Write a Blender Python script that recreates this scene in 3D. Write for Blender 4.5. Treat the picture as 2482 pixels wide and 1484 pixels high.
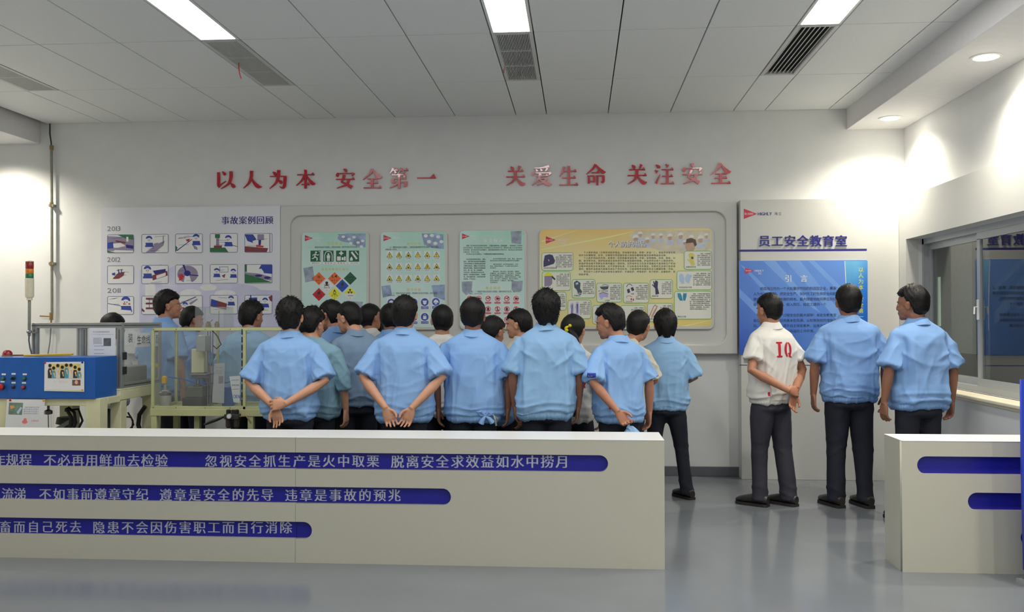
import bpy, bmesh, math, random
import numpy as np
from mathutils import Vector, Matrix
R = math.radians
sc = bpy.context.scene
for o in list(bpy.data.objects): bpy.data.objects.remove(o)
col = sc.collection
random.seed(7)

# ------------------------------------------------------------ camera
CAMZ = 1.515; FPX = 2200.0; YAW, PITCH, ROLL = 0.0741, 0.0141, -0.0018
_cy, _sy, _cp, _sp = math.cos(YAW), math.sin(YAW), math.cos(PITCH), math.sin(PITCH)
FWD = Vector((-_sy*_cp, _cy*_cp, _sp)); _rt = Vector((_cy, _sy, 0)); _up = _rt.cross(FWD)
RIGHT = _rt*math.cos(ROLL) + _up*math.sin(ROLL); UPV = -_rt*math.sin(ROLL) + _up*math.cos(ROLL)
CAM = Vector((0, 0, CAMZ))
cd = bpy.data.cameras.new('camera'); cam = bpy.data.objects.new('camera', cd); col.objects.link(cam)
cd.sensor_width = 36; cd.sensor_fit = 'HORIZONTAL'; cd.lens = FPX/2482*36; cd.clip_start = 0.05
M_ = Matrix((RIGHT, UPV, -FWD)).transposed().to_4x4(); M_.translation = CAM
cam.matrix_world = M_; sc.camera = cam
def ray(px, py): return RIGHT*((px-1241)/FPX) - UPV*((py-742)/FPX) + FWD
def at(px, py, Y): d = ray(px, py); return CAM + d*(Y/d.y)      # photo point on the plane y=Y
def atx(px, py, X): d = ray(px, py); return CAM + d*(X/d.x)
def atz(px, py, z): d = ray(px, py); return CAM + d*((z-CAMZ)/d.z)

# ------------------------------------------------------------ world, exposure, lamps
w = bpy.data.worlds.new('world'); sc.world = w; w.use_nodes = True
w.node_tree.nodes['Background'].inputs[0].default_value = (0.55, 0.6, 0.7, 1)
w.node_tree.nodes['Background'].inputs[1].default_value = 0.02
sc.view_settings.view_transform = 'Standard'; sc.view_settings.look = 'None'
sc.view_settings.exposure = -0.45; sc.view_settings.gamma = 1; sc.view_settings.use_curve_mapping = False
sc.cycles.max_bounces = 8; sc.cycles.diffuse_bounces = 5; sc.cycles.glossy_bounces = 4
sc.cycles.transparent_max_bounces = 16; sc.cycles.transmission_bounces = 8
sc.cycles.sample_clamp_indirect = 6; sc.cycles.use_denoising = True
sc.cycles.caustics_reflective = False; sc.cycles.caustics_refractive = False
TROFFER_W = 29.0       # emission strength of the fluorescent diffusers
SPOT_W = 210.0          # recessed downlights
TROFFER_COL = (1.0, 0.985, 0.95); SPOT_COL = (1.0, 0.93, 0.78)

# room measures
D = 8.862; CEIL = 3.516; X0 = -0.6158; ROW = 1.2787
BARY, BARX, BARZ = 5.55, 0.51, 0.78
XL, XR, YB = -6.9, 3.085, -3.0

# ------------------------------------------------------------ materials
def lin(c):
    c = c/255.0
    return c/12.92 if c <= 0.04045 else ((c+0.055)/1.055)**2.4
def C(r, g, b, k=1.0): return tuple(min(0.9, lin(v)*k) for v in (r, g, b))
def S(r, g, b): return C(r, g, b, 1.55)
MATS = {}
def mat(name, colr, rough=0.5, metal=0.0, var=0.06, scale=18.0, bump=0.0, bscale=150.0, spec=0.5, emis=None, estr=0.0, coat=0.0, stretch=(1, 1, 1), detail=3.0):
    if name in MATS: return MATS[name]
    m = bpy.data.materials.new(name); m.use_nodes = True; MATS[name] = m
    nt = m.node_tree; b = nt.nodes['Principled BSDF']; L = nt.links
    b.inputs['Roughness'].default_value = rough; b.inputs['Metallic'].default_value = metal
    b.inputs['Specular IOR Level'].default_value = spec; b.inputs['Coat Weight'].default_value = coat
    tc = nt.nodes.new('ShaderNodeTexCoord'); mp = nt.nodes.new('ShaderNodeMapping'); mp.inputs['Scale'].default_value = stretch
    L.new(tc.outputs['Object'], mp.inputs[0])
    n = nt.nodes.new('ShaderNodeTexNoise'); n.inputs['Scale'].default_value = scale; n.inputs['Detail'].default_value = detail
    L.new(mp.outputs[0], n.inputs['Vector'])
    r = nt.nodes.new('ShaderNodeValToRGB')
    r.color_ramp.elements[0].position = 0.3; r.color_ramp.elements[1].position = 0.7
    r.color_ramp.elements[0].color = tuple(v*(1-var) for v in colr)+(1,)
    r.color_ramp.elements[1].color = tuple(min(1, v*(1+var)) for v in colr)+(1,)
    L.new(n.outputs['Fac'], r.inputs[0]); L.new(r.outputs[0], b.inputs['Base Color'])
    if bump:
        n2 = nt.nodes.new('ShaderNodeTexNoise'); n2.inputs['Scale'].default_value = bscale; n2.inputs['Detail'].default_value = 4
        L.new(mp.outputs[0], n2.inputs['Vector'])
        bp = nt.nodes.new('ShaderNodeBump'); bp.inputs['Strength'].default_value = bump; bp.inputs['Distance'].default_value = 0.004
        L.new(n2.outputs['Fac'], bp.inputs['Height']); L.new(bp.outputs[0], b.inputs['Normal'])
    if emis:
        b.inputs['Emission Color'].default_value = tuple(emis)+(1,); b.inputs['Emission Strength'].default_value = estr
    return m
def glass(name, tint, ior=1.45, rough=0.02, haze=0.0, hcol=(0.7, 0.75, 0.75)):
    m = bpy.data.materials.new(name); m.use_nodes = True; MATS[name] = m
    nt = m.node_tree; nt.nodes.remove(nt.nodes['Principled BSDF']); L = nt.links; out = nt.nodes['Material Output']
    tr = nt.nodes.new('ShaderNodeBsdfTransparent'); tr.inputs[0].default_value = tuple(tint)+(1,)
    gl = nt.nodes.new('ShaderNodeBsdfGlossy'); gl.inputs['Roughness'].default_value = rough
    fr = nt.nodes.new('ShaderNodeFresnel'); fr.inputs[0].default_value = ior
    df = nt.nodes.new('ShaderNodeBsdfDiffuse'); df.inputs[0].default_value = tuple(hcol)+(1,)
    m1 = nt.nodes.new('ShaderNodeMixShader'); m2 = nt.nodes.new('ShaderNodeMixShader')
    nz = nt.nodes.new('ShaderNodeTexNoise'); nz.inputs['Scale'].default_value = 3.0
    tc = nt.nodes.new('ShaderNodeTexCoord'); L.new(tc.outputs['Object'], nz.inputs['Vector'])
    mu = nt.nodes.new('ShaderNodeMath'); mu.operation = 'MULTIPLY'; mu.inputs[1].default_value = haze*2; L.new(nz.outputs['Fac'], mu.inputs[0])
    L.new(mu.outputs[0], m1.inputs[0]); L.new(tr.outputs[0], m1.inputs[1]); L.new(df.outputs[0], m1.inputs[2])
    ge = nt.nodes.new('ShaderNodeNewGeometry'); iv = nt.nodes.new('ShaderNodeMath'); iv.operation = 'SUBTRACT'; iv.inputs[0].default_value = 1.0; L.new(ge.outputs['Backfacing'], iv.inputs[1])
    fm = nt.nodes.new('ShaderNodeMath'); fm.operation = 'MULTIPLY'; L.new(fr.outputs[0], fm.inputs[0]); L.new(iv.outputs[0], fm.inputs[1])
    L.new(fm.outputs[0], m2.inputs[0]); L.new(m1.outputs[0], m2.inputs[1]); L.new(gl.outputs[0], m2.inputs[2])
    L.new(m2.outputs[0], out.inputs['Surface']); return m

# ------------------------------------------------------------ mesh helpers
ORG = {}
def tagp(o, label=None, cat=None, group=None, kind=None):
    if label: o['label'] = label
    if cat: o['category'] = cat
    if group: o['group'] = group
    if kind: o['kind'] = kind
    return o
def thing(name, label, cat, loc=(0, 0, 0), rz=0.0, group=None):
    o = bpy.data.objects.new(name, None); col.objects.link(o); o.location = loc; o.rotation_euler = (0, 0, rz); o.empty_display_size = 0.1
    ORG[o.name] = Vector(loc) if rz == 0 else Vector((0, 0, 0))
    return tagp(o, label, cat, group)
def link(name, me, parent=None, label=None, local=False, origin=None):
    """link mesh as ONE object; unless local, its vertices are in world space and get moved to the parent's origin"""
    o = bpy.data.objects.new(name, me); col.objects.link(o)
    if parent is not None:
        o.parent = parent; og = ORG.get(parent.name, Vector((0, 0, 0))); ORG[o.name] = og
        if not local and og.length: me.transform(Matrix.Translation(-og))
    else:
        if origin is None and len(me.vertices) and not local:
            a = np.empty(len(me.vertices)*3); me.vertices.foreach_get('co', a); a = a.reshape(-1, 3)
            origin = ((a[:, 0].min()+a[:, 0].max())/2, (a[:, 1].min()+a[:, 1].max())/2, a[:, 2].min())
        og = Vector(origin) if origin is not None else Vector((0, 0, 0)); ORG[o.name] = og
        if og.length: me.transform(Matrix.Translation(-og)); o.location = og
    if label: o['label'] = label
    return o
def rotm(rx=0, ry=0, rz=0): return Matrix.Rotation(rz, 3, 'Z') @ Matrix.Rotation(ry, 3, 'Y') @ Matrix.Rotation(rx, 3, 'X')
class MB:
    def __init__(s): s.v = []; s.f = []; s.mi = []; s.cur = 0
    def add(s, vs, fs):
        n = len(s.v); s.v += [tuple(v) for v in vs]; s.f += [tuple(i+n for i in f) for f in fs]; s.mi += [s.cur]*len(fs); return s
    def box(s, x0, x1, y0, y1, z0, z1, b=0.0):
        if b <= 0:
            vs = [(x, y, z) for z in (z0, z1) for y in (y0, y1) for x in (x0, x1)]
            return s.add(vs, [(0, 2, 3, 1), (4, 5, 7, 6), (0, 1, 5, 4), (2, 6, 7, 3), (0, 4, 6, 2), (1, 3, 7, 5)])
        bm = bmesh.new(); bmesh.ops.create_cube(bm, size=1)
        for v in bm.verts: v.co = Vector((x0+(v.co.x+.5)*(x1-x0), y0+(v.co.y+.5)*(y1-y0), z0+(v.co.z+.5)*(z1-z0)))
        bmesh.ops.bevel(bm, geom=bm.edges[:], offset=b, segments=2, affect='EDGES', profile=0.5)
        bm.verts.index_update(); s.add([v.co for v in bm.verts], [[v.index for v in f.verts] for f in bm.faces]); bm.free(); return s
    def obox(s, c, size, rot=None, b=0.0):
        t = MB(); t.box(-size[0]/2, size[0]/2, -size[1]/2, size[1]/2, -size[2]/2, size[2]/2, b)
        rot = rot or Matrix.Identity(3); c = Vector(c)
        return s.add([c + rot @ Vector(v) for v in t.v], t.f)
    def bar(s, p, q, wx, wz=None, b=0.0):
        p, q = Vector(p), Vector(q); d = q-p; L = d.length; d.normalize()
        up = Vector((0, 0, 1)) if abs(d.z) < .95 else Vector((0, 1, 0)); sx = d.cross(up).normalized(); uz = sx.cross(d)
        return s.obox((p+q)/2, (wx, L, wz or wx), Matrix((sx, d, uz)).transposed(), b)
    def tube(s, pts, r, n=10, caps=True):
        pts = [Vector(p) for p in pts]; rs = r if isinstance(r, (list, tuple)) else [r]*len(pts)
        base = len(s.v); prev = None; vs = []; fs = []
        for i, p in enumerate(pts):
            d = (pts[min(i+1, len(pts)-1)]-pts[max(i-1, 0)]).normalized()
            a = prev if prev is not None else (Vector((0, 0, 1)) if abs(d.z) < .9 else Vector((1, 0, 0)))
            a = (a-d*a.dot(d)).normalized(); prev = a; b = d.cross(a)
            for k in range(n):
                t = 2*math.pi*k/n; vs.append(p+(a*math.cos(t)+b*math.sin(t))*rs[i])
        for i in range(len(pts)-1):
            for k in range(n):
                a0 = i*n+k; a1 = i*n+(k+1) % n; fs.append((a0, a1, a1+n, a0+n))
        if caps: fs.append(tuple(range(n))[::-1]); fs.append(tuple(range((len(pts)-1)*n, len(pts)*n)))
        return s.add(vs, fs)
    def lathe(s, c, prof, n=20, axis='z'):
        c = Vector(c); vs = []; fs = []
        for (r, h) in prof:
            for k in range(n):
                t = 2*math.pi*k/n; a, b = r*math.cos(t), r*math.sin(t)
                vs.append(c+Vector((a, b, h) if axis == 'z' else ((a, -h, b) if axis == 'y' else (h, a, b))))
        for i in range(len(prof)-1):
            for k in range(n): fs.append((i*n+k, i*n+(k+1) % n, (i+1)*n+(k+1) % n, (i+1)*n+k))
        fs.append(tuple(range(n))[::-1]); fs.append(tuple(range((len(prof)-1)*n, len(prof)*n)))
        return s.add(vs, fs)
    def ball(s, c, r, n=12, m=8, rot=None):
        r = r if isinstance(r, (tuple, list)) else (r, r, r); c = Vector(c); vs = []; fs = []
        for i in range(m+1):
            p = math.pi*i/m
            for k in range(n):
                t = 2*math.pi*k/n; q = Vector((r[0]*math.sin(p)*math.cos(t), r[1]*math.sin(p)*math.sin(t), r[2]*math.cos(p)))
                vs.append(c+((rot @ q) if rot else q))
        for i in range(m):
            for k in range(n): fs.append((i*n+k, (i+1)*n+k, (i+1)*n+(k+1) % n, i*n+(k+1) % n))
        return s.add(vs, fs)
    def mesh(s, name, mats):
        me = bpy.data.meshes.new(name); me.from_pydata(s.v, [], s.f)
        for m in (mats if isinstance(mats, (list, tuple)) else [mats]): me.materials.append(m)
        if any(s.mi): me.polygons.foreach_set('material_index', s.mi)
        me.update(); return me
    def build(s, name, mats, parent=None, smooth=False, label=None, local=False, origin=None):
        me = s.mesh(name, mats)
        bm = bmesh.new(); bm.from_mesh(me); bmesh.ops.remove_doubles(bm, verts=bm.verts, dist=1e-6); bmesh.ops.recalc_face_normals(bm, faces=bm.faces); bm.to_mesh(me); bm.free()
        if smooth:
            me.polygons.foreach_set('use_smooth', [True]*len(me.polygons))
            try: me.set_sharp_from_angle(angle=R(38))
            except Exception: pass
        return link(name, me, parent, label, local, origin)

def rrect(x0, z0, x1, z1, r, n=6):
    pts = []
    for cx, cz, a0 in ((x1-r, z1-r, 0), (x0+r, z1-r, 90), (x0+r, z0+r, 180), (x1-r, z0+r, 270)):
        for k in range(n+1):
            a = R(a0+90*k/n); pts.append((cx+r*math.cos(a), cz+r*math.sin(a)))
    return pts
def plate(name, outer, holes, yf, th, m, parent=None, bevel=0.0, label=None):
    """upright plate in the xz plane, front at y=yf, thickness th, with holes"""
    cu = bpy.data.curves.new(name, 'CURVE'); cu.dimensions = '2D'; cu.fill_mode = 'BOTH'
    cx = sum(p[0] for p in outer)/len(outer)
    for pts in [outer]+holes:
        sp = cu.splines.new('POLY'); sp.points.add(len(pts)-1); sp.use_cyclic_u = True
        for i, p in enumerate(pts): sp.points[i].co = (p[0], p[1], 0, 1)
    cu.extrude = th/2-bevel; cu.bevel_depth = bevel; cu.bevel_resolution = 2; cu.offset = -bevel
    o = bpy.data.objects.new(name, cu); col.objects.link(o)
    me = bpy.data.meshes.new_from_object(o.evaluated_get(bpy.context.evaluated_depsgraph_get()))
    bpy.data.objects.remove(o); bpy.data.curves.remove(cu)
    me.transform(Matrix(((1, 0, 0, 0), (0, 0, -1, yf+th/2), (0, 1, 0, 0), (0, 0, 0, 1))))
    me.materials.clear(); me.materials.append(m); me.name = name
    return link(name, me, parent, label)

# ------------------------------------------------------------ lettering
_gc = {}
def glyph(ch, off=0.0):
    k = (ch, off)
    if k in _gc: return _gc[k]
    cu = bpy.data.curves.new('t', 'FONT'); cu.body = ch; cu.resolution_u = 2; cu.offset = off
    o = bpy.data.objects.new('t', cu); col.objects.link(o)
    me = bpy.data.meshes.new_from_object(o.evaluated_get(bpy.context.evaluated_depsgraph_get()))
    a = np.empty(len(me.vertices)*3); me.vertices.foreach_get('co', a); a = a.reshape(-1, 3)[:, :2].copy()
    f = [tuple(p.vertices) for p in me.polygons]
    bpy.data.objects.remove(o); bpy.data.curves.remove(cu); bpy.data.meshes.remove(me)
    _gc[k] = (a, f); return _gc[k]
_g = glyph('国')[0]; EM0 = _g.min(0); EM1 = _g.max(0)      # ink box of a full CJK glyph
_EX0, _EY0 = EM0[0]-(EM1[0]-EM0[0])*0.06, EM0[1]-(EM1[1]-EM0[1])*0.03
_EW = (EM1[0]-EM0[0])*1.12; _EH = (EM1[1]-EM0[1])*1.06
class Ink:
    """flat print in one colour on an upright plane y=Y"""
    def __init__(s, Y, layer=1): s.Y = Y-0.0005*layer; s.v = []; s.f = []
    def W(s, px, py): p = at(px, py, s.Y); return p.x, p.z
    def poly(s, pts, px=True):
        q = [s.W(*p) for p in pts] if px else pts
        s.k = getattr(s, 'k', 0)+1; yy = s.Y-.00001*(s.k % 30)
        n = len(s.v); s.v += [(x, yy, z) for x, z in q]; s.f.append(tuple(range(n, n+len(q)))); return s
    def rect(s, x0, y0, x1, y1):
        a = s.W(x0, y0); b = s.W(x1, y1); return s.poly([(a[0], a[1]), (b[0], a[1]), (b[0], b[1]), (a[0], b[1])], False)
    def rrect(s, x0, y0, x1, y1, r):
        a = s.W(x0, y0); b = s.W(x1, y1); return s.poly(rrect(a[0], b[1], b[0], a[1], r*D/FPX, 4), False)
    def frame(s, x0, y0, x1, y1, r, t):
        a = s.W(x0, y0); b = s.W(x1, y1); k = D/FPX
        o = rrect(a[0], b[1], b[0], a[1], r*k, 4); i = rrect(a[0]+t*k, b[1]+t*k, b[0]-t*k, a[1]-t*k, max(.2, r-t)*k, 4)
        n = len(s.v); s.v += [(x, s.Y, z) for x, z in o+i]; m = len(o)
        for k in range(m): s.f.append((n+k, n+(k+1) % m, n+m+(k+1) % m, n+m+k))
        return s
    def disc(s, cx, cy, r, ry=None, n=18, a0=0):
        ry = ry or r; return s.poly([(cx+r*math.cos(2*math.pi*k/n+a0), cy+ry*math.sin(2*math.pi*k/n+a0)) for k in range(n)])
    def ring(s, cx, cy, r, t, n=20):
        p = [s.W(cx+r*math.cos(2*math.pi*k/n), cy+r*math.sin(2*math.pi*k/n)) for k in range(n)]
        q = [s.W(cx+(r-t)*math.cos(2*math.pi*k/n), cy+(r-t)*math.sin(2*math.pi*k/n)) for k in range(n)]
        m = len(s.v); s.v += [(x, s.Y, z) for x, z in p+q]
        for k in range(n): s.f.append((m+k, m+(k+1) % n, m+n+(k+1) % n, m+n+k))
        return s
    def line(s, pts, wpx):
        for a, b in zip(pts, pts[1:]):
            dx, dy = b[0]-a[0], b[1]-a[1]; L = math.hypot(dx, dy) or 1; nx, ny = -dy/L*wpx/2, dx/L*wpx/2
            s.poly([(a[0]+nx, a[1]+ny), (b[0]+nx, b[1]+ny), (b[0]-nx, b[1]-ny), (a[0]-nx, a[1]-ny)])
        return s
    def _put(s, g, x, z, sx, sz, dy=0.0):
        a, f = g; n = len(s.v)
        s.v += [(x+sx*p[0], s.Y+dy, z+sz*p[1]) for p in a]; s.f += [tuple(i+n for i in t) for t in f]
    def text(s, t, x0, y0, x1, y1, style='sans', em=None):
        """line of text whose ink fills the box x0..x1, y0..y1; CJK glyphs are set in equal cells"""
        a = s.W(x0, y0); b = s.W(x1, y1); wd, ht = b[0]-a[0], a[1]-b[1]; N = len(t)
        off = {'semi': 0.0, 'sans': 0.0, 'song': -0.002, 'bold': 0.004, 'thin': -0.005}[style]
        sh = {'semi': [-.011, .011], 'sans': [0], 'song': [-.024, -.012, 0, .012, .024], 'bold': [-.016, -.005, .005, .016], 'thin': [0]}[style]
        if all(ord(c) < 0x2000 for c in t):
            xs = [0]; 
            for c in t: xs.append(xs[-1]+(0.3 if c == ' ' else (glyph(c, off)[0][:, 0].max()-glyph(c, off)[0][:, 0].min()+0.09)))
            capb, capt = glyph('H', off)[0].min(0)[1], glyph('H', off)[0].max(0)[1]
            sx = wd/(xs[-1]-0.09); sz = ht/(capt-capb)
            for c, xx in zip(t, xs):
                if c != ' ':
                    g = glyph(c, off)
                    for j, e in enumerate(sh): s._put(g, a[0]+sx*(xx-g[0][:, 0].min()+e), b[1]-sz*capb, sx, sz, -.00006*j)
            return s
        cell = ht if em is None else em*ht
        if wd < cell*N*0.98 and N > 1: cell = wd/N; 
        pitch = (wd-cell)/(N-1) if N > 1 else 0
        for i, c in enumerate(t):
            if c in ' \u3000': continue
            g = glyph(c, off); sx = cell/_EW; sz = ht/_EH; 
            if len(g[0]) == 0: continue
            for j, e in enumerate(sh): s._put(g, a[0]+pitch*i-sx*_EX0+sx*e, b[1]-sz*_EY0, sx, sz, -.00006*j)
        return s
    def para(s, lines, x0, y0, x1, lh, gh, n, style='sans', indent=()):
        """paragraph: n character cells across x0..x1, line height lh, glyph height gh (pixels)"""
        cw = (x1-x0)/n
        for i, t in enumerate(lines):
            y = y0+i*lh
            for j, c in enumerate(t[:n]):
                if c not in ' \u3000': s.text(c, x0+j*cw, y, x0+j*cw+cw*0.94, y+gh, style)
        return s
    def split(s, name, m, parent=None):
        for f in s.f:
            g = Ink(0); g.v = [s.v[i] for i in f]; g.f = [tuple(range(len(f)))]; g.build(name, m, parent)
    def build(s, name, m, parent=None, label=None):
        me = bpy.data.meshes.new(name); me.from_pydata(s.v, [], s.f); me.materials.append(m); me.update()
        o = link(name, me, parent, label)
        if name in ('text_block', 'box_text', 'caption_text', 'writing', 'colour_print', 'ink_lines', 'logo_lettering', 'logo_motto', 'light_rays', 'light_streaks', 'photo_caps', 'photo_faces', 'photo_hair', 'photo_uniforms', 'photo_clothes', 'photo_shirts', 'photo_blouses', 'equipment_picture', 'picture_caption', 'heading', 'title', 'title_shadow', 'vertical_slogan', 'factory_photo_light', 'symbol', 'faint_writing', 'red_writing', 'year_caption'): o['kind'] = 'stuff'
        return o
# ============================================================ ROOM
M_wall = mat('painted_wall', C(226, 227, 226), 0.6, var=0.02, scale=6, bump=0.05, bscale=300)
M_ceil = mat('ceiling_panel_white', C(238, 239, 238), 0.55, var=0.015, scale=40, bump=0.03, bscale=500)
M_dark = mat('dark_void', C(30, 30, 34), 0.8)
M_sofw = mat('soffit_paint', C(228, 226, 226), 0.6, var=0.02)
M_floor = mat('epoxy_floor', C(120, 125, 131), 0.15, var=0.05, scale=2.2, bump=0.015, bscale=60, spec=0.5)
M_skirt = mat('grey_epoxy_skirting', C(98, 102, 108), 0.3, var=0.05)
M_panelgrey = mat('laminate_grey', C(214, 214, 209), 0.5, var=0.012, scale=60, bump=0.02, bscale=700)
M_panelwarm = mat('laminate_warm_shaded', C(196, 194, 179), 0.42, var=0.012, scale=60)  # counter fronts and sides, tone lowered to paint in less light than the top
M_alu = mat('window_aluminium', C(178, 182, 184), 0.38, metal=0.35, var=0.03)
M_white = mat('white_plastic', C(235, 236, 233), 0.4, var=0.02)
M_cream = mat('cream_painted_sill', C(236, 228, 200), 0.35, var=0.03)
M_diff = mat('lit_diffuser', (0.9, 0.9, 0.9), 0.5, var=0, emis=TROFFER_COL, estr=TROFFER_W)
M_vent = mat('vent_paint', C(206, 205, 203), 0.45, var=0.02)

def struct(o): o['kind'] = 'structure'; return o
# floor
struct(MB().box(XL, XR+2.6, YB, D+.05, -0.1, 0).build('floor', M_floor))
# ceiling: recessed dark backing with separate panels hung below it
ceiling = struct(MB().box(XL, XR+2.6, YB, D+.05, CEIL+.035, CEIL+.12).build('ceiling', M_dark, origin=(0, 0, 0)))
cols = []      # (x0, x1, kind)
x = X0
edges = [(-6.9+0.0, -5.4158-.0), (-5.4158, -4.8158), (-4.8158, -4.5158), (-4.5158, -3.9158), (-3.9158, -3.3158), (-3.3158, -2.7158), (-2.7158, -2.4158), (-2.4158, -1.8158), (-1.8158, -1.2158), (-1.2158, -.6158),
         (-.6158, -.3158), (-.3158, .2842), (.2842, .8842), (.8842, 1.4842), (1.4842, 1.7842), (1.7842, 2.3842), (2.3842, 2.60)]
pan_me = {}
def ceil_panel(x0, x1, y0, y1):
    g = 0.0045; kx, ky = round(x1-x0, 3), round(y1-y0, 3)
    if (kx, ky) not in pan_me:
        pan_me[(kx, ky)] = MB().box(-kx/2+g, kx/2-g, -ky/2+g, ky/2-g, 0, .022, b=.002).mesh('ceiling_panel', M_ceil)
    o = bpy.data.objects.new('panel', pan_me[(kx, ky)]); col.objects.link(o); o.parent = ceiling; o.location = ((x0+x1)/2, (y0+y1)/2, CEIL)
VENT, LAMP = [], []
for (a, b) in edges[1:]:
    narrow = abs((b-a)-.3) < .01
    for r_ in range(0, 9):
        y1 = D-r_*ROW; y0 = y1-ROW
        if narrow and r_ == 1: VENT.append((a, b, y0, y1))
        elif narrow and r_ in (2, 4, 6, 8) and not (a < -4.7): LAMP.append((a, b, y0, y1, r_))
        else: ceil_panel(a, b, y0, y1)
# soffits (dropped bulkheads) on both sides
SZ = 3.317
sofr = struct(MB().box(2.55, XR, YB, D, SZ, CEIL+.03, b=.004).build('trim_1', M_sofw))
SZL = at(97, 349, D).z; SXL = at(97, 349, D).x
sofl = struct(MB().box(XL, SXL, YB, D, SZL, CEIL+.03, b=.004).build('trim_2', M_sofw))
# walls
struct(MB().box(XL-.1, XR+2.6, D, D+.12, 0, CEIL+.1).build('wall_back', M_wall))
struct(MB().box(XL-.12, XL, YB, D, 0, CEIL+.1).build('wall_left', M_wall))
struct(MB().box(XL-.1, XR+2.6, YB-.12, YB, 0, CEIL+.1).build('wall_front', M_wall))
# right wall with the window opening; grey cladding above and beside the opening
WX = 2.975                          # face of the cladding
WY0, WY1 = 4.95, 8.52; WZ0, WZ1 = .93, 2.235; BAND = 2.62
wr = MB()
wr.box(XR, XR+.16, YB, D, BAND-.02, CEIL+.1)
wr.box(XR, XR+.16, YB, WY0, 0, BAND); wr.box(XR, XR+.16, WY1, D, 0, BAND)
wr.box(XR, XR+.16, WY0, WY1, 0, WZ0); wr.box(XR, XR+.16, WY0, WY1, WZ1, BAND)
wall_right = struct(wr.build('wall_right', M_wall, origin=(0, 0, 0)))
cl = MB(); cl.box(WX, XR, YB, D-.16, WZ1, BAND); cl.box(WX, XR, WY1, D-.16, WZ0, WZ1); cl.box(WX, XR, YB, WY0, WZ0, WZ1)
cl.build('cladding', M_panelgrey, wall_right)
MB().box(WX, XR, YB, D-.16, 0, WZ0-.03).build('lower_wall', M_wall, wall_right)
# window 1 : aluminium slider
win = struct(thing('window_1', None, None, (XR, WY0, WZ0)))
fx0, fx1 = XR+.03, XR+.11
f = MB(); f.box(fx0, fx1, WY0, WY1, WZ1-.05, WZ1); f.box(fx0, fx1, WY0, WY1, WZ0, WZ0+.05)
f.box(fx0, fx1, WY0, WY0+.04, WZ0, WZ1); f.box(fx0, fx1, WY1-.04, WY1, WZ0, WZ1)
f.build('frame', M_alu, win)
M_wglass = glass('window_glass', (0.78, 0.82, 0.81), ior=2.1, rough=0.01)
def sash(y0, y1, xo, latch):
    m = MB(); a = fx0+xo; t = .03; wv = .055
    m.box(a, a+t, y0, y1, WZ1-.05-wv, WZ1-.05); m.box(a, a+t, y0, y1, WZ0+.045, WZ0+.045+.065)
    m.box(a, a+t, y0, y0+wv, WZ0+.11, WZ1-.1); m.box(a, a+t, y1-wv, y1, WZ0+.11, WZ1-.1)
    s = m.build('sash', M_alu, win)
    MB().box(a+.012, a+.018, y0+wv-.005, y1-wv+.005, WZ0+.1, WZ1-.1).build('pane', M_wglass, s)
    if latch is not None:
        l = MB(); l.box(a-.014, a, latch-.014, latch+.014, 1.50, 1.66, b=.004); l.tube([(a-.012, latch, 1.60), (a-.035, latch-.005, 1.60), (a-.04, latch-.01, 1.545)], .007)
        l.build('latch', M_white, s)
ym = 7.36
sash(ym-.03, WY1-.04, .045, None); sash(ym-1.22, ym+.03, .006, ym)
sash(WY0+.04, ym-1.16, .045, None)
sl = MB(); sl.box(WX-.045, XR+.03, WY0-.05, WY1+.02, WZ0-.03, WZ0+.0, b=.008); sl.box(WX-.02, WX+.01, WY0-.05, WY1+.02, WZ0-.05, WZ0-.03, b=.004)
sl.build('sill', M_cream, win)
# the dim room seen through the panes
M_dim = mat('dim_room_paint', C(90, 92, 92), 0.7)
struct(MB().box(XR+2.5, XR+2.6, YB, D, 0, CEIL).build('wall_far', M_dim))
dr = thing('inner_door', 'grey door with a lit narrow vertical glass slit behind the left window pane', 'door', (0, 0, 0))
dX = XR+.25; a0 = atx(2258, 590, dX); a1 = atx(2352, 590, dX); zb = atx(2330, 856, dX).z
s0 = atx(2271, 672, dX); s1 = atx(2281, 791, dX)
M_door = mat('grey_door_leaf', C(196, 198, 192), 0.6)
ya, yb_ = a1.y-.03, min(a0.y+.12, D-.03)
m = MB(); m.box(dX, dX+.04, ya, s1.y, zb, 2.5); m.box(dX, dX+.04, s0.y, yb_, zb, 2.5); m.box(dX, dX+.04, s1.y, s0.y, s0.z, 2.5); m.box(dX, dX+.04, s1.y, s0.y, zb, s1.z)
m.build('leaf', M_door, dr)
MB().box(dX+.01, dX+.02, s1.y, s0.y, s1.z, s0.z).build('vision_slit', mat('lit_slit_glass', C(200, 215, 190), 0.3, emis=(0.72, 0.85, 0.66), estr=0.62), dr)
MB().box(dX+.005, dX+.035, ya, yb_, .0, zb-.004).build('lower_panel', mat('dark_lower_panel', C(70, 74, 78), 0.5), dr)  # dark panel filling the space under the leaf
# baseboards
def base(name, x0, x1, y0, y1): struct(MB().box(x0, x1, y0, y1, 0, .092, b=.004).build(name, M_skirt))
base('baseboard_back', XL, XR-.11, D-.012, D); base('baseboard_left', XL, XL+.012, YB, D-.012); base('baseboard_right', WX-.012, WX, YB, D-.16)

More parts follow.
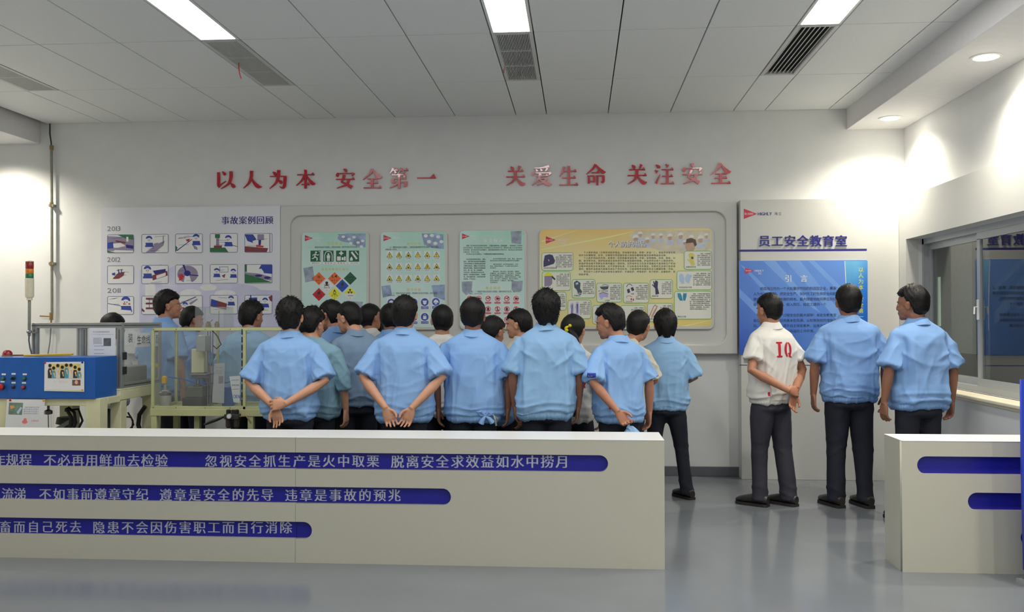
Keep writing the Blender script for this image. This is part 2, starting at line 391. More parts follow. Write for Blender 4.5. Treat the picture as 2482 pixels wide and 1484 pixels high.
# ------------------------------------------------------------ troffers, vents, downlights
def troffer(a, b, y0, y1, lab):
    t = thing('ceiling_light', lab, 'light', ((a+b)/2, (y0+y1)/2, CEIL), group='recessed fluorescent lights')
    g = .004; fr = .02
    m = MB(); z0, z1 = CEIL-.002, CEIL+.028
    m.box(a+g, a+g+fr, y0+g, y1-g, z0, z1, b=.003); m.box(b-g-fr, b-g, y0+g, y1-g, z0, z1, b=.003)
    m.box(a+g+fr, b-g-fr, y0+g, y0+g+fr, z0, z1, b=.003); m.box(a+g+fr, b-g-fr, y1-g-fr, y1-g, z0, z1, b=.003)
    m.build('frame', M_white, t)
    q = MB(); ny = 24       # gently scalloped prismatic diffuser
    xs0, xs1, ys0, ys1 = a+g+fr, b-g-fr, y0+g+fr, y1-g-fr
    for k in range(ny):
        u0, u1 = ys0+(ys1-ys0)*k/ny, ys0+(ys1-ys0)*(k+1)/ny; um = (u0+u1)/2
        q.add([(xs0, u0, CEIL+.006), (xs1, u0, CEIL+.006), (xs1, um, CEIL+.002), (xs0, um, CEIL+.002), (xs1, u1, CEIL+.006), (xs0, u1, CEIL+.006)], [(0, 1, 2, 3), (3, 2, 4, 5)])
    q.build('diffuser', M_diff, t)
labs = {(-2.7158): 'lit fluorescent ceiling light, leftmost of the three in view', (-.6158): 'lit fluorescent ceiling light, middle of the three in view', 1.4842: 'lit fluorescent ceiling light nearest the right bulkhead'}
for (a, b, y0, y1, r_) in LAMP:
    if r_ == 2: troffer(a, b, y0, y1, labs[round(a, 4)])
    else:
        ld = bpy.data.lights.new('ceiling_lamp', 'AREA'); ld.shape = 'RECTANGLE'; ld.size = .25; ld.size_y = 1.22; ld.energy = TROFFER_W*.25*1.22*math.pi; ld.color = TROFFER_COL
        lo = bpy.data.objects.new('ceiling_lamp', ld); col.objects.link(lo); lo.location = ((a+b)/2, (y0+y1)/2, CEIL-.004)
def grille(a, b, y0, y1, kind, lab):
    t = thing('ceiling_vent', lab, 'vent', ((a+b)/2, (y0+y1)/2, CEIL), group='ceiling air vents')
    g = .004; fr = .03; z0, z1 = CEIL-.003, CEIL+.028
    m = MB()
    m.box(a+g, a+g+fr, y0+g, y1-g, z0, z1, b=.003); m.box(b-g-fr, b-g, y0+g, y1-g, z0, z1, b=.003)
    m.box(a+g+fr, b-g-fr, y0+g, y0+g+fr, z0, z1, b=.003); m.box(a+g+fr, b-g-fr, y1-g-fr, y1-g, z0, z1, b=.003)
    m.build('frame', M_vent, t)
    MB().box(a+.02, b-.02, y0+.02, y1-.02, CEIL+.029, CEIL+.033).build('backing', mat('vent_duct_dark', C(58, 57, 60), .8), t)
    ya, yb2 = y0+g+fr, y1-g-fr; xa, xb = a+g+fr, b-g-fr
    n = 20 if kind else 7
    for k in range(n):
        xx = xa+(xb-xa)*(k+.5)/n; wd = .0055 if kind else .022
        s = MB()
        if kind: s.box(xx-wd/2, xx+wd/2, ya, yb2, CEIL, CEIL+.02)
        else: s.obox((xx, (ya+yb2)/2, CEIL+.012), (.003, yb2-ya, .026), rotm(0, R(50), 0))
        s.build('slat', M_vent, t)
    if kind:
        for q_ in (1/3, 2/3): MB().box(xa, xb, ya+(yb2-ya)*q_-.006, ya+(yb2-ya)*q_+.006, CEIL-.001, CEIL+.012).build('crossbar', M_vent, t)
vl = ['ceiling vent grille at the far left corner, cut by the picture edge', 'ceiling vent grille behind the left light with a red ribbon hanging', 'ceiling vent grille behind the middle light, dark fine slats', 'ceiling vent with seven wide angled louvres near the right bulkhead']
for i, (a, b, y0, y1) in enumerate(VENT): grille(a, b, y0, y1, i < 3, vl[i])
M_red = mat('red_ribbon', C(200, 30, 30), .5)
def ribbon(px0, py0, px1, py1, lab):
    p = atz(px0, py0, CEIL-.004); q = at(px1, py1, p.y); m = MB()
    pts = [p.lerp(q, t)+Vector((-.008*math.sin(t*3.0), 0, 0)) for t in [0, .25, .5, .75, 1]]
    for a, b in zip(pts, pts[1:]): m.bar(a, b, .007, .002)
    tagp(m.build('red_ribbon', M_red), lab, 'ribbon', 'airflow ribbons on the vents')
ribbon(579, 152, 585, 191, 'thin red ribbon hanging from the left vent grille'); ribbon(1226, 157, 1222, 177, 'short red ribbon on the middle vent grille')
M_dl = mat('lit_downlight', (.9, .9, .9), .5, var=0, emis=SPOT_COL, estr=40)
def downlight(p, lab, vis=True, energy=1.0, aim=None):
    t = thing('downlight', lab, 'light', p, group='recessed downlights')
    x, y, z = p
    MB().lathe((x, y, z), [(.105, .001), (.105, -.004), (.082, -.006), (.078, .001)], 28).build('trim_ring', M_white, t, smooth=True)
    MB().lathe((x, y, z-.004), [(.079, .0), (.076, -.004), (.05, -.010), (.01, -.012)], 24).build('lamp_face', M_dl, t, smooth=True)
    ld = bpy.data.lights.new('downlight_lamp', 'SPOT'); ld.energy = SPOT_W*energy; ld.color = SPOT_COL; ld.spot_size = R(142); ld.spot_blend = 1.0; ld.shadow_soft_size = .06
    lo = bpy.data.objects.new('downlight_beam', ld); col.objects.link(lo); lo.location = (x, y, z-.03)
p1 = atz(2158, 286, SZ); p2 = atz(2390, 138, SZ)
downlight(tuple(p1), 'recessed downlight nearest the back wall in the right bulkhead')
downlight(tuple(p2), 'recessed downlight in the right bulkhead, nearer the camera')
for yy in (4.55, 2.6):
    ld = bpy.data.lights.new('downlight_lamp', 'SPOT'); ld.energy = SPOT_W; ld.color = SPOT_COL; ld.spot_size = R(142); ld.spot_blend = 1.0; ld.shadow_soft_size = .06
    lo = bpy.data.objects.new('downlight_beam', ld); col.objects.link(lo); lo.location = (2.80, yy, SZ-.03)
for yy in (8.374, 6.465, 4.55):
    ld = bpy.data.lights.new('downlight_lamp', 'SPOT'); ld.energy = SPOT_W; ld.color = SPOT_COL; ld.spot_size = R(142); ld.spot_blend = 1.0; ld.shadow_soft_size = .06
    lo = bpy.data.objects.new('downlight_beam', ld); col.objects.link(lo); lo.location = (-5.78, yy, SZL-.03)

# ============================================================ WALL LETTERS (song style strokes on a 100 grid, y down)
def cat(pts, n=5):
    P = [np.array(p, float) for p in pts]
    if len(P) < 3: return P
    Q = [2*P[0]-P[1]]+P+[2*P[-1]-P[-2]]; out = []
    for i in range(1, len(Q)-2):
        for k in range(n):
            t = k/n; a, b, c, d = Q[i-1], Q[i], Q[i+1], Q[i+2]
            out.append(.5*((2*b)+(-a+c)*t+(2*a-5*b+4*c-d)*t*t+(-a+3*b-3*c+d)*t**3))
    out.append(P[-1]); return out
def s_(*p): return ('s', p)
def h_(x0, x1, y, tri=1): return ('h', x0, x1, y, tri)
def v_(x, y0, y1, w=10): return ('v', x, y0, y1, w)
HAN = {
'人': [s_((46, 5, 11), (44, 35, 10), (32, 68, 7), (5, 95, 1.5)), s_((46, 38, 3), (56, 62, 9), (78, 86, 14), (97, 89, 2))],
'以': [s_((12, 12, 9), (13, 50, 10), (12, 80, 9)), s_((10, 88, 10), (25, 76, 5), (50, 58, 2)), s_((32, 8, 3), (42, 20, 11), (41, 29, 4)), s_((75, 8, 11), (74, 45, 11), (60, 75, 7), (25, 98, 1.5)), s_((74, 68, 3), (87, 84, 13), (92, 93, 8))],
'为': [s_((20, 12, 3), (32, 22, 12), (33, 30, 4)), s_((50, 3, 11), (47, 40, 11), (34, 70, 7), (4, 97, 1.5)), h_(6, 86, 35, 0), s_((82, 33, 11), (81, 60, 11), (78, 86, 10), (68, 94, 6), (54, 86, 2)), s_((50, 52, 3), (60, 64, 12), (60, 74, 5))],
'本': [h_(8, 94, 28), v_(50, 3, 97), s_((46, 30, 8), (30, 58, 6), (3, 82, 1.5)), s_((54, 30, 3), (68, 52, 8), (86, 72, 13), (99, 72, 2)), h_(30, 70, 77)],
'安': [s_((42, 2, 3), (53, 9, 11), (55, 18, 4)), s_((14, 20, 4), (11, 32, 11), (8, 40, 5)), h_(14, 88, 24, 0), s_((94, 22, 10), (84, 38, 3)), h_(4, 98, 53), s_((46, 31, 11), (40, 50, 8), (31, 68, 5)), s_((30, 66, 4), (58, 78, 9), (84, 94, 13)), s_((70, 53, 10), (56, 80, 7), (8, 97, 1.5))],
'全': [s_((50, 3, 10), (36, 28, 7), (3, 55, 1.5)), s_((50, 3, 4), (66, 26, 9), (84, 42, 13), (99, 42, 2)), h_(26, 78, 51), h_(22, 80, 71), h_(6, 96, 95), v_(50, 50, 95)],
'第': [s_((22, 2, 9), (14, 16, 5), (4, 27, 1.5)), h_(16, 46, 12), s_((28, 14, 3), (35, 25, 9)), s_((64, 2, 9), (56, 14, 5), (47, 25, 1.5)), h_(56, 94, 12), s_((68, 14, 3), (76, 25, 9)), h_(16, 80, 34, 0), v_(78, 33, 54, 9), h_(20, 80, 51, 0), s_((22, 50, 8), (18, 72, 8)), h_(18, 86, 69, 0), s_((84, 66, 9), (82, 84, 9), (72, 90, 3)), v_(50, 28, 99), s_((46, 70, 8), (28, 86, 4), (4, 96, 1.5))],
'一': [h_(3, 98, 50, 1.7)],
'关': [s_((26, 4, 3), (36, 15, 12), (37, 24, 4)), s_((72, 2, 11), (62, 24, 3)), h_(12, 90, 27), h_(4, 97, 55), s_((50, 26, 11), (48, 54, 11), (36, 78, 7), (4, 97, 1.5)), s_((52, 56, 3), (66, 78, 9), (84, 92, 13), (98, 88, 2))],
'爱': [s_((86, 3, 9), (50, 10, 5), (14, 12, 3)), s_((22, 17, 3), (29, 28, 9)), s_((44, 15, 3), (51, 26, 9)), s_((78, 12, 9), (68, 28, 3)), s_((11, 32, 8), (5, 46, 9)), h_(10, 90, 36, 0), s_((94, 34, 9), (84, 48, 3)), h_(22, 82, 51), s_((44, 40, 10), (30, 72, 7), (3, 97, 1.5)), h_(36, 76, 64, 0), s_((75, 62, 10), (60, 80, 7), (26, 98, 1.5)), s_((38, 66, 3), (60, 82, 9), (82, 92, 13), (98, 92, 2))],
'生': [s_((28, 6, 9), (20, 34, 6), (5, 54, 1.5)), h_(20, 90, 29), h_(18, 86, 61), h_(3, 98, 95), v_(52, 3, 95)],
'命': [s_((50, 2, 10), (34, 24, 7), (3, 47, 1.5)), s_((50, 2, 4), (66, 22, 9), (84, 37, 13), (99, 38, 2)), h_(30, 68, 40), v_(17, 53, 90, 9), h_(16, 44, 55, 0), v_(42, 54, 86, 8), h_(18, 42, 81, 0), h_(56, 90, 55, 0), v_(58, 53, 99, 9), s_((87, 54, 9), (87, 76, 9), (84, 85, 7), (74, 83, 2))],
'注': [s_((8, 3, 3), (22, 14, 12), (23, 20, 5)), s_((3, 29, 3), (16, 39, 12)), s_((9, 93, 10), (14, 80, 7), (29, 50, 1.5)), s_((56, 1, 3), (69, 12, 12)), h_(36, 95, 27), h_(38, 92, 59), h_(31, 98, 95), v_(65, 26, 95)],
}
def han_polys(ch):
    out = []
    for st in HAN[ch]:
        if st[0] == 's':
            P = cat(st[1]); L = []; Rr = []
            for i, p in enumerate(P):
                a = P[max(i-1, 0)]; b = P[min(i+1, len(P)-1)]; d = (b-a)[:2]; n = np.hypot(*d) or 1; nx, ny = -d[1]/n, d[0]/n
                wv = max(p[2], 1.6)/2*1.38; L.append((p[0]+nx*wv, p[1]+ny*wv)); Rr.append((p[0]-nx*wv, p[1]-ny*wv))
            out.append(('strip', L, Rr))
        elif st[0] == 'h':
            _, x0, x1, y, tri = st; t = 3.0
            out.append(('poly', [(x0, y-t*.8), (x1, y-t*.8), (x1, y+t*.8), (x0, y+t*.8)]))
            if tri: k = tri; out.append(('poly', [(x1-18*k, y+t*.2), (x1-6*k, y-11*k), (x1+1, y+t*.8), (x1-18*k, y+t*.8)]))
        else:
            _, x, y0, y1, wd = st; wd *= 1.2; out.append(('poly', [(x-wd/2-2.5, y0), (x+wd/2, y0+1.5), (x+wd/2, y1), (x-wd/2, y1), (x-wd/2, y0+5)]))
    return out
def han_mesh(mb, ch, x, z, sx, sz, y, th):
    """x,z: top-left corner; extruded stroke by stroke"""
    for j, g in enumerate(han_polys(ch)):
        yy = y-.0003*j
        if g[0] == 'poly': loops = [g[1]]; quads = None
        else:
            L, Rr = g[1], g[2]; loops = None
            n = len(L); vs = []
            for (a, b) in ((yy, 0), (y+th, 0)):
                vs += [(x+p[0]/100*sx, a, z-p[1]/100*sz) for p in L]+[(x+p[0]/100*sx, a, z-p[1]/100*sz) for p in Rr]
            fs = []
            for k in range(n-1):
                fs.append((k, k+1, n+k+1, n+k)); fs.append((2*n+k, 2*n+k+1, k+1, k)); fs.append((n+k, n+k+1, 3*n+k+1, 3*n+k))
            fs += [(0, n, 3*n, 2*n), (n-1, 3*n-1, 4*n-1, 2*n-1)]
            mb.add(vs, fs); continue
        for lp in loops:
            n = len(lp); vs = [(x+p[0]/100*sx, yy, z-p[1]/100*sz) for p in lp]+[(x+p[0]/100*sx, y+th, z-p[1]/100*sz) for p in lp]
            mb.add(vs, [tuple(range(n))]+[(k, n+k, n+(k+1) % n, (k+1) % n) for k in range(n)])
M_redpl = mat('glossy_red_acrylic', C(190, 18, 40), .22, var=.05, spec=.6, coat=.4)
SL = [('以', 523, 571, 412, 458, 'first'), ('人', 587, 635, 412, 458, ''), ('为', 651, 699, 411, 458, ''), ('本', 716, 764, 410, 458, ''), ('安', 812, 860, 409, 457, 'left'), ('全', 878, 926, 409, 457, 'left'), ('第', 942, 992, 407, 457, ''), ('一', 1009, 1057, 405, 457, ''),
      ('关', 1225, 1274, 402, 450, 'left'), ('爱', 1288, 1338, 402, 450, ''), ('生', 1354, 1402, 401, 450, ''), ('命', 1419, 1469, 398, 449, ''), ('关', 1519, 1569, 398, 447, 'right'), ('注', 1586, 1635, 398, 447, ''), ('安', 1652, 1703, 396, 446, 'right'), ('全', 1721, 1773, 395, 446, 'right')]
for ch, x0, x1, y0, y1, pos in SL:
    a = at(x0, y0, D-.02); b = at(x1, y1, D-.02); m = MB(); han_mesh(m, ch, a.x, a.z, b.x-a.x, a.z-b.z, D-.018, .0175)
    ORD = ['first from the left', 'second from the left', 'third from the left', 'fourth, ending the first word group', 'fifth, beneath the left light', 'sixth from the left', 'seventh, left of the single bar', 'a single horizontal bar', 'ninth, first after the wide gap', 'tenth, with bright pink glare', 'eleventh from the left', 'twelfth, ending its word group', 'fourth from the right', 'third from the right', 'second from the right, with pale glare', 'last on the right']
    k_ = [q[1] for q in SL].index(x0)
    extra = {'first': ', first of the slogan', 'left': ' in the left half of the slogan' if ch != '关' else ' beside 爱', 'right': ' in the right half of the slogan' if ch != '关' else ' beside 注', '': ''}[pos]
    me = m.mesh('wall_character', M_redpl); o = link('wall_character', me)
    tagp(o, 'glossy red raised wall character '+ch+', '+ORD[k_], 'sign letter', 'red slogan characters above the board')

# ============================================================ LONG BOARD
YBD = 8.775
def WB(px, py, Y=YBD): p = at(px, py, Y); return p.x, p.z
board = thing('display_board', 'long pale grey wall board with a rounded recessed niche holding four posters', 'board', (0, D, 0))
x0, zt = WB(679, 499); x1, _ = WB(1786, 487); _, zb = WB(1250, 858)
zt = (WB(679, 499)[1]+WB(1786, 487)[1])/2
ha, hb = WB(703, 513), WB(1761, 834)
hz1 = (WB(720, 523)[1]+WB(1740, 512)[1])/2; hz0 = WB(1250, 835)[1]
plate('moulded_frame', [(x0, zb), (x1, zb), (x1, zt), (x0, zt)], [rrect(ha[0], hz0, hb[0], hz1, .11, 10)], YBD, .05, M_panelgrey, board, bevel=.011)
MB().box(x0+.01, x1-.01, YBD+.036, D, zb+.005, zt-.005).build('backing_panel', M_panelgrey, board)
# mural at the left end of the board
mural = thing('mural_panel', 'lavender wall panel of cartoon accident cases from 2011 to 2013', 'panel', (0, D, 0))
mx0 = WB(245, 505)[0]
nt_ = None
M_mural = mat('mural_print', S(193, 194, 207), .5, var=.05, scale=1.6, detail=5)
MB().box(mx0, x0-.001, YBD, D, zb, zt).build('backing', M_mural, mural)
ink = lambda layer=1, Y=YBD: Ink(Y, layer)
c_nav = mat('print_navy', S(35, 35, 110), .5, var=0); c_blk = mat('print_black', S(40, 40, 44), .5, var=0); c_gry = mat('print_grey', S(108, 108, 116), .5, var=0)
c_wht = mat('print_white', S(205, 207, 212), .5, var=0); c_blu = mat('print_blue', S(44, 62, 140), .5, var=0); c_pur = mat('print_mauve', S(128, 118, 142), .5, var=0)
c_grn = mat('print_green', S(42, 98, 60), .5, var=0); c_red = mat('print_red', S(170, 40, 48), .5, var=0); c_brn = mat('print_maroon', S(112, 52, 54), .5, var=0)
c_skin = mat('print_skin', S(214, 204, 204), .5, var=0); c_lav = mat('print_lavender', S(160, 155, 198), .5, var=.12, scale=5); c_lav2 = mat('print_pale_lavender', S(206, 206, 222), .5, var=.04)
g = ink(1); 
g.poly([(338, 655), (392, 640), (400, 860), (338, 860)]); g.poly([(345, 690), (680, 705), (676, 858), (345, 858)])
for cx_, cy_, rx_, ry_ in ((560, 705, 70, 18), (500, 700, 60, 14), (440, 668, 40, 26), (610, 722, 60, 12)): g.disc(cx_, cy_, rx_, ry_)
g.split('factory_photo_print', mat('mural_photo', S(180, 180, 200), .5, var=.10, scale=3.5, detail=6), mural)
g = ink(2)
for pts in ([(352, 690), (376, 690), (378, 720), (352, 724)], [(345, 725), (395, 722), (398, 752), (345, 760)]): g.poly(pts)
g.disc(462, 712, 26, 11); g.disc(505, 697, 20, 8); g.disc(545, 712, 26, 9); g.disc(366, 700, 8, 20)
g.build('factory_photo_light', c_lav2, mural)
g = ink(2); g.text('事故案例回顾', 537, 525.5, 662, 543.5, 'song'); g.build('heading', c_nav, mural)
for yr, y in (('2013', 549), ('2012', 624), ('2011', 699)):
    g = ink(2); g.text(yr, 260, y, 292, y+11); g.build('year_caption', c_gry, mural)
# cartoon frames: each a small printed picture: outline, ground and simple shapes of its own
def worker(p, x, y, s, shirt='b', face=True):
    """generic cartoon worker with a blue cap (x,y head centre)"""
    p['b'].append([(x+s*1.0*math.cos(R(a)), y-.15*s-s*.95*math.sin(R(a))) for a in range(-5, 190, 15)])
    p['f'].append([(x+s*.78*math.cos(R(a)), y+.25*s+s*.7*math.sin(R(a))) for a in range(0, 360, 24)])
    p['b'].append([(x-s*1.1, y+1.0*s), (x+s*1.1, y+1.0*s), (x+1.4*s, y+2.3*s), (x-s*1.2, y+2.3*s)])
    p['f'].append([(x-s*1.6, y+1.5*s), (x-s*1.0, y+1.2*s), (x-s*1.0, y+1.8*s)])
    p['k'].append([(x-.35*s, y+.05*s), (x-.15*s, y+.05*s), (x-.15*s, y+.3*s), (x-.35*s, y+.3*s)]); p['k'].append([(x+.15*s, y+.05*s), (x+.35*s, y+.05*s), (x+.35*s, y+.3*s), (x+.15*s, y+.3*s)])
    p['r'].append([(x-.2*s, y+.5*s), (x+.2*s, y+.5*s), (x, y+.72*s)])
FR = [(260, 569, 324, 613), (343, 568, 408, 613), (425, 567, 491, 613), (509, 566, 576, 612), (593, 566, 660, 612)]
def cartoon(i, j, x0, y0, x1, y1):
    p = {k: [] for k in 'bgpkrmfw'}; W_, H_ = x1-x0, y1-y0
    u = lambda a, b: (x0+W_*a, y0+H_*b)
    P = lambda k, *q: p[k].append([u(*t) for t in q])
    dk = False
    if (i, j) == (0, 0):
        P('p', (0, .08), (1, .15), (1, .9), (0, .9)); P('g', (.4, .02), (.98, .02), (.98, .28), (.7, .22)); P('g', (0, .88), (.3, .98), (0, .98)); P('b', (0, .45), (.22, .4), (.24, .75), (0, .78)); P('w', (.22, .5), (.5, .45), (.7, .62), (.4, .72), (.24, .72)); P('w', (.28, .85), (.98, .88), (.98, .98), (.22, .94)); P('m', (.3, .3), (.7, .4), (.68, .5), (.35, .42)); P('k', (.7, .55), (.98, .6), (.98, .78), (.72, .72)); P('w', (.72, .12), (.8, .12), (.8, .38), (.72, .38))
    elif (i, j) == (0, 1):
        worker(p, *u(.28, .28), 8); P('p', (.15, .98), (.4, .72), (.62, .5), (.86, .35), (.82, .6), (.5, .98)); P('p', (.46, .5), (.62, .45), (.6, .75), (.44, .75)); P('k', (.8, .1), (.82, .1), (.82, .5), (.8, .5))
    elif (i, j) == (0, 2):
        worker(p, *u(.76, .2), 8); P('w', (.05, .8), (.55, .3), (.68, .35), (.16, .92)); P('k', (.05, .86), (.6, .28), (.62, .3), (.07, .9)); P('g', (0, .6), (.12, .8), (0, .95)); P('r', (.38, .3), (.54, .25), (.5, .42), (.42, .4)); P('p', (.62, .55), (.8, .7), (.82, .85), (.7, .8)); P('k', (.1, .25), (.9, .05), (.9, .07), (.1, .27))
    elif (i, j) == (0, 3):
        worker(p, *u(.66, .28), 8); P('g', (.18, .04), (.36, .04), (.36, .24), (.18, .24)); P('p', (.22, .24), (.33, .24), (.33, .66), (.22, .66)); P('m', (.14, .64), (.44, .64), (.42, .78), (.14, .78)); P('g', (0, .76), (.55, .74), (.66, .98), (0, .98)); P('k', (.8, .6), (.98, .68), (.98, .71), (.8, .63))
    elif (i, j) == (0, 4):
        P('b', (0, .05), (.3, .05), (.42, .3), (.3, .5), (.1, .4)); P('w', (.28, .4), (.4, .35), (.5, .6), (.35, .65)); P('p', (.46, .05), (.7, .05), (.7, .35), (.46, .35)); P('k', (.5, .35), (.6, .35), (.58, .62), (.5, .62)); P('r', (.42, .6), (.7, .66), (.66, .74), (.42, .7)); P('m', (0, .68), (.85, .78), (.8, .98), (0, .98)); P('k', (.9, .02), (.92, .02), (.92, .98), (.9, .98))
    elif (i, j) == (1, 0):
        P('m', (.2, .72), (.4, .42), (.66, .34), (.62, .55), (.45, .72), (.28, .74)); P('b', (.18, .42), (.3, .38), (.3, .55), (.18, .52)); P('k', (.4, .2), (.43, .2), (.47, .45), (.42, .45)); P('k', (.52, .2), (.55, .2), (.55, .42), (.52, .42)); P('k', (.35, .25), (.6, .2), (.6, .23), (.35, .28))
    elif (i, j) == (1, 1):
        worker(p, *u(.22, .25), 9); P('m', (.4, .55), (.96, .3), (.98, .55), (.42, .82)); P('w', (.55, .56), (.9, .4), (.9, .56), (.56, .74)); P('k', (.42, .3), (.9, .2), (.9, .36), (.5, .5)); g_ = None
    elif (i, j) == (1, 2):
        p['p'].append([(u(.45, .5)[0]+25*math.cos(R(a)), u(.45, .5)[1]+21*math.sin(R(a))) for a in range(0, 360, 15)]); p['k'].append([(u(.44, .45)[0]+8*math.cos(R(a)), u(.44, .45)[1]+7*math.sin(R(a))) for a in range(0, 360, 30)]); P('k', (.26, .02), (.34, .02), (.42, .4), (.38, .42)); P('k', (.5, .5), (.85, .55), (.85, .6), (.5, .56)); P('r', (.08, .55), (.25, .5), (.32, .6), (.26, .78), (.12, .85), (.16, .68)); P('w', (.3, .96), (.36, .55), (.5, .48), (.6, .96))
    elif (i, j) == (1, 3):
        worker(p, *u(.24, .35), 6.5); worker(p, *u(.84, .38), 6.5); P('k', (.34, .12), (.66, .12), (.66, .14), (.34, .14)); P('k', (.34, .12), (.355, .12), (.355, .42), (.34, .42)); P('k', (.65, .12), (.66, .12), (.66, .42), (.65, .42)); P('k', (.34, .4), (.66, .4), (.66, .42), (.34, .42)); P('m', (.42, .6), (.56, .5), (.52, .72))
    elif (i, j) == (1, 4):
        P('g', (0, .5), (.5, .7), (1, .95), (0, .98)); P('g', (0, 0), (.08, 0), (.08, .4), (0, .4)); P('b', (.6, .02), (.99, .02), (.99, .5), (.7, .46), (.52, .22)); P('p', (0, .42), (.5, .48), (.98, .68), (.96, .86), (0, .6)); P('w', (.42, .32), (.6, .22), (.7, .42), (.5, .5)); p['k'].append([(u(.5, .6)[0]+9*math.cos(R(a)), u(.5, .6)[1]+3*math.sin(R(a))) for a in range(0, 360, 30)]); p['k'].append([(u(.82, .7)[0]+8*math.cos(R(a)), u(.82, .7)[1]+3*math.sin(R(a))) for a in range(0, 360, 30)])
    elif (i, j) == (2, 0):
        worker(p, *u(.7, .28), 11); P('k', (.02, .38), (.5, .5), (.5, .53), (.02, .41)); P('w', (.35, .72), (.9, .78), (.9, .9), (.35, .9)); P('r', (.6, .38), (.67, .38), (.67, .46), (.6, .46)); P('r', (.8, .38), (.87, .38), (.87, .46), (.8, .46))
    elif (i, j) == (2, 1):
        for q in (.1, .36, .62): P('m', (.16, q), (.55, q), (.55, q+.1), (.16, q+.1))
        P('k', (.28, .1), (.295, .1), (.295, .7), (.28, .7)); P('k', (.42, .1), (.435, .1), (.435, .7), (.42, .7)); P('m', (.02, .66), (.12, .8), (.1, .88), (.0, .8)); worker(p, *u(.72, .5), 7); P('r', (.4, .74), (.6, .7), (.56, .86))
    elif (i, j) == (2, 2):
        P('k', (.1, .45), (.75, .05), (.77, .08), (.12, .48)); worker(p, *u(.36, .5), 6.5); P('p', (.5, .4), (.8, .16), (.82, .22), (.56, .5)); P('r', (.25, .62), (.32, .6), (.3, .7))
    elif (i, j) == (2, 3):
        P('m', (.04, .2), (.62, .45), (.58, .78), (.02, .6)); P('b', (.04, .22), (.28, .32), (.26, .62), (.02, .55)); worker(p, *u(.76, .2), 7)
    else:
        P('b', (.15, .15), (.45, .12), (.46, .4), (.15, .4)); P('k', (.2, 0), (.24, 0), (.24, .2), (.2, .2)); P('m', (.15, .4), (.55, .36), (.6, .66), (.2, .6)); worker(p, *u(.74, .3), 7); P('m', (.86, .1), (1, .0), (1, .35), (.92, .3))
    fr = ink(3); fr.rrect(x0, y0, x1, y1, 4); o = fr.build('cartoon_picture', c_wht, mural)
    e = ink(5); e.frame(x0, y0, x1, y1, 4, .9)
    for q in range(3): # faint sketch lines
        a, b = random.uniform(.05, .5), random.uniform(.1, .95); e.line([u(a, b), u(min(.96, a+random.uniform(.2, .45)), b+random.uniform(-.08, .04))], .6)
    for t in p['k']: e.poly(t)
    e.build('ink_lines', c_nav, o)
    for k, mm, ly in (('p', c_pur, 4), ('g', c_grn, 4.2), ('m', c_brn, 4.3), ('b', c_blu, 4.5), ('w', c_wht, 4.6), ('f', c_skin, 4.7), ('r', c_red, 4.8)):
        if p[k]:
            q = ink(ly)
            for t in p[k]: q.poly(t)
            q.build('colour_print', mm, o)
for j, (a, b, c_, d) in enumerate(FR): cartoon(0, j, a, b, c_, d)
for j, (a, b, c_, d) in enumerate(FR): cartoon(1, j, a, b+75, c_, d+75)
for j, (a, b, c_, d) in enumerate(FR): cartoon(2, j, a, b+149.5, c_, d+149.5)

# ============================================================ POSTERS in the niche
YP = YBD+.036-.03       # front face of poster frames
M_pframe = mat('poster_frame_white', C(214, 214, 208), .35, var=.01)
def grad(name, c1, c2, c3=None, sc_=1.2, rough=.3, dirn=(0, 0, 1), lo=0.0, hi=1.0):
    if name in MATS: return MATS[name]
    m = bpy.data.materials.new(name); m.use_nodes = True; MATS[name] = m; nt = m.node_tree; b = nt.nodes['Principled BSDF']; L = nt.links; b.inputs['Roughness'].default_value = rough
    tc = nt.nodes.new('ShaderNodeTexCoord'); n = nt.nodes.new('ShaderNodeTexNoise'); n.inputs['Scale'].default_value = sc_; n.inputs['Detail'].default_value = 3; L.new(tc.outputs['Generated'], n.inputs['Vector'])
    sx = nt.nodes.new('ShaderNodeVectorMath'); sx.operation = 'DOT_PRODUCT'; sx.inputs[1].default_value = dirn; L.new(tc.outputs['Generated'], sx.inputs[0])
    a = nt.nodes.new('ShaderNodeMath'); a.operation = 'MULTIPLY_ADD'; a.inputs[1].default_value = .7; L.new(n.outputs['Fac'], a.inputs[0]); L.new(sx.outputs['Value'], a.inputs[2])
    r = nt.nodes.new('ShaderNodeValToRGB'); r.color_ramp.elements[0].color = c1+(1,); r.color_ramp.elements[1].color = c2+(1,); r.color_ramp.elements[0].position = lo; r.color_ramp.elements[1].position = hi
    if c3: e = r.color_ramp.elements.new((lo+hi)/2); e.color = c3+(1,)
    mr = nt.nodes.new('ShaderNodeMapRange'); mr.inputs[1].default_value = .2; mr.inputs[2].default_value = 1.5
    L.new(a.outputs[0], mr.inputs[0]); L.new(mr.outputs[0], r.inputs[0]); L.new(r.outputs[0], b.inputs['Base Color']); return m
def poster(name, label, x0, y0, x1, y1, bg, rad=.035):
    t = thing(name, label, 'poster', (0, YP, 0), group='posters in the board niche')
    a = at(x0, y0, YP); b = at(x1, y1, YP)
    plate('frame', rrect(a.x-.006, b.z-.028, b.x+.024, a.z+.006, rad+.01, 6), [], YP, .029, M_pframe, t, bevel=.006)
    g = Ink(YP, 1); g.poly(rrect(a.x, b.z, b.x, a.z, rad, 6), False); g.build('print', bg, t)
    return t
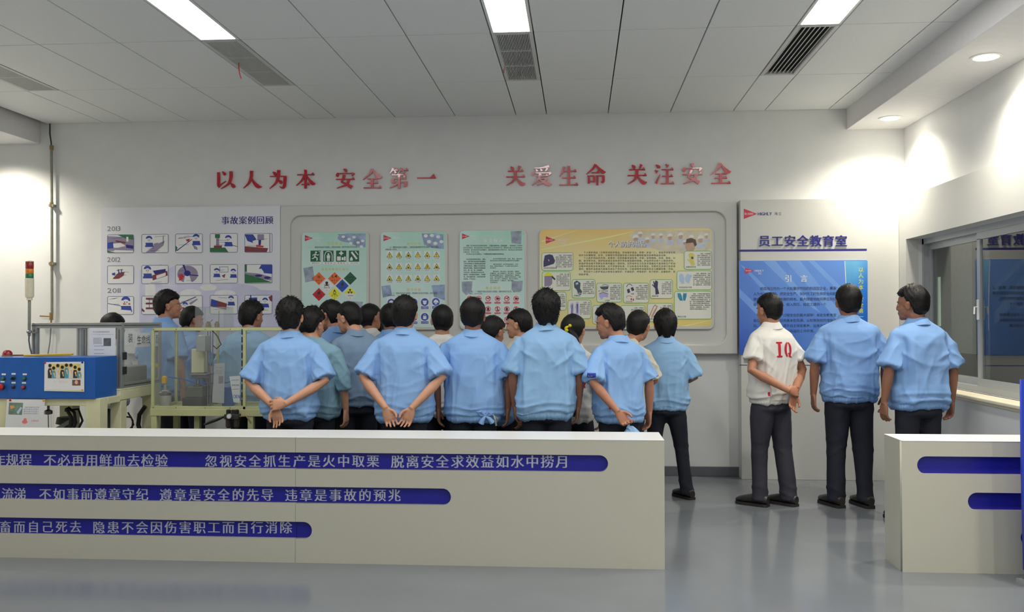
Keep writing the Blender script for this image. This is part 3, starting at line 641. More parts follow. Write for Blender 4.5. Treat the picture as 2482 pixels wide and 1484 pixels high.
def logo(t, x0, y0, x1, y1, colm, Y=YP, hx=None, below=True, wcol=None):
    g = Ink(Y, 3); g.poly([(x0, y0), (x1, (y0+y1)/2), (x0, y1)]); g.build('logo_pennant', c_logo, t)
    g = Ink(Y, 4); g.text('精心创造未来'[:5], x0+1.5, (y0+y1)/2-(y1-y0)*.11, x0+(x1-x0)*.72, (y0+y1)/2+(y1-y0)*.11); g.build('logo_motto', c_wht, t)
    g = Ink(Y, 3); w_ = hx or (x1-x0)*1.1
    g.text('HIGHLY', x1+2, (y0+y1)/2-(y1-y0)*.14, x1+2+w_, (y0+y1)/2+(y1-y0)*.14, 'bold')
    if below: g.text('海立', x1+2+w_*.38, (y0+y1)/2+(y1-y0)*.25, x1+2+w_*.78, (y0+y1)/2+(y1-y0)*.62)
    g.build('logo_lettering', wcol or c_wht, t)
c_logo = mat('logo_red', S(178, 40, 62), .5, var=0); c_yel = mat('print_yellow', S(206, 200, 50), .5, var=0); c_gold = mat('print_gold', S(190, 180, 96), .5, var=0); c_dgrn = mat('sign_green', S(20, 84, 56), .5, var=0)
c_oran = mat('print_orange', S(210, 98, 50), .5, var=0); c_bl2 = mat('print_royal', S(34, 72, 158), .5, var=0); c_sred = mat('print_signal_red', S(172, 30, 44), .5, var=0)
M_green = grad('poster_mint', S(172, 200, 192), S(124, 182, 158), S(178, 204, 196), dirn=(.35, 0, .75))
c_photo = mat('printed_photo_blue', S(126, 142, 168), .5, var=.35, scale=14, detail=6); c_photog = mat('printed_photo_grey', S(134, 142, 156), .5, var=.3, scale=16, detail=6)
# poster 1 : green, hazard diamonds
T = poster('safety_poster', 'mint green poster with coloured hazard diamonds, leftmost in the niche', 732, 564, 888, 795, M_green)
logo(T, 739, 570, 758, 585, None, hx=21)
g = Ink(YP, 2); g.disc(848, 577, 30, 11); g.disc(872, 586, 14, 14); g.poly([(818, 568), (886, 566), (886, 600), (866, 597), (838, 586)]); g.split('crowd_photo', c_photo, T)
g = Ink(YP, 3)
for cx_, cy_ in ((832, 574), (846, 580), (858, 575), (868, 588), (879, 584), (850, 590), (876, 598)): g.disc(cx_, cy_, 4.2, 3.2)
g.build('photo_caps', c_lav2, T)
g = Ink(YP, 2); g.poly([(735, 650), (758, 646), (763, 680), (740, 685)]); g.poly([(838, 730), (880, 732), (876, 750), (842, 752)]); g.split('cabinet_photo', c_photog, T)
g = Ink(YP, 3); g.text('指示标志', 793, 587, 830, 594, 'bold'); g.text('道路货物标志标志'[:8], 779, 650, 845, 656, 'bold'); g.build('heading', c_gold, T)
g = Ink(YP, 3); g.text('是指示标志的几何图形，方形的为绿色，图形符号及文字为白色。', 763, 597.5, 869, 601); g.build('caption_text', c_blk, T)
for k, (ch, cap) in enumerate((('run', '紧急出口'), ('door', '避险处'), ('cross', '急救站'), ('fire', '灭火方向'))):
    x = 751.5+k*31; g = Ink(YP, 2); g.rect(x, 606.5, x+27, 641); o = g.build('pictogram', c_wht, T)
    g = Ink(YP, 3); g.rect(x+1, 607.5, x+26, 634.5); g.text(cap, x+5, 636, x+22, 639.6); g.build('field', c_dgrn, o)
    g = Ink(YP, 4); c_ = x+13.5
    if ch == 'run':
        g.disc(c_+1, 612, 2.3, n=10); g.line([(c_-1, 615), (c_-2, 623), (c_+4, 626), (c_+3, 632)], 2.6); g.line([(c_-2, 623), (c_-6, 627), (c_-9, 627)], 2.2); g.line([(c_-1, 616), (c_-6, 618), (c_-7, 621)], 1.6); g.line([(c_, 616), (c_+5, 619), (c_+8, 617)], 1.6); g.line([(c_+7, 610), (c_+11, 610), (c_+11, 632)], 1.2)
    elif ch == 'door':
        g.disc(c_, 616.5, 2.4, n=10); g.rect(c_-4, 619, c_+4, 626); g.rect(c_-3, 626, c_-.5, 633); g.rect(c_+.5, 626, c_+3, 633); g.line([(c_-9, 633), (c_-9, 618), (c_-6, 611), (c_, 609.5), (c_+6, 611), (c_+9, 618), (c_+9, 633)], 1.6)
    elif ch == 'cross':
        g.rect(c_-1.6, 609, c_+1.6, 619); g.rect(c_-5, 612.4, c_+5, 615.6); g.rect(c_-10, 622, c_-1, 632); g.rect(c_+1, 624, c_+6, 631); g.rect(c_+7, 622, c_+11, 632)
    else:
        g.line([(c_-6, 611), (c_+7, 628)], 4.5); g.line([(c_+3, 609), (c_+10, 618)], 2.2); g.poly([(c_-10, 632), (c_-9, 626), (c_-6, 622), (c_-3, 627), (c_-3, 632)])
    g.build('symbol', c_wht, o)
def dia(cx_, cy_, colm, kind, col2=None):
    g = Ink(YP, 2); g.poly([(cx_, cy_-17), (cx_+17, cy_), (cx_, cy_+17), (cx_-17, cy_)]); o = g.build('hazard_diamond', c_wht, T)
    g = Ink(YP, 3); g.poly([(cx_, cy_-16), (cx_+16, cy_), (cx_, cy_+16), (cx_-16, cy_)]); g.build('field', colm, o)
    if col2: g = Ink(YP, 3.5); g.poly([(cx_-16, cy_), (cx_+16, cy_), (cx_, cy_+16)]); g.build('lower_field', col2, o)
    g = Ink(YP, 4)
    if kind == 'fire': g.poly([(cx_-4, cy_-1), (cx_-4, cy_-6), (cx_-1, cy_-5), (cx_+.5, cy_-11), (cx_+4, cy_-5), (cx_+3, cy_-1)]); g.rect(cx_-5, cy_, cx_+5, cy_+1)
    elif kind == 'boom':
        for a in range(0, 360, 40): g.poly([(cx_, cy_-4), (cx_+7*math.cos(R(a)), cy_-4+6*math.sin(R(a))), (cx_+2*math.cos(R(a+25)), cy_-4+2*math.sin(R(a+25)))])
    elif kind == '1.4': g.text('1.4', cx_-6, cy_-9, cx_+6, cy_-2, 'bold')
    elif kind == 'skull': g.disc(cx_, cy_-7, 3.6, 3.6, 12); g.rect(cx_-2, cy_-4.5, cx_+2, cy_-1.5); g.line([(cx_-6, cy_-3), (cx_+6, cy_+1)], 1.3); g.line([(cx_+6, cy_-3), (cx_-6, cy_+1)], 1.3)
    elif kind == 'line': g.line([(cx_-9, cy_-3), (cx_+9, cy_-3)], 1.3)
    elif kind == 'ox': g.ring(cx_, cy_-3, 3.6, 1.2, 12); g.poly([(cx_-2.5, cy_-6.5), (cx_, cy_-11), (cx_+2.5, cy_-6.5)]); g.rect(cx_-4.5, cy_+1, cx_+4.5, cy_+2)
    elif kind == 'rad':
        g.disc(cx_, cy_-5, 1.3, n=8)
        for a in (90, 210, 330): g.poly([(cx_+1.8*math.cos(R(a-28)), cy_-5-1.8*math.sin(R(a-28)))]+[(cx_+6*math.cos(R(a+b)), cy_-5-6*math.sin(R(a+b))) for b in (-28, -10, 10, 28)]+[(cx_+1.8*math.cos(R(a+28)), cy_-5-1.8*math.sin(R(a+28)))])
    g.text({'boom': '爆炸品', '1.4': '爆炸品', 'line': '不燃气体', 'skull': '有毒气体', 'fire': '易燃液体', 'ox': '氧化剂', 'rad': '一级放射物'}[kind], cx_-7.5, cy_+3, cx_+7.5, cy_+6.5)
    g.text('2', cx_-1, cy_+9, cx_+1, cy_+12.5); g.build('symbol', c_blk if kind not in ('xx',) else c_wht, o)
for a in ((773, 675.5, c_oran, 'boom'), (811, 675.5, c_oran, '1.4'), (849, 675, c_dgrn, 'line'), (792, 693, c_wht, 'skull'), (829.5, 693, c_bl2, 'fire'), (773, 714, c_sred, 'fire'), (811, 712.5, c_yel, 'ox'), (848.5, 712, c_yel, 'rad', c_wht)): dia(*a)
# poster 2 : yellow warning triangles, blue mandatory signs
T = poster('safety_poster', 'mint green poster with rows of yellow warning triangles', 923, 563, 1079, 793, M_green)
logo(T, 929.5, 569.5, 949, 585, None, hx=19)
g = Ink(YP, 2); g.poly([(1022, 566), (1074, 568), (1076, 604), (1052, 602), (1028, 594)]); g.disc(1052, 582, 22, 17); g.poly([(924, 694), (946, 691), (950, 716), (928, 722)]); g.poly([(1046, 692), (1078, 690), (1078, 728), (1052, 720)]); g.split('workshop_photo', c_photo, T)
g = Ink(YP, 3)
for cx_, cy_ in ((1032, 572), (1047, 571), (1062, 574), (1070, 586), (1040, 586), (1055, 590)): g.disc(cx_, cy_, 5, 4)
g.build('photo_caps', c_lav2, T)
g = Ink(YP, 3); g.text('警告标志', 986, 588, 1020, 594, 'bold'); g.text('指令标志', 986, 699, 1020, 706, 'bold'); g.build('heading', c_gold, T)
g = Ink(YP, 3); g.text('“△”是警告标志的几何图形，三角形的边框和图形符号为黑色，底色为黄色。', 941, 597.5, 1066, 601.3); g.text('表警告意义的颜色', 934, 603.5, 962, 606.8)
g.text('“○”是指令标志的几何图形，底色图形为白色文字蓝色，底色为蓝色', 949, 709, 1060, 713); g.text('符号为白色', 940, 714.6, 957, 718); g.build('caption_text', c_blk, T)
SY = ['注意安全', '当心触电', '当心爆炸', '当心火灾', '当心腐蚀', '当心中毒']
for r_ in range(3):
    for k in range(6):
        cx_ = 944.3+k*22.8; cy_ = 618.5+r_*28.5-(k*.12)
        g = Ink(YP, 2); g.rect(cx_-7.6, cy_-9, cx_+7.6, cy_+11); o = g.build('warning_sign', mat('print_pinkish', S(206, 200, 208), .5, var=0), T)
        g = Ink(YP, 3); g.poly([(cx_, cy_-7.6), (cx_+7.4, cy_+5.6), (cx_-7.4, cy_+5.6)]); g.text(SY[(k+r_*2) % 6], cx_-5.5, cy_+7.3, cx_+5.5, cy_+9.8); g.build('border', c_blk, o)
        g = Ink(YP, 4); g.poly([(cx_, cy_-5.4), (cx_+5.6, cy_+4.6), (cx_-5.6, cy_+4.6)]); g.build('yellow_field', c_yel, o)
        g = Ink(YP, 5); q = (k*3+r_) % 5
        if q == 0: g.rect(cx_-.7, cy_-2.5, cx_+.7, cy_+2); g.rect(cx_-.7, cy_+2.7, cx_+.7, cy_+4)
        elif q == 1: g.rect(cx_-2.8, cy_+.8, cx_+2.8, cy_+3.4); g.disc(cx_, cy_, 1.4, n=8)
        elif q == 2: g.poly([(cx_-2.5, cy_+3.6), (cx_-1, cy_-1), (cx_+1, cy_+.6), (cx_+2.6, cy_+3.6)])
        elif q == 3: g.line([(cx_-2.5, cy_+3.5), (cx_, cy_), (cx_+2, cy_+3)], 1.3); g.disc(cx_+.5, cy_-1.5, 1.2, n=8)
        else: g.poly([(cx_, cy_-3), (cx_+1.6, cy_+.4), (cx_+.4, cy_+.2), (cx_+1, cy_+3.6), (cx_-1.6, cy_+.2), (cx_-.2, cy_+.3)])
        g.build('symbol', c_blk, o)
MC = ['必须戴安全帽', '必须戴防护镜', '必须戴口罩', '必须戴防护帽', '必须穿防护鞋', '必须系安全带', '必须戴手套', '必须加锁']
for r_ in range(2):
    for k in range(5):
        cx_ = 948.5+k*27; cy_ = 734-k*.5+r_*36
        if k == 4 and r_: continue
        g = Ink(YP, 2); g.rect(cx_-11, cy_-12.5, cx_+11, cy_+18); o = g.build('mandatory_sign', c_wht, T)
        g = Ink(YP, 3); g.disc(cx_, cy_, 9.3, n=24); g.rect(cx_-9, cy_+10.5, cx_+9, cy_+16.5); g.build('blue_field', c_bl2, o)
        g = Ink(YP, 4); g.text(MC[(k+r_*4) % 8][:5], cx_-8, cy_+11.8, cx_+8, cy_+15.4)
        q = (k+r_*2) % 4
        if q == 3: g.poly([(cx_-4.5, cy_-3), (cx_+4.5, cy_-3), (cx_+4, cy_+4), (cx_, cy_+6.5), (cx_-4, cy_+4)]); g.line([(cx_-6, cy_-3), (cx_+6, cy_-3)], 1.2)
        elif q == 0: g.poly([(cx_-6, cy_+2), (cx_-5, cy_-3), (cx_, cy_-6), (cx_+5, cy_-3), (cx_+7, cy_+2)]); g.rect(cx_-3, cy_+3, cx_+3, cy_+6)
        elif q == 1: g.rect(cx_-4, cy_-2, cx_+4, cy_+5.5); g.ring(cx_, cy_-3, 3, 1, 12)
        else: g.disc(cx_-3, cy_, 2.6, n=10); g.disc(cx_+3, cy_, 2.6, n=10); g.rect(cx_-3, cy_-1, cx_+3, cy_)
        g.build('symbol', c_wht, o)
# poster 3 : text and prohibition rings
T = poster('safety_poster', 'mint green poster of dense text above red prohibition rings', 1114.5, 559.5, 1271, 792, M_green)
logo(T, 1120, 566, 1138, 580, None, hx=18)
g = Ink(YP, 2); g.poly([(1238, 561), (1264, 560), (1263, 592), (1240, 590)]); g.poly([(1119, 683), (1145, 682), (1143, 708), (1130, 716), (1120, 706)]); g.poly([(1240, 681), (1267, 681), (1265, 705), (1240, 704)]); g.split('machine_photo', c_photog, T)
g = Ink(YP, 3); g.text('安全标志', 1172, 579, 1219, 588, 'bold'); g.build('title', c_lav2, T)
g = Ink(YP, 3); g.text('禁止标志', 1177, 695, 1213, 702, 'bold'); g.build('heading', c_gold, T)
g = Ink(YP, 3)
A = ['　　根据《安全标志及其使用导则》（GB2894-2008），国家规定了四类传递安全信息', '息的安全标志：禁止标志表示不准或制止人们的某种行为；警告标志使人们注意可能发', '生的危险；指令标志表示必须遵守，用来强制或限制人们的行为；提示标志示意目标地', '点或方向，可以与人表。', '　　安全标志在安全管理上，不得随意悬挂或擅自拆除移动。']
g.para(A, 1123, 594, 1266, 5.1, 3.5, 38, 'semi')
Bt = ['　　安全色是用来表达禁止、警告、', '指示、提示等安全信息的专用颜色，', '它的作用是使人们能够迅速发现或', '分辨安全标志，提醒人们注意安全，', '预防发生事故。我国安全色国标规', '定红、黄、蓝、绿，四种颜色', '为安全色，同时规定安全色必须', '保持在一定的颜色范围内，不能褪', '色，发生或被污染，以免同别的颜', '色混淆，产生误认。']
g.para(Bt, 1123.5, 627, 1180, 5.3, 3.6, 16, 'semi')
Ct = ['　　安全标识类型有四种：标志，警示，警告标识', '各安全标识必须有安全色及图形符号并应醒目', '', '　　消防安全标识：应分别有效标识，火灾、', '标识、紧急方向标识、个人防护及安全标识、', '标志标识。', '', '　　警告标识，禁止标识，指示标识、道路及', '车辆标志、电力设施标识，建立标志，工作场所', '职业病危害警示标识，中毒窒息标识，放射线', '标志，高处坠落标识，物体打击防护标识，方便', '标志，安心标识、危险标志，禁止作业标识，', '标志区域标识、门窗标识、家具设备', '及其他标志。']
g.para(Ct, 1188, 626, 1266, 4.4, 3.3, 22, 'semi')
g.text('　“○”是“／”的图形为禁止标志的几何图形，圆形和斜杠为红色，图形符号为', 1127, 705, 1262, 709); g.text('黑色，文字为白色。', 1138, 710.5, 1172, 714); g.build('text_block', c_blk, T)
PH = ['禁止吸烟', '禁止烟火', '禁止带火种', '禁止启动', '禁止转动', '禁止触摸']
for r_ in range(3):
    for k in range(6):
        cx_ = 1138+k*22.6; cy_ = 724+r_*25.3
        g = Ink(YP, 2); g.rect(cx_-8, cy_-8.5, cx_+8, cy_+12.5); o = g.build('prohibition_sign', c_wht, T)
        g = Ink(YP, 4); q = (k*2+r_) % 4
        if q == 0: g.rect(cx_-4, cy_-1, cx_+3, cy_+.6); g.disc(cx_+3, cy_-2.5, 1.6, n=8)
        elif q == 1: g.poly([(cx_-2.6, cy_+4), (cx_-3, cy_-1), (cx_, cy_-5), (cx_+3, cy_-1), (cx_+2.4, cy_+4)])
        elif q == 2: g.disc(cx_, cy_, 3.2, n=10); g.rect(cx_+2, cy_-1, cx_+5, cy_+1)
        else: g.disc(cx_, cy_-3.4, 1.5, n=8); g.line([(cx_, cy_-2), (cx_, cy_+2), (cx_+2.5, cy_+5)], 1.8); g.line([(cx_, cy_+1), (cx_-2.5, cy_+5)], 1.5)
        g.build('symbol', c_blk, o)
        g = Ink(YP, 5); g.ring(cx_, cy_, 6.6, 1.4, 20); g.line([(cx_-4.4, cy_-4.4), (cx_+4.4, cy_+4.4)], 1.2); g.rect(cx_-7.4, cy_+8, cx_+7.4, cy_+12); g.build('red_ring', c_sred, o)
        g = Ink(YP, 6); g.text(PH[(k+r_) % 6][:4], cx_-6.5, cy_+8.8, cx_+6.5, cy_+11.3); g.build('caption', c_wht, o)
# poster 4 : personal protective equipment
M_yel = grad('poster_amber', S(214, 182, 108), S(224, 158, 56), S(206, 200, 160), dirn=(-.2, 0, 1.0), sc_=.9)
T = poster('equipment_poster', 'wide amber poster of protective equipment in green-edged boxes', 1308, 557, 1725.5, 791.5, M_yel, .045)
g = Ink(YP, 1.5); g.poly([(1312, 584), (1395, 559), (1398, 559), (1313, 587)]); g.poly([(1312, 604), (1480, 572), (1530, 562), (1535, 562), (1480, 576), (1312, 607)]); g.poly([(1650, 791), (1722, 776), (1723, 777), (1664, 791)]); g.build('light_streaks', mat('streak_print', S(226, 200, 140), .5, var=0), T)
logo(T, 1323, 573, 1347, 591, None, hx=29)
g = Ink(YP, 2)
g.poly([(1524, 570), (1540, 558.5), (1722, 558.5), (1724, 604), (1700, 612), (1640, 615), (1600, 608), (1560, 594), (1536, 586)]); g.split('crowd_photo', mat('printed_crowd', S(186, 178, 156), .5, var=.12, scale=9), T)
hw, hs, hb_ = Ink(YP, 4), Ink(YP, 3), Ink(YP, 2.6)
for cx_, cy_, s in ((1541, 575, 7), (1552, 566, 5.5), (1569, 580, 6), (1583, 570, 5.5), (1602, 570, 5), (1624, 572, 6.5), (1650, 569, 6.5), (1676, 575, 6.5), (1698, 577, 7.5), (1660, 586, 5), (1712, 570, 5)):
    hb_.poly([(cx_-s*1.6, cy_+s*3.4), (cx_-s*1.2, cy_+s*1.5), (cx_+s*1.2, cy_+s*1.5), (cx_+s*1.6, cy_+s*3.4)]); hs.disc(cx_, cy_+s*.7, s*.75, s*.95, 12)
    hw.poly([(cx_+s*math.cos(R(a)), cy_+s*.1-s*math.sin(R(a))) for a in range(0, 181, 20)]+[(cx_-s*1.35, cy_+s*.35)])
hb_.build('photo_uniforms', mat('print_pale_blue', S(172, 178, 190), .5, var=.1, scale=20), T); hs.build('photo_faces', mat('print_face', S(168, 142, 120), .5, var=.1), T); hw.build('photo_caps', c_lav2, T)
g = Ink(YP, 4.4); g.disc(1673, 596, 12, 16, 16); g.build('near_face', mat('print_face', S(168, 142, 120)), T); g = Ink(YP, 4.8); g.poly([(1662, 590), (1664, 580), (1674, 577), (1686, 581), (1689, 594), (1684, 598), (1680, 588)]); g.build('near_hair', mat('print_hair', S(82, 66, 58), .5, var=.1), T)
g = Ink(YP, 5); g.text('个人防护用品', 1475.3, 585.6, 1566, 600, 'bold'); g.build('title_shadow', c_gry, T)
g = Ink(YP, 6); g.text('个人防护用品', 1474, 584.4, 1564.6, 598.8, 'bold'); g.build('title', c_wht, T)
g = Ink(YP, 3)
PT = ['　　个人防护用品（又称劳动防护用品、劳动保护用品，简称“护品”），是指劳动者在劳', '动中为防御物理、化学、生物等外界因素伤害人体而穿戴和配备的各种物品的总称。', '　　个人防护用品的作用，是使用一定的屏蔽体或系带、浮体，采取隔离、封闭、吸收、分', '散、悬浮等手段，保护机体或全身免受外界危害因素的侵害。护品供劳动者个人随身使用，', '是保护劳动者不受职业危害的最后一道防线。当劳动安全卫生技术措施尚不能消除生产劳动', '过程中的危险及有害因素，达不到国家标准、行业标准及有关规定，也暂时无法进行技术改', '造时，使用护品就成为既能完成生产劳动任务，又能保障劳动者的安全与健康的唯一手段。', '　　常见的个人防护用品分类有头部防护、手部防护、呼吸防护、听力防护、足部防护、身', '体防护等。']
g.para(PT, 1403, 610, 1637.5, 6.65, 4.9, 40, 'semi'); g.build('text_block', c_blk, T)
c_box = mat('print_box_fill', S(206, 206, 190), .5, var=0); c_edge = mat('print_leaf_green', S(92, 160, 92), .5, var=0)
c_mid = mat('print_deep_purple', S(54, 50, 84), .5, var=0); c_teal = mat('print_teal', S(44, 122, 150), .5, var=0); c_pbl = mat('print_sky', S(156, 178, 208), .5, var=0); c_steel = mat('print_slate', S(64, 74, 84), .5, var=0); c_cop = mat('print_copper', S(168, 110, 80), .5, var=0)
BX = [(1312.5, 612.5, 1390, 656, 'mask', '自动变光焊接面罩', 1347), (1313.5, 658.5, 1383, 705, 'visor', '防护面罩', 1349), (1386, 677, 1443, 723, 'gas', '防毒面具', 1413), (1445.5, 686, 1507.5, 733, 'goggles', '', 1479), (1510.5, 686, 1573, 735, 'muffs', '', 1541), (1575, 677.5, 1631, 724, 'glove', '焊接手套', 1604), (1658, 608.5, 1727-1.5, 653.5, 'yglove', '耐磨防割手套', 1690), (1640, 656.5, 1725.5, 703, 'pglove', '天然乳胶防护手套', 1680), (1634, 706, 1727-1.5, 774, 'tglove', '丁腈防化手套', 1672), (1376, 727, 1433, 773, 'suits', '防火隔热服装', 1406), (1436, 740, 1500, 786, 'gown', '防护服', 1462), (1504, 740, 1564, 786, 'none', '安全鞋', 1530), (1568.5, 735, 1631, 780, 'rope', '全身式安全带', 1600), (1318, 708, 1373, 753, 'ear', '防护鞋', 1340)]
LOR = '功能：防护头部面部避免飞溅物伤害，适用于焊接打磨切割作业，使用前检查是否完好，使用后清洁保存，定期更换，防止损坏，保障劳动者的健康与安全。'
for bi, (bx0, by0, bx1, by1, kd, cap, tx) in enumerate(BX):
    g = Ink(YP, 7); g.rrect(bx0, by0, bx1, by1, 6); o = g.build('equipment_box', c_box, T)
    g = Ink(YP, 8); g.frame(bx0, by0, bx1, by1, 6, 1.2); g.build('green_outline', c_edge, o)
    g = Ink(YP, 8.5); cw = 3.5; nn = max(4, int((bx1-3-tx)/cw)); rows = int((by1-by0-10)/4.6); k0 = (bi*7) % 20
    tt = '　　'+LOR[:3]+LOR[3+k0:]+LOR
    g.para([tt[i*nn:(i+1)*nn] for i in range(rows)], tx, by0+5, bx1-3, 4.6, 3.4, nn, 'semi')
    if cap: g.text(cap, bx0+5, by1-8, bx0+5+len(cap)*4.0, by1-4, em=None)
    g.build('box_text', c_blk, o)
    x_, y_ = bx0, by0
    def pc(mm, *polys, ly=9.0):
        q = Ink(YP, ly)
        for t in polys: q.poly(t)
        q.build('equipment_picture', mm, o)
    if kd == 'mask': pc(c_mid, [(x_+8, y_+7), (x_+19, y_+4), (x_+27, y_+6), (x_+33, y_+20), (x_+30, y_+27), (x_+12, y_+33), (x_+5, y_+35), (x_+5, y_+22)]); pc(c_lav2, [(x_+16, y_+16), (x_+19, y_+18), (x_+18, y_+22)], ly=9.4)
    elif kd == 'visor': pc(c_pur, [(x_+6, y_+10), (x_+25, y_+10), (x_+25, y_+29), (x_+20, y_+35), (x_+6, y_+36)]); pc(c_yel, [(x_+5, y_+11), (x_+7, y_+5), (x_+15, y_+2), (x_+24, y_+5), (x_+28, y_+10)], ly=9.4); pc(c_blk, [(x_+25, y_+10), (x_+33, y_+18), (x_+31, y_+21), (x_+24, y_+15)], ly=9.2)
    elif kd == 'gas': pc(c_steel, [(x_+5, y_+8), (x_+12, y_+3), (x_+21, y_+9), (x_+20, y_+22), (x_+25, y_+30), (x_+22, y_+38), (x_+15, y_+36), (x_+12, y_+26), (x_+6, y_+20)]); pc(c_pbl, [(x_+9, y_+9), (x_+15, y_+7), (x_+16, y_+12), (x_+10, y_+14)], [(x_+16, y_+33), (x_+22, y_+33), (x_+22, y_+35), (x_+16, y_+35)], ly=9.4)
    elif kd == 'goggles':
        pc(c_steel, [(x_+8, y_+9), (x_+30, y_+8), (x_+28, y_+15), (x_+18, y_+17), (x_+11, y_+14)]); pc(c_lav, [(x_+6, y_+27), (x_+18, y_+24), (x_+29, y_+27), (x_+28, y_+35), (x_+18, y_+34), (x_+12, y_+41), (x_+7, y_+34)])
        q = Ink(YP, 9); q.line([(x_+14, y_+6), (x_+20, y_+4), (x_+30, y_+6)], 1); q.line([(x_+7, y_+26), (x_+16, y_+23), (x_+28, y_+26)], 1.2); q.text('防飞溅护目镜', x_+5, y_+18, x_+28, y_+21.5); q.text('护目镜', x_+21, y_+41, x_+32, y_+44.5); q.build('picture_caption', c_blk, o)
    elif kd == 'muffs':
        pc(c_mid, [(x_+9, y_+16), (x_+15, y_+14), (x_+17, y_+23), (x_+11, y_+25)], [(x_+18, y_+12), (x_+24, y_+10), (x_+27, y_+18), (x_+21, y_+20)])
        q = Ink(YP, 9); q.line([(x_+8, y_+10), (x_+11, y_+4), (x_+17, y_+3), (x_+22, y_+7)], 1.3); q.text('耳罩', x_+19, y_+25, x_+26, y_+28.5); q.text('带线耳塞', x_+7, y_+44, x_+22, y_+47); q.build('picture_caption', c_blk, o)
        q = Ink(YP, 9); q.line([(x_+8, y_+36), (x_+9, y_+32), (x_+15, y_+31), (x_+22, y_+34)], 1); q.rect(x_+18, y_+37, x_+21, y_+42); q.rect(x_+23, y_+38, x_+26, y_+43); q.build('equipment_picture', c_red, o)
    elif kd == 'glove': pc(c_mid, [(x_+8, y_+5), (x_+10, y_+4), (x_+12, y_+9), (x_+13, y_+3), (x_+16, y_+3), (x_+17, y_+3), (x_+20, y_+6), (x_+19, y_+20), (x_+23, y_+35), (x_+14, y_+37), (x_+13, y_+22), (x_+5, y_+13), (x_+7, y_+12), (x_+10, y_+15)])
    elif kd == 'yglove': pc(c_gold, [(x_+9, y_+19), (x_+14, y_+23), (x_+10, y_+8), (x_+13, y_+7), (x_+15, y_+4), (x_+18, y_+5), (x_+21, y_+5), (x_+25, y_+9), (x_+24, y_+24), (x_+27, y_+34), (x_+18, y_+36), (x_+14, y_+28), (x_+7, y_+21)]); pc(c_steel, [(x_+17, y_+14), (x_+22, y_+14), (x_+23, y_+19), (x_+18, y_+20)], ly=9.4)
    elif kd == 'pglove': pc(c_pbl, [(x_+6, y_+12), (x_+9, y_+8), (x_+13, y_+7), (x_+17, y_+12), (x_+19, y_+20), (x_+18, y_+31), (x_+12, y_+31), (x_+6, y_+22)], [(x_+20, y_+18), (x_+24, y_+9), (x_+29, y_+8), (x_+38, y_+12), (x_+34, y_+18), (x_+30, y_+31), (x_+22, y_+27)])
    elif kd == 'tglove': pc(c_teal, [(x_+8, y_+4), (x_+13, y_+6), (x_+14, y_+3), (x_+18, y_+10), (x_+21, y_+23), (x_+14, y_+23), (x_+9, y_+14)], [(x_+30, y_+4), (x_+25, y_+6), (x_+23, y_+3), (x_+21, y_+12), (x_+22, y_+23), (x_+27, y_+23), (x_+30, y_+12)])
    elif kd == 'suits': pc(c_lav, [(x_+9, y_+8), (x_+14, y_+8), (x_+15, y_+22), (x_+14, y_+37), (x_+6, y_+37), (x_+8, y_+24), (x_+5, y_+16)], [(x_+21, y_+5), (x_+26, y_+5), (x_+28, y_+20), (x_+27, y_+36), (x_+19, y_+36), (x_+20, y_+24), (x_+18, y_+18)]); pc(c_mid, [(x_+10, y_+12), (x_+12, y_+12), (x_+11, y_+34), (x_+9, y_+34)], [(x_+22, y_+10), (x_+25, y_+10), (x_+24, y_+32), (x_+22, y_+32)], ly=9.4)
    elif kd == 'gown': pc(c_pbl, [(x_+11, y_+4), (x_+15, y_+4), (x_+16, y_+9), (x_+21, y_+16), (x_+22, y_+32), (x_+14, y_+40), (x_+5, y_+37), (x_+7, y_+18)]); pc(c_mid, [(x_+11, y_+6), (x_+14, y_+6), (x_+14, y_+10), (x_+11, y_+10)], ly=9.4)
    elif kd == 'rope':
        q = Ink(YP, 9); q.line([(x_+4, y_+36), (x_+10, y_+22), (x_+16, y_+8), (x_+20, y_+4), (x_+24, y_+10), (x_+16, y_+26), (x_+11, y_+37)], 1.8); q.line([(x_+10, y_+33), (x_+18, y_+18), (x_+26, y_+6)], 1.2); q.build('equipment_picture', c_cop, o)

# ============================================================ TITLE PANEL on the right (floor standing pilaster panel)
YT = 8.70
tp = thing('title_panel', 'tall light grey wall panel with blue room title and floor-length face', 'panel', (0, D, 0))
ta = at(1798, 1164, YT); tl = at(1789, 486, YT).x; tl = ta.x; ttop = at(2000, 482, YT).z
MB().box(tl, WX-.001, YT, D-.001, 0, ttop, b=.003).build('panel', M_panelgrey, tp)
c_navy = mat('title_navy_acrylic', C(36, 40, 140), .35, var=0)
for i, ch in enumerate('员工安全教育室'):
    g = Ink(YT, 1); x_ = 1839+i*31.0; g.text(ch, x_, 571.5, x_+26.5, 598, 'song')
    m = MB(); m.add(g.v, g.f); n_ = len(g.v); bm = bmesh.new(); me = m.mesh('title_character', c_navy); bm.from_mesh(me)
    r_ = bmesh.ops.extrude_face_region(bm, geom=bm.faces[:]); bmesh.ops.translate(bm, vec=(0, -.008, 0), verts=[v for v in r_['geom'] if isinstance(v, bmesh.types.BMVert)]); bm.to_mesh(me); bm.free(); link('title_character', me, tp)
g = Ink(YT, 1); g.rect(1790, 605.3, 2101, 608.3); g.build('blue_rule', c_nav, tp)
g = Ink(YT, 1); g.rect(1792, 884.5, 2096, 887); g.build('blue_rule', c_nav, tp)
logo(tp, 1803, 506, 1835, 531, None, Y=YT, hx=34, below=False, wcol=c_nav)
g = Ink(YT, 1); g.text('海立', 1877, 514.5, 1894.5, 522); g.build('logo_lettering', c_nav, tp)
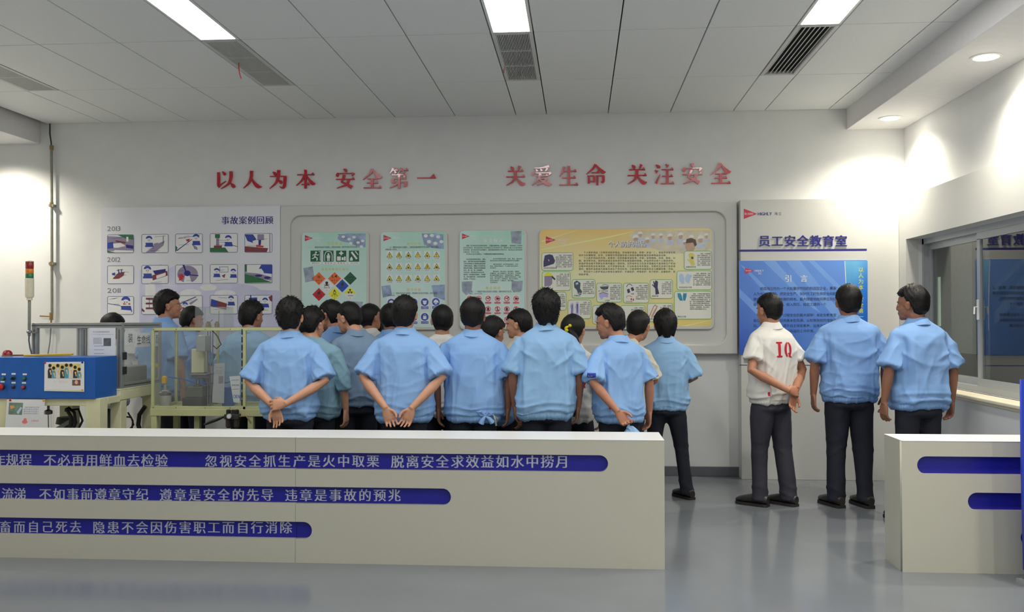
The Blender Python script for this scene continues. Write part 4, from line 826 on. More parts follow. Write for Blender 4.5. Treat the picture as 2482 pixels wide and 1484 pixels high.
# blue introduction poster
M_intro = grad('poster_blue', S(26, 56, 150), S(100, 138, 206), S(84, 124, 192), sc_=1.6, dirn=(.45, 0, .45))
ip = thing('introduction_poster', 'blue gradient introduction poster stuck on the right title panel', 'poster', (0, YT, 0))
a = at(1791, 632.5, YT-.004); b = at(2103, 861, YT-.004)
MB().box(a.x, b.x, YT-.006, YT-.0005, b.z, a.z).build('sheet', M_intro, ip)
YI = YT-.006
g = Ink(YI, 1); g.poly([(2048, 633)]+[(2048+7*math.sin(R(90*k/10)), 633+(861-633)*k/10) for k in range(11)]+[(2103, 861), (2103, 633)])
g.build('side_band', grad('intro_side', S(16, 50, 150), S(120, 184, 216), S(40, 110, 190), sc_=.8, dirn=(-.1, 0, .9)), ip)
g = Ink(YI, .6)
for q in ([(1850, 633), (1880, 633), (1990, 760), (1960, 740)], [(1905, 633), (1940, 633), (2040, 760), (2040, 790)], [(1792, 720), (1792, 700), (1900, 800), (1950, 860), (1930, 861)], [(1960, 633), (1975, 633), (2044, 700), (2044, 718)], [(1792, 640), (1810, 650), (1880, 720), (1860, 716)]): g.poly(q)
g.build('light_rays', grad('intro_rays', S(84, 120, 196), S(140, 172, 220), S(112, 150, 212), dirn=(.2, 0, .2)), ip)
g = Ink(YI, 2); g.line([(2047.5, 633), (2050, 680), (2053, 740), (2054, 800)], 1.6); g.build('white_edge', c_lav2, ip)
logo(ip, 1806, 649, 1827, 664, None, Y=YI, hx=22)
g = Ink(YI, 3); g.text('引', 1902.5, 667.5, 1919, 684, 'bold'); g.text('言', 1940, 667.5, 1957, 684, 'bold'); g.build('title', c_wht, ip)
g = Ink(YI, 3)
IT = ['　　南昌海立作为一个大批量快节拍的制造型企业，秉承“以', '人为本”的原则，把安全生产、保护员工的生命安全和职业健', '康作为企业生存和发展的根本。最大限度地做到责任到位、', '管理到位、技术到位、投入到位，给员工提供一个', '', '　　员工是现场生产过程安全的最大保障！本安全教育室', '旨在通过识别生产现场基本危险源，认知常用技防措施手', '段，增强安全意识、提升自主保安素养、远离伤害，', '达到共同创造和分享良好和谐的工作环境。']
for i, t in enumerate(IT):
    n = len(t); g.text(t, 1826, 696+i*12.9, 1826+n*8.05, 696+i*12.9+7.2) if t else None
g.build('text_block', mat('print_dark_navy', S(30, 34, 70), .5, var=0), ip)
g = Ink(YI, 3)
for i, c_ in enumerate('以人为本　安全第一'): g.text(c_, 2080.5, 648+i*14.3, 2094, 660+i*14.3) if c_ != '　' else None
for i, c_ in enumerate('关注安全'): g.text(c_, 2066, 752+i*14.3, 2078, 763+i*14.3)
g.build('vertical_slogan', c_yel, ip)
# ============================================================ BARRIER COUNTERS
M_blue = mat('slot_blue', C(30, 30, 150), .35, var=.03)
M_let = mat('silver_lettering', C(196, 200, 216), .3, metal=.25, var=.03)
M_top = mat('counter_top_lit', C(250, 249, 240), .32, var=.01)  # overhead light put into the colour: paler than the counter fronts
BT = .032
def zf(px, py): return at(px, py, BARY).z
slots = [(zf(1300, 1102.5), zf(1300, 1143.5), at(1474, 1122, BARY).x), (zf(900, 1182.5), zf(900, 1223), at(1093, 1203, BARY).x), (zf(600, 1263.5), zf(600, 1304.5), at(756, 1285, BARY).x)]
seam = at(716, 1200, BARY).x; ztop = BARZ; yb = 5.93
def counter(label, xa, xb, slot_list, right_end, left_closed=True):
    t = thing('barrier_counter', label, 'counter', ((xa+xb)/2, (BARY+yb)/2, 0), group='low slogan counters')
    # front board with rounded slots running out through the seam
    r_ = .0
    out = [(xa, .0), (xb, .0), (xb, ztop-.004), (xa, ztop-.004)]; holes = []
    notch = []
    for (zt_, zb_, xe) in slot_list:
        if xe is None: notch.append((zt_, zb_, None)); continue
        notch.append((zt_, zb_, xe))
    if right_end:      # open on the left edge, rounded on the right
        pts = [(xa, 0), (xb, 0), (xb, ztop-.004), (xa, ztop-.004)]; path = [pts[0], pts[1], pts[2], pts[3]]
        for (zt_, zb_, xe) in notch:
            rr = (zt_-zb_)/2; cz = (zt_+zb_)/2
            path.append((xa, zt_)); path += [(xe-rr+rr*math.cos(R(90-180*k/12)), cz+rr*math.sin(R(90-180*k/12))) for k in range(13)]; path.append((xa, zb_))
        plate('front_board', path, [], BARY, BT, M_panelwarm, t)
    else:
        zs = [ztop-.004]+[v for a in notch for v in (a[0], a[1])]+[0]
        m = MB()
        for k in range(0, len(zs), 2): m.box(xa, xb, BARY, BARY+BT, zs[k+1], zs[k])
        m.build('front_board', M_panelwarm, t)
    m = MB(); m.box(xa, xb-(.02 if right_end else 0), BARY+BT, BARY+BT+.012, .02, ztop-.03); m.build('blue_inlay', M_blue, t)
    m = MB(); m.box(xa, xa+.02, BARY+BT+.012, yb, 0, ztop-.004); m.box(xb-.02, xb, BARY+BT+(0 if right_end else .012), yb, 0, ztop-.004); m.box(xa+.02, xb-.02, yb-.02, yb, 0, ztop-.004)
    m.build('carcass', M_panelwarm, t)
    MB().box(xa, xb, BARY-.002, yb+.005, ztop-.004, ztop+.0, b=.0015).build('top', M_top, t)
    return t
cl_ = counter('long low cream counter at left, three blue slots of silver slogans', -5.6, seam-.001, slots, False)
cr_ = counter('low cream counter module with rounded ends of three blue slogan slots', seam+.001, BARX, slots, True)
LET = [('作规程', -17, 78, 1101, 1131, 0), ('不必再用鲜血去检验', 107, 407, 1102, 1132, 0), ('忽视安全抓生', 498, 704, 1104, 1133, 0), ('产是火中取栗', 712, 919, 1104, 1133, 1), ('脱离安全求效益如水中捞月', 949, 1378, 1105, 1135, 1),
       ('流涕', 5, 64, 1184, 1213, 0), ('不如事前遵章守纪', 96, 360, 1185, 1214, 0), ('遵章是安全的先导', 388, 663, 1186, 1215, 0), ('违章是事故的预兆', 692, 971, 1187, 1216, 1), ('畜而自己死去', 0, 198, 1264, 1292, 0), ('隐患不会因伤害职工而自行消除', 226, 708, 1265, 1294, 0)]
for tt, x0_, x1_, y0_, y1_, md in LET:
    if tt[0] == '违':   # its first character straddles the seam
        pass
    n_ = len(tt); hh = y1_-y0_; pit = (x1_-x0_-hh)/(n_-1)
    for i, ch in enumerate(tt):
        g = Ink(BARY+BT, 4); xa_ = x0_+i*pit; g.text(ch, xa_-.5, y0_-.5, xa_+hh+.5, y1_+.5, 'song'); g.build('slogan_character', M_let, cr_ if md else cl_)
# right counter
RY = 5.59; rx = 1.917
rslots = [(at(2300, 1107, RY).z, at(2300, 1150, RY).z, at(2223, 1130, RY).x), (at(2400, 1195, RY).z, at(2400, 1238, RY).z, at(2346, 1216, RY).x), (at(2478, 1282, RY).z, at(2478, 1325, RY).z, at(2474, 1303, RY).x)]
t = thing('barrier_counter', 'short low cream counter at right with plain blue slots', 'counter', (rx+.5, RY+.15, 0), group='low slogan counters')
ra, rb = rx, WX-.02
path = [(rb, ztop), (ra, ztop), (ra, 0), (rb, 0)]
for (zt_, zb_, xe) in rslots[::-1]:
    rr = (zt_-zb_)/2; cz = (zt_+zb_)/2; path.append((rb, zb_)); path += [(xe+rr-rr*math.sin(R(180*k/12)), cz-rr*math.cos(R(180*k/12))) for k in range(13)]; path.append((rb, zt_))
plate('front_board', path, [], RY, BT, M_panelwarm, t)
MB().box(ra+.02, rb-.02, RY+BT, RY+BT+.012, .02, ztop-.03).build('blue_inlay', M_blue, t)
m = MB(); m.box(ra, ra+.02, RY+BT, 5.90, 0, ztop); m.box(rb-.02, rb, RY+BT, 5.9, 0, ztop); m.box(ra+.02, rb-.02, 5.88, 5.9, 0, ztop); m.build('carcass', M_panelwarm, t)
MB().box(ra, rb, RY-.002, 5.905, ztop, ztop+.004, b=.0015).build('top', M_top, t)
# blue sign board whose edge is just inside the right border
M_bs = mat('sign_royal_blue', C(36, 62, 190), .4, var=.05)
t = thing('blue_sign_board', 'royal blue sign board edge at the right border before the counter', 'sign', (2.55, 5.30, 0))
by = 5.30; xl = at(2475.5, 930, by).x; xl2 = at(2481.5, 1300, by).x; zt_ = at(2478, 921, by).z
plate('board', [(xl2+.003, .1), (xl2+.38, .1), (xl2+.38, zt_-.01), (xl, zt_), (xl+.0005, at(2478, 1150, by).z)], [], by, .02, M_bs, t)
m = MB(); m.box(xl2+.02, xl2+.05, by-.14, by+.14, 0, .02); m.box(xl2+.33, xl2+.36, by-.14, by+.14, 0, .02); m.box(xl2+.02, xl2+.05, by+.02, by+.04, .02, .5); m.box(xl2+.33, xl2+.36, by+.02, by+.04, .02, .5); m.build('stand', M_alu, t)

# ============================================================ WALL PIPE at left
M_pipe = mat('galvanised_pipe', C(142, 142, 132), .45, metal=.3, var=.12, scale=30); M_brass = mat('dull_brass', C(150, 128, 84), .4, metal=.5)
M_blk = mat('black_rubber', C(34, 34, 36), .5, var=.1); M_cable = mat('grey_cable', C(96, 98, 104), .5)
yp = D-.04
t = thing('air_pipe', 'thin galvanised air pipe with tap running down the left wall', 'pipe', (at(125, 500, yp).x, yp, at(125, 760, yp).z))
P = lambda x, y, dy=0: tuple(at(x, y, yp-dy))
MB().tube([P(124.5, 352), P(125.5, 500), P(126, 760)], .0135, 12).build('pipe', M_pipe, t, smooth=True)
m = MB()
for y_ in (358, 496, 640): m.tube([P(125, y_-5), P(125, y_+5)], .019, 12)
m.build('coupling', M_brass, t)
MB().tube([P(121, 300), P(121, 325), P(124, 345), P(124.5, 356)], .007).build('feed_hose', M_blk, t, smooth=True)
m = MB(); m.tube([P(124.5, 758), P(124, 776)], .018, 12); m.tube([P(124, 767), P(112, 766.5), P(97, 766)], .008); m.tube([P(124, 776), P(124, 783)], .008)
m.build('tap', M_brass, t)
m = MB(); m.tube([P(124, 783), P(123, 800), P(121, 830), P(116, 860), P(115, 940), P(118, 1050)], .0055); m.build('air_hose', M_cable, t, smooth=True)
m = MB()
for y_ in (500, 640): m.box(P(120, y_)[0], P(131, y_)[0], yp-.016, D, P(0, y_+3)[2], P(0, y_-3)[2])
m.build('clip', M_pipe, t)

# ============================================================ MACHINE 1 (left): cream steel stand, blue control box, aluminium guard
M_csteel = mat('cream_painted_steel', C(226, 224, 186), .4, var=.06, scale=8, bump=.05, bscale=80)
M_gsteel = mat('greenish_cream_steel', C(200, 202, 152), .42, var=.07, scale=8)
M_ctrl = mat('control_box_blue', C(22, 92, 178), .4, var=.05, scale=30)
M_prof = mat('aluminium_profile', C(172, 174, 172), .35, metal=.6, var=.05); M_profd = mat('profile_groove', C(90, 92, 94), .5, metal=.3)
M_acr = glass('acrylic_sheet', (.95, .96, .955), ior=1.25, rough=.03, haze=.09, hcol=(.7, .72, .72))
M_acr2 = glass('acrylic_clear', (.965, .975, .97), ior=1.25, rough=.03, haze=.06, hcol=(.7, .72, .7))
M_paper = mat('paper', C(232, 234, 238), .6, var=.01); M_ink = mat('printed_ink', C(70, 70, 78), .6, var=0)
M_steel = mat('machined_steel', C(150, 150, 150), .3, metal=.7, var=.08); M_dsteel = mat('dark_casting', C(66, 66, 66), .5, metal=.3, var=.15, scale=20)
M_yel2 = mat('yellow_plastic', C(226, 176, 20), .4, var=.05)
y1 = 6.50; y2 = 6.81; y3 = 6.86; y4 = 7.50
zleg = at(100, 966.5, 6.50).z
st = thing('machine_stand', 'cream steel machine stand under the blue control box', 'stand', (-4.2, 7.0, 0))
xr = at(240, 1000, y1).x; zr1 = at(220, 955, y1).z; zr0 = at(220, 985, y1).z
xR = xr+.0
def sb(name, x0, x1, ya, yb_, z0, z1, mm=M_csteel, par=None, b=.003): return MB().box(x0, x1, ya, yb_, z0, z1, b).build(name, mm, par if par is not None else st)
lw = at(240, 1000, y1).x-at(205, 1000, y1).x
sb('leg', xR-lw, xR, y1+.012, y1+.012+lw, 0, zleg)
sb('leg', at(-20, 1000, y1).x, at(16, 1000, y1).x, y1+.012, y1+.012+lw, 0, zleg)
sb('leg', xR-lw, xR, y4-lw, y4, 0, zr1-.001); sb('leg', at(-20, 1000, y1).x, at(16, 1000, y1).x, y4-lw, y4, 0, zr1); sb('leg', xR-.09, xR-.004, y2+.02, y2+.11, 0, zr1-.078)
sb('front_rail', at(16, 1000, y1).x, xR-lw, y1+.02, y1+.07, zr0, zleg)
sb('side_rail', xR-.06, xR, y1+lw+.015, y2+.002, zleg-.05, zleg); sb('side_rail', xR-.06, xR, y2+.004, y4-lw, zr1-.075, zr1); sb('back_rail', at(16, 1000, y1).x, xR-lw, y4-.06, y4-.01, zr1-.08, zr1)
sb('table_plate', -5.1, xR, y2, y4, zr1, zr1+.012, M_csteel)
cb = thing('control_box', 'blue control box with buttons on the cream machine stand', 'control box', (-4.3, y1, zr1))
bx1 = at(232, 900, y1).x; bz1 = at(100, 866, y1).z; bz0 = at(100, 966.5, y1).z
MB().box(-5.0, bx1, y1-.01, y2, bz0, bz1, .004).build('casing', M_ctrl, cb)
MB().box(-5.0, bx1, y1+.0, y2-.02, bz0-.0, bz0+.001).build('bottom_plate', M_csteel, cb)
yf = y1-.01
def btn(px, py, r_, colr, nm, kind='push'):
    p = at(px, py, yf); m = MB(); mm = mat(nm+'_cap', colr, .35, var=.02)
    b = MB().lathe(tuple(p), [(r_*1.15, 0), (r_*1.15, .006), (r_*.9, .009)], 18, 'y').build('button_collar', M_blk, cb, smooth=True)
    if kind == 'knob': m.lathe(tuple(p), [(r_*.85, .005), (r_*.8, .02)], 16, 'y'); m.obox((p.x, p.y-.024, p.z), (r_*.35, .012, r_*1.7), rotm(0, R(35), 0))
    elif kind == 'mush': m.lathe(tuple(p), [(r_*.5, .008), (r_*.5, .02), (r_*1.25, .024), (r_*1.2, .034), (r_*.7, .04)], 20, 'y')
    else: m.lathe(tuple(p), [(r_*.8, .008), (r_*.78, .016), (r_*.5, .018)], 18, 'y')
    m.build(nm, mm, b, smooth=True)
    g = Ink(yf, 1); g.rect(px-5, py-r_*340-8, px+5, py-r_*340-4); g.build('button_label', M_paper, cb)
btn(9, 918, .013, C(20, 120, 70), 'green_button'); btn(33, 917, .013, C(40, 40, 44), 'selector_switch', 'knob'); btn(60, 918, .013, C(20, 120, 70), 'green_button')
btn(6, 938, .019, C(190, 30, 40), 'stop_button', 'mush'); btn(33, 938, .012, C(50, 50, 54), 'grey_button'); btn(58, 939, .014, C(190, 30, 40), 'red_button')
def sheet(name, label, cat_, pts, Y, mm=M_paper, th=.0015):
    """loose flat sheet: pts = four photo corners on plane y=Y"""
    w4 = [at(x, y, Y) for x, y in pts]; m = MB()
    vs = [tuple(p) for p in w4]+[(p.x, p.y+th, p.z) for p in w4]
    m.add(vs, [(0, 1, 2, 3), (7, 6, 5, 4), (0, 4, 5, 1), (1, 5, 6, 2), (2, 6, 7, 3), (3, 7, 4, 0)])
    t = thing(name, label, cat_, tuple((w4[2]+w4[3])/2)); m.build('sheet', mm, t); return t
t = sheet('team_poster', 'white poster with a group photo taped to the blue control box', 'poster', [(108, 878), (204, 877), (204, 950), (107, 948)], yf-.006)
Yq = yf-.006
g = Ink(Yq, 1); g.rect(118, 882, 195, 918); g.build('group_photo', mat('photo_ochre', S(190, 176, 110), .4, var=.15, scale=8), t)
hair, fac, bod, bod2, bod3 = Ink(Yq, 4), Ink(Yq, 3), Ink(Yq, 2), Ink(Yq, 2.2), Ink(Yq, 2.4)
for k, (x_, y_) in enumerate(((121, 888), (130, 894), (140, 888), (151, 892), (161, 887), (172, 887), (182, 892), (192, 897))):
    hair.disc(x_, y_-1.5, 4, 4.2, 12); fac.disc(x_, y_+1, 2.9, 3.6, 12)
    (bod, bod2, bod3)[k % 3].poly([(x_-3.2, y_+5), (x_+3.2, y_+5), (x_+5.4, y_+12), (x_+5, 917), (x_-5, 917), (x_-5.2, y_+11)]); fac.disc(x_+1, y_+12, 2.2, 2.6, 10); fac.poly([(x_, y_+13), (x_+2.5, y_+13), (x_+4, y_+20), (x_+1.5, y_+21)])
bod.build('photo_clothes', mat('photo_black', S(44, 40, 40), .5), t); bod2.build('photo_shirts', mat('photo_teal', S(60, 130, 150), .5), t); bod3.build('photo_blouses', mat('photo_offwhite', S(186, 180, 170), .5), t)
fac.build('photo_faces', mat('photo_skin', S(206, 156, 118), .5, var=.05), t); hair.build('photo_hair', mat('photo_hair', S(30, 24, 22), .5), t)
g = Ink(Yq, 1); g.rect(175, 921, 195, 935); g.build('small_photo', mat('photo_umber', S(96, 70, 70), .5, var=.4, scale=60), t)
g = Ink(Yq, 2); g.disc(185, 927, 4, 5, 12); g.build('small_face', MATS['photo_skin'], t)
g = Ink(Yq, 1); g.text('为了谁的安全', 129, 922.5, 166, 929.5); g.build('faint_writing', mat('ink_faint_rose', S(196, 176, 180), .5), t)
g = Ink(Yq, 1); g.line([(110, 945), (196, 947)], 1.2); g.build('gold_line', c_gold, t)
for (px, py, mm) in ((109.5, 880, M_red), (199.5, 879, c_nav), (200, 945.5, M_yel2)):
    p = at(px, py, Yq); MB().lathe((p.x, p.y, p.z), [(.008, 0), (.006, .006)], 10, 'y').build('magnet', mm, t)
# second notice hanging below
t = sheet('safety_notice', 'tilted white notice with a machine photo hanging at the stand', 'notice', [(17, 968), (109, 969), (103, 1041), (12, 1041)], y1-.02)
Yq = y1-.02
g = Ink(Yq, 1); g.poly([(22, 976), (56, 977), (53, 1006), (20, 1005)]); g.build('machine_photo', mat('photo_greygreen', S(96, 118, 104), .5, var=.35, scale=26), t)
g = Ink(Yq, 2); g.poly([(24, 984), (33, 983), (36, 988), (26, 992)]); g.build('photo_glove', mat('photo_orange', S(206, 140, 80), .5), t); g = Ink(Yq, 2); g.poly([(40, 1000), (50, 986), (54, 989), (44, 1005)]); g.build('photo_sheet', c_pbl, t)
g = Ink(Yq, 2)
for i in range(4): g.text('　操作设备时必须两人'[(i > 0):][:9], 57, 986+i*5, 95-i*.6, 989.6+i*5)
g.build('writing', mat('ink_blue_grey', S(110, 118, 150), .5), t)
g = Ink(Yq, 1); g.poly([(52, 1013), (70, 1014), (69, 1030), (50, 1029)]); g.build('small_photo', mat('photo_lilac', S(214, 190, 200), .5, var=.05), t)
g = Ink(Yq, 2); g.disc(60, 1023, 7, 4.5, 12); g.disc(61, 1018, 4, 4, 10); g.build('photo_hand', mat('photo_rose', S(206, 110, 110), .5), t)
g = Ink(Yq, 1); g.text('注意夹手', 75, 1018, 94, 1023); g.build('red_writing', mat('ink_rose', S(214, 120, 120), .5), t)
for (px, py, mm) in ((25, 970.5, M_red), (106, 971, M_yel2)):
    p = at(px, py, Yq); MB().lathe((p.x, p.y, p.z), [(.009, 0), (.007, .006)], 10, 'y').build('magnet', mm, t)
# items on the control box
t = thing('beacon_lamp', 'round red beacon dome on the blue control box', 'light', tuple(at(18, 866, y1+.12)))
p = at(18, 866, y1+.12); MB().lathe((p.x, p.y, bz1), [(.04, 0), (.04, .008), (.036, .01)], 20).build('collar', M_brass, t, smooth=True)
MB().lathe((p.x, p.y, bz1+.01), [(.036, 0), (.036, .008), (.033, .022), (.024, .033), (.012, .039), (.003, .041)], 20).build('dome', mat('beacon_red', C(150, 16, 30), .12, coat=.6), t, smooth=True)
q0 = at(60, 863, y1+.08); q1 = at(170, 858.5, y1+.1)
mrl = MB(); mrl.bar((q0.x, q0.y, bz1+.009), (q1.x, q1.y+.03, bz1+.016), .05, .014, .003)
mo = mrl.build('yellow_strip', M_yel2, None, origin=tuple((q0.x, q0.y, bz1))); tagp(mo, 'flat yellow plastic strip lying on the blue control box', 'strip')
q0 = at(30, 865, y1+.2); q1 = at(95, 863, y1+.22); mo = MB().bar((q0.x, q0.y, bz1+.006), (q1.x, q1.y, bz1+.006), .05, .01).build('brown_board', mat('wood_brown', C(150, 104, 60), .5, var=.15), None); tagp(mo, 'small brown board behind the yellow strip on the control box', 'board')
# aluminium guard enclosure
gd = thing('guard_enclosure', 'aluminium profile guard with clear sheets behind the blue control box', 'enclosure', (-3.8, 7.2, zr1+.012))
ga = at(80, 860, y3).x; gb = at(298, 860, y3).x; gz1 = at(190, 783, y3).z; gz0 = zr1+.012; pw = .042
def prof(name, p, q, wdt=pw):
    m = MB(); m.bar(p, q, wdt, wdt, .002); o = m.build(name, M_prof, gd)
    d = (Vector(q)-Vector(p)); mm = MB(); p, q = Vector(p), Vector(q)
    if abs(d.z) > .1: mm.box(p.x-.004, p.x+.004, p.y-wdt/2-.0008, p.y-wdt/2+.001, p.z+.01, q.z-.01)
    elif abs(d.x) > .1: mm.box(p.x, q.x, p.y-wdt/2-.0008, p.y-wdt/2+.001, p.z-.004, p.z+.004)
    else: mm.box(p.x+wdt/2-.001, p.x+wdt/2+.0008, p.y, q.y, p.z-.004, p.z+.004)
    mm.build('groove', M_profd, o); return o
h2 = pw/2
for (x_, y_) in ((ga+h2, y3), (gb-h2, y3), (ga+h2, y4), (gb-h2, y4)): prof('post', (x_, y_, gz0), (x_, y_, gz1-pw))
prof('post', (at(206, 860, y3).x, y3, gz0), (at(206, 860, y3).x, y3, gz1-pw), .026)
prof('top_rail', (ga, y3, gz1-h2), (gb, y3, gz1-h2)); prof('top_rail', (ga, y4, gz1-h2), (gb, y4, gz1-h2)); prof('top_rail', (gb-h2, y3+h2, gz1-h2), (gb-h2, y4-h2, gz1-h2)); prof('top_rail', (ga+h2, y3+h2, gz1-h2), (ga+h2, y4-h2, gz1-h2))
prof('bottom_rail', (gb-h2, y3+h2, gz0+h2), (gb-h2, y4-h2, gz0+h2)); prof('bottom_rail', (ga+pw, y3, gz0+h2), (gb-pw, y3, gz0+h2)); prof('bottom_rail', (ga+pw, y4, gz0+h2), (gb-pw, y4, gz0+h2))
for (a, b, y_) in ((ga+pw, gb-pw, y3), (ga+pw, gb-pw, y4)): MB().box(a, b, y_-.003, y_+.003, gz0+pw, gz1-pw).build('clear_sheet', M_acr, gd)
MB().box(gb-h2-.003, gb-h2+.003, y3+h2, y4-h2, gz0+pw, gz1-pw).build('clear_sheet', M_acr, gd)
for z_ in (gz1-.26, gz0+.14): p = (gb+.003, y3+.03, z_); MB().box(gb-.004, gb+.008, y3-.005, y3+.05, z_-.03, z_+.03, .003).build('hinge', M_blk, gd)
MB().box(-3.95, -3.62, 7.0, 7.38, gz0, gz0+.16, .01).build('inner_housing', mat('inner_housing', C(150, 150, 146), .5), gd)
# papers on the guard
t = sheet('instruction_sheet', 'white instruction sheet with small photo on the front guard', 'notice', [(216, 795), (280, 795), (279, 863), (216, 863)], y3-.03)
Yq = y3-.03; g = Ink(Yq, 1); g.text('员工安全操作规程说明书', 225, 803, 266, 806.6); g.text('一二三工序要求说明内容按照标准', 222, 810, 274, 812)
for i in range(5): g.text('操作前检查各部位状态', 226, 819+i*3.2, 247, 821.2+i*3.2)
for y_ in (839, 848, 857): g.line([(228, y_), (252, y_)], .8)
g.build('writing', c_gry, t); g = Ink(Yq, 1); g.rect(251, 820, 269, 839); g.build('small_photo', mat('photo_charcoal', S(84, 86, 88), .5, var=.35, scale=60), t)
def side_sheet(label, px0, px1, py0, py1, tx, mm=M_paper):
    Xs = gb-h2+.008; a = atx(px0, (py0+py1)/2, Xs); b = atx(px1, (py0+py1)/2, Xs); za = atx(px0, py0, Xs).z; zb2 = atx(px0, py1, Xs).z
    t = thing('paper_sign', label, 'sign', (Xs, a.y, zb2)); MB().box(Xs, Xs+.0015, a.y, b.y, zb2, za).build('sheet', mm, t)
    g = Ink(0, 0); wd = b.y-a.y; n = len(tx); sz = min((za-zb2)*.66, wd/n*.92)
    m = MB()
    for i, c_ in enumerate(tx):
        gg = glyph(c_); y0_ = a.y+wd*(i+.5)/n-sz/2; zc = (za+zb2)/2-sz/2
        m.add([(Xs+.0022, y0_+(q[0]-_EX0)/_EW*sz, zc+(q[1]-_EY0)/_EH*sz) for q in gg[0]], gg[1])
    m.build('writing', M_ink, t); return t
side_sheet('paper sign with one large character, nearest the front on the guard side', 305, 326, 803, 838, '装')
side_sheet('wider paper sign with three characters on the guard side', 331, 364, 808, 842, '生命线')
side_sheet('paper sign with one character, furthest back on the guard side', 374, 390, 806, 840, '配')
# signal tower
sp = at(71, 780, y3-.05)
t = thing('signal_tower', 'signal tower lamp, red over amber over green, on a grey pole', 'light', (sp.x, sp.y, at(71, 800, y3-.05).z))
zz = lambda py: at(71, py, sp.y).z
Rr_ = .030
MB().lathe((sp.x, sp.y, 0), [(.01, zz(815)), (.0115, zz(814)), (.0115, zz(724)), (.01, zz(723))], 14).build('pole', M_pipe, t, smooth=True)
MB().lathe((sp.x, sp.y, 0), [(.022, zz(728)), (.022, zz(722)), (Rr_, zz(721)), (Rr_+.003, zz(719)), (Rr_+.003, zz(676)), (Rr_, zz(675))], 24).build('base', mat('tower_ivory', C(232, 224, 196), .35), t, smooth=True)
for nm, ya_, yb_2, cc in (('red_lens', 652, 635, C(150, 30, 40)), ('amber_lens', 663.5, 652, C(224, 130, 26)), ('green_lens', 676, 663.5, C(24, 120, 78))):
    MB().lathe((sp.x, sp.y, 0), [(Rr_-.002, zz(ya_)), (Rr_, zz(ya_-1)), (Rr_, zz(yb_2+1)), (Rr_-.002, zz(yb_2))], 24).build(nm, mat(nm, cc, .15, coat=.5), t, smooth=True)
MB().lathe((sp.x, sp.y, 0), [(Rr_, zz(635)), (Rr_+.001, zz(634)), (Rr_-.001, zz(633)), (.01, zz(632))], 24).build('cap', MATS['tower_ivory'], t, smooth=True)
m = MB(); m.lathe((sp.x, sp.y, 0), [(.017, zz(808)), (.02, zz(806)), (.02, zz(803)), (.014, zz(801))], 14); m.box(sp.x, sp.x+.06, sp.y-.01, y3-.03, zz(808), zz(805)); m.build('bracket', M_steel, t)
MB().tube([(sp.x, sp.y, zz(812)), tuple(at(70, 825, sp.y)), tuple(at(73, 845, sp.y)), tuple(at(78, 862, sp.y))], .006).build('cable', M_cable, t, smooth=True)

# hoses and castings under the stand
t = thing('hydraulic_unit', 'dark oily casting with hoses below the cream stand', 'machine part', (-3.95, 6.95, 0))
m = MB(); q = at(135, 1020, 6.8); m.lathe((q.x, 6.95, .0), [(.14, 0), (.14, .5), (.1, .53), (.1, .60), (.05, .62), (.05, .68), (.08, .69), (.07, .74)], 20); m.build('pump_body', M_dsteel, t, smooth=True)
m = MB(); m.box(q.x-.2, q.x+.14, 6.8, 7.1, .0, .46, .02); m.build('tank', M_dsteel, t)
m = MB(); m.lathe((q.x-.03, 6.75, .78), [(.012, 0), (.03, .005), (.03, .03), (.01, .04), (.01, .1)], 14); m.obox((q.x+.1, 6.75, .70), (.03, .03, .12), rotm(0, R(60), 0)); m.build('valve', M_steel, t)
for k, pts in enumerate(([(160, 990), (172, 1010), (170, 1040), (160, 1060)], [(165, 988), (180, 1000), (184, 1025), (170, 1060)], [(158, 996), (190, 992), (200, 1020), (180, 1060)])):
    MB().tube([tuple(at(x_, y_, 6.72+k*.05)) for x_, y_ in pts]+[tuple(at(pts[-1][0], 1150, 6.72+k*.05))], .013-.002*k).build('hose', M_blk, t, smooth=True)
t = thing('hose_bundle', 'black hoses hanging between the two machines', 'hose', (-3.3, 7.2, 0))
for pts, r_ in (([(352, 985), (338, 1005), (335, 1030), (345, 1060)], .018), ([(300, 1010), (318, 1012), (324, 1030), (310, 1045), (304, 1060)], .007), ([(310, 1000), (322, 1020), (318, 1060)], .007)):
    MB().tube([tuple(at(x_, y_, 7.3)) for x_, y_ in pts]+[tuple(at(pts[-1][0], 1220, 7.3))], r_).build('hose', M_blk, t, smooth=True)

# ============================================================ MACHINE 2: greenish cream test bench with clear guard box
n1, n2 = 6.98, 7.42
X2 = at(366, 900, n1).x; X3 = at(690, 900, n1).x; zt2 = at(480, 992, n1).z; zc = at(480, 795, n1).z
bn = thing('bench_frame', 'greenish cream steel bench under the clear test box', 'bench', ((X2+X3)/2, 7.2, 0))
lw2 = .045
for (x_, y_) in ((X2, n1), (X3-lw2, n1), (X2, n2-lw2), (X3-lw2, n2-lw2), (at(452, 1000, n1).x, n1+.14), (at(600, 1000, n1).x, n1)): sb('leg', x_, x_+lw2, y_, y_+lw2, 0, zt2-.055, M_gsteel, bn)
sb('front_rail', X2-.005, X3+.005, n1-.005, n1+lw2, zt2-.055, zt2, M_gsteel, bn); sb('back_rail', X2, X3, n2-lw2, n2, zt2-.055, zt2, M_gsteel, bn)
sb('worktop', X2, X3, n1+lw2, n2-lw2, zt2-.02, zt2, M_gsteel, bn)
bxn = thing('clear_test_box', 'clear sheet box in a cream frame around the press', 'enclosure', ((X2+X3)/2, 7.2, zt2))
fw = .022; gy2 = .006
xm = at(592, 900, n1).x
for (x_, y_) in ((X2, n1), (X3-fw, n1), (xm-fw/2, n1), (X2, n2-fw), (X3-fw, n2-fw), (at(472, 900, n1).x, n2-fw)): sb('post', x_, x_+fw, y_, y_+fw, zt2, zc-fw, M_gsteel, bxn, .002)
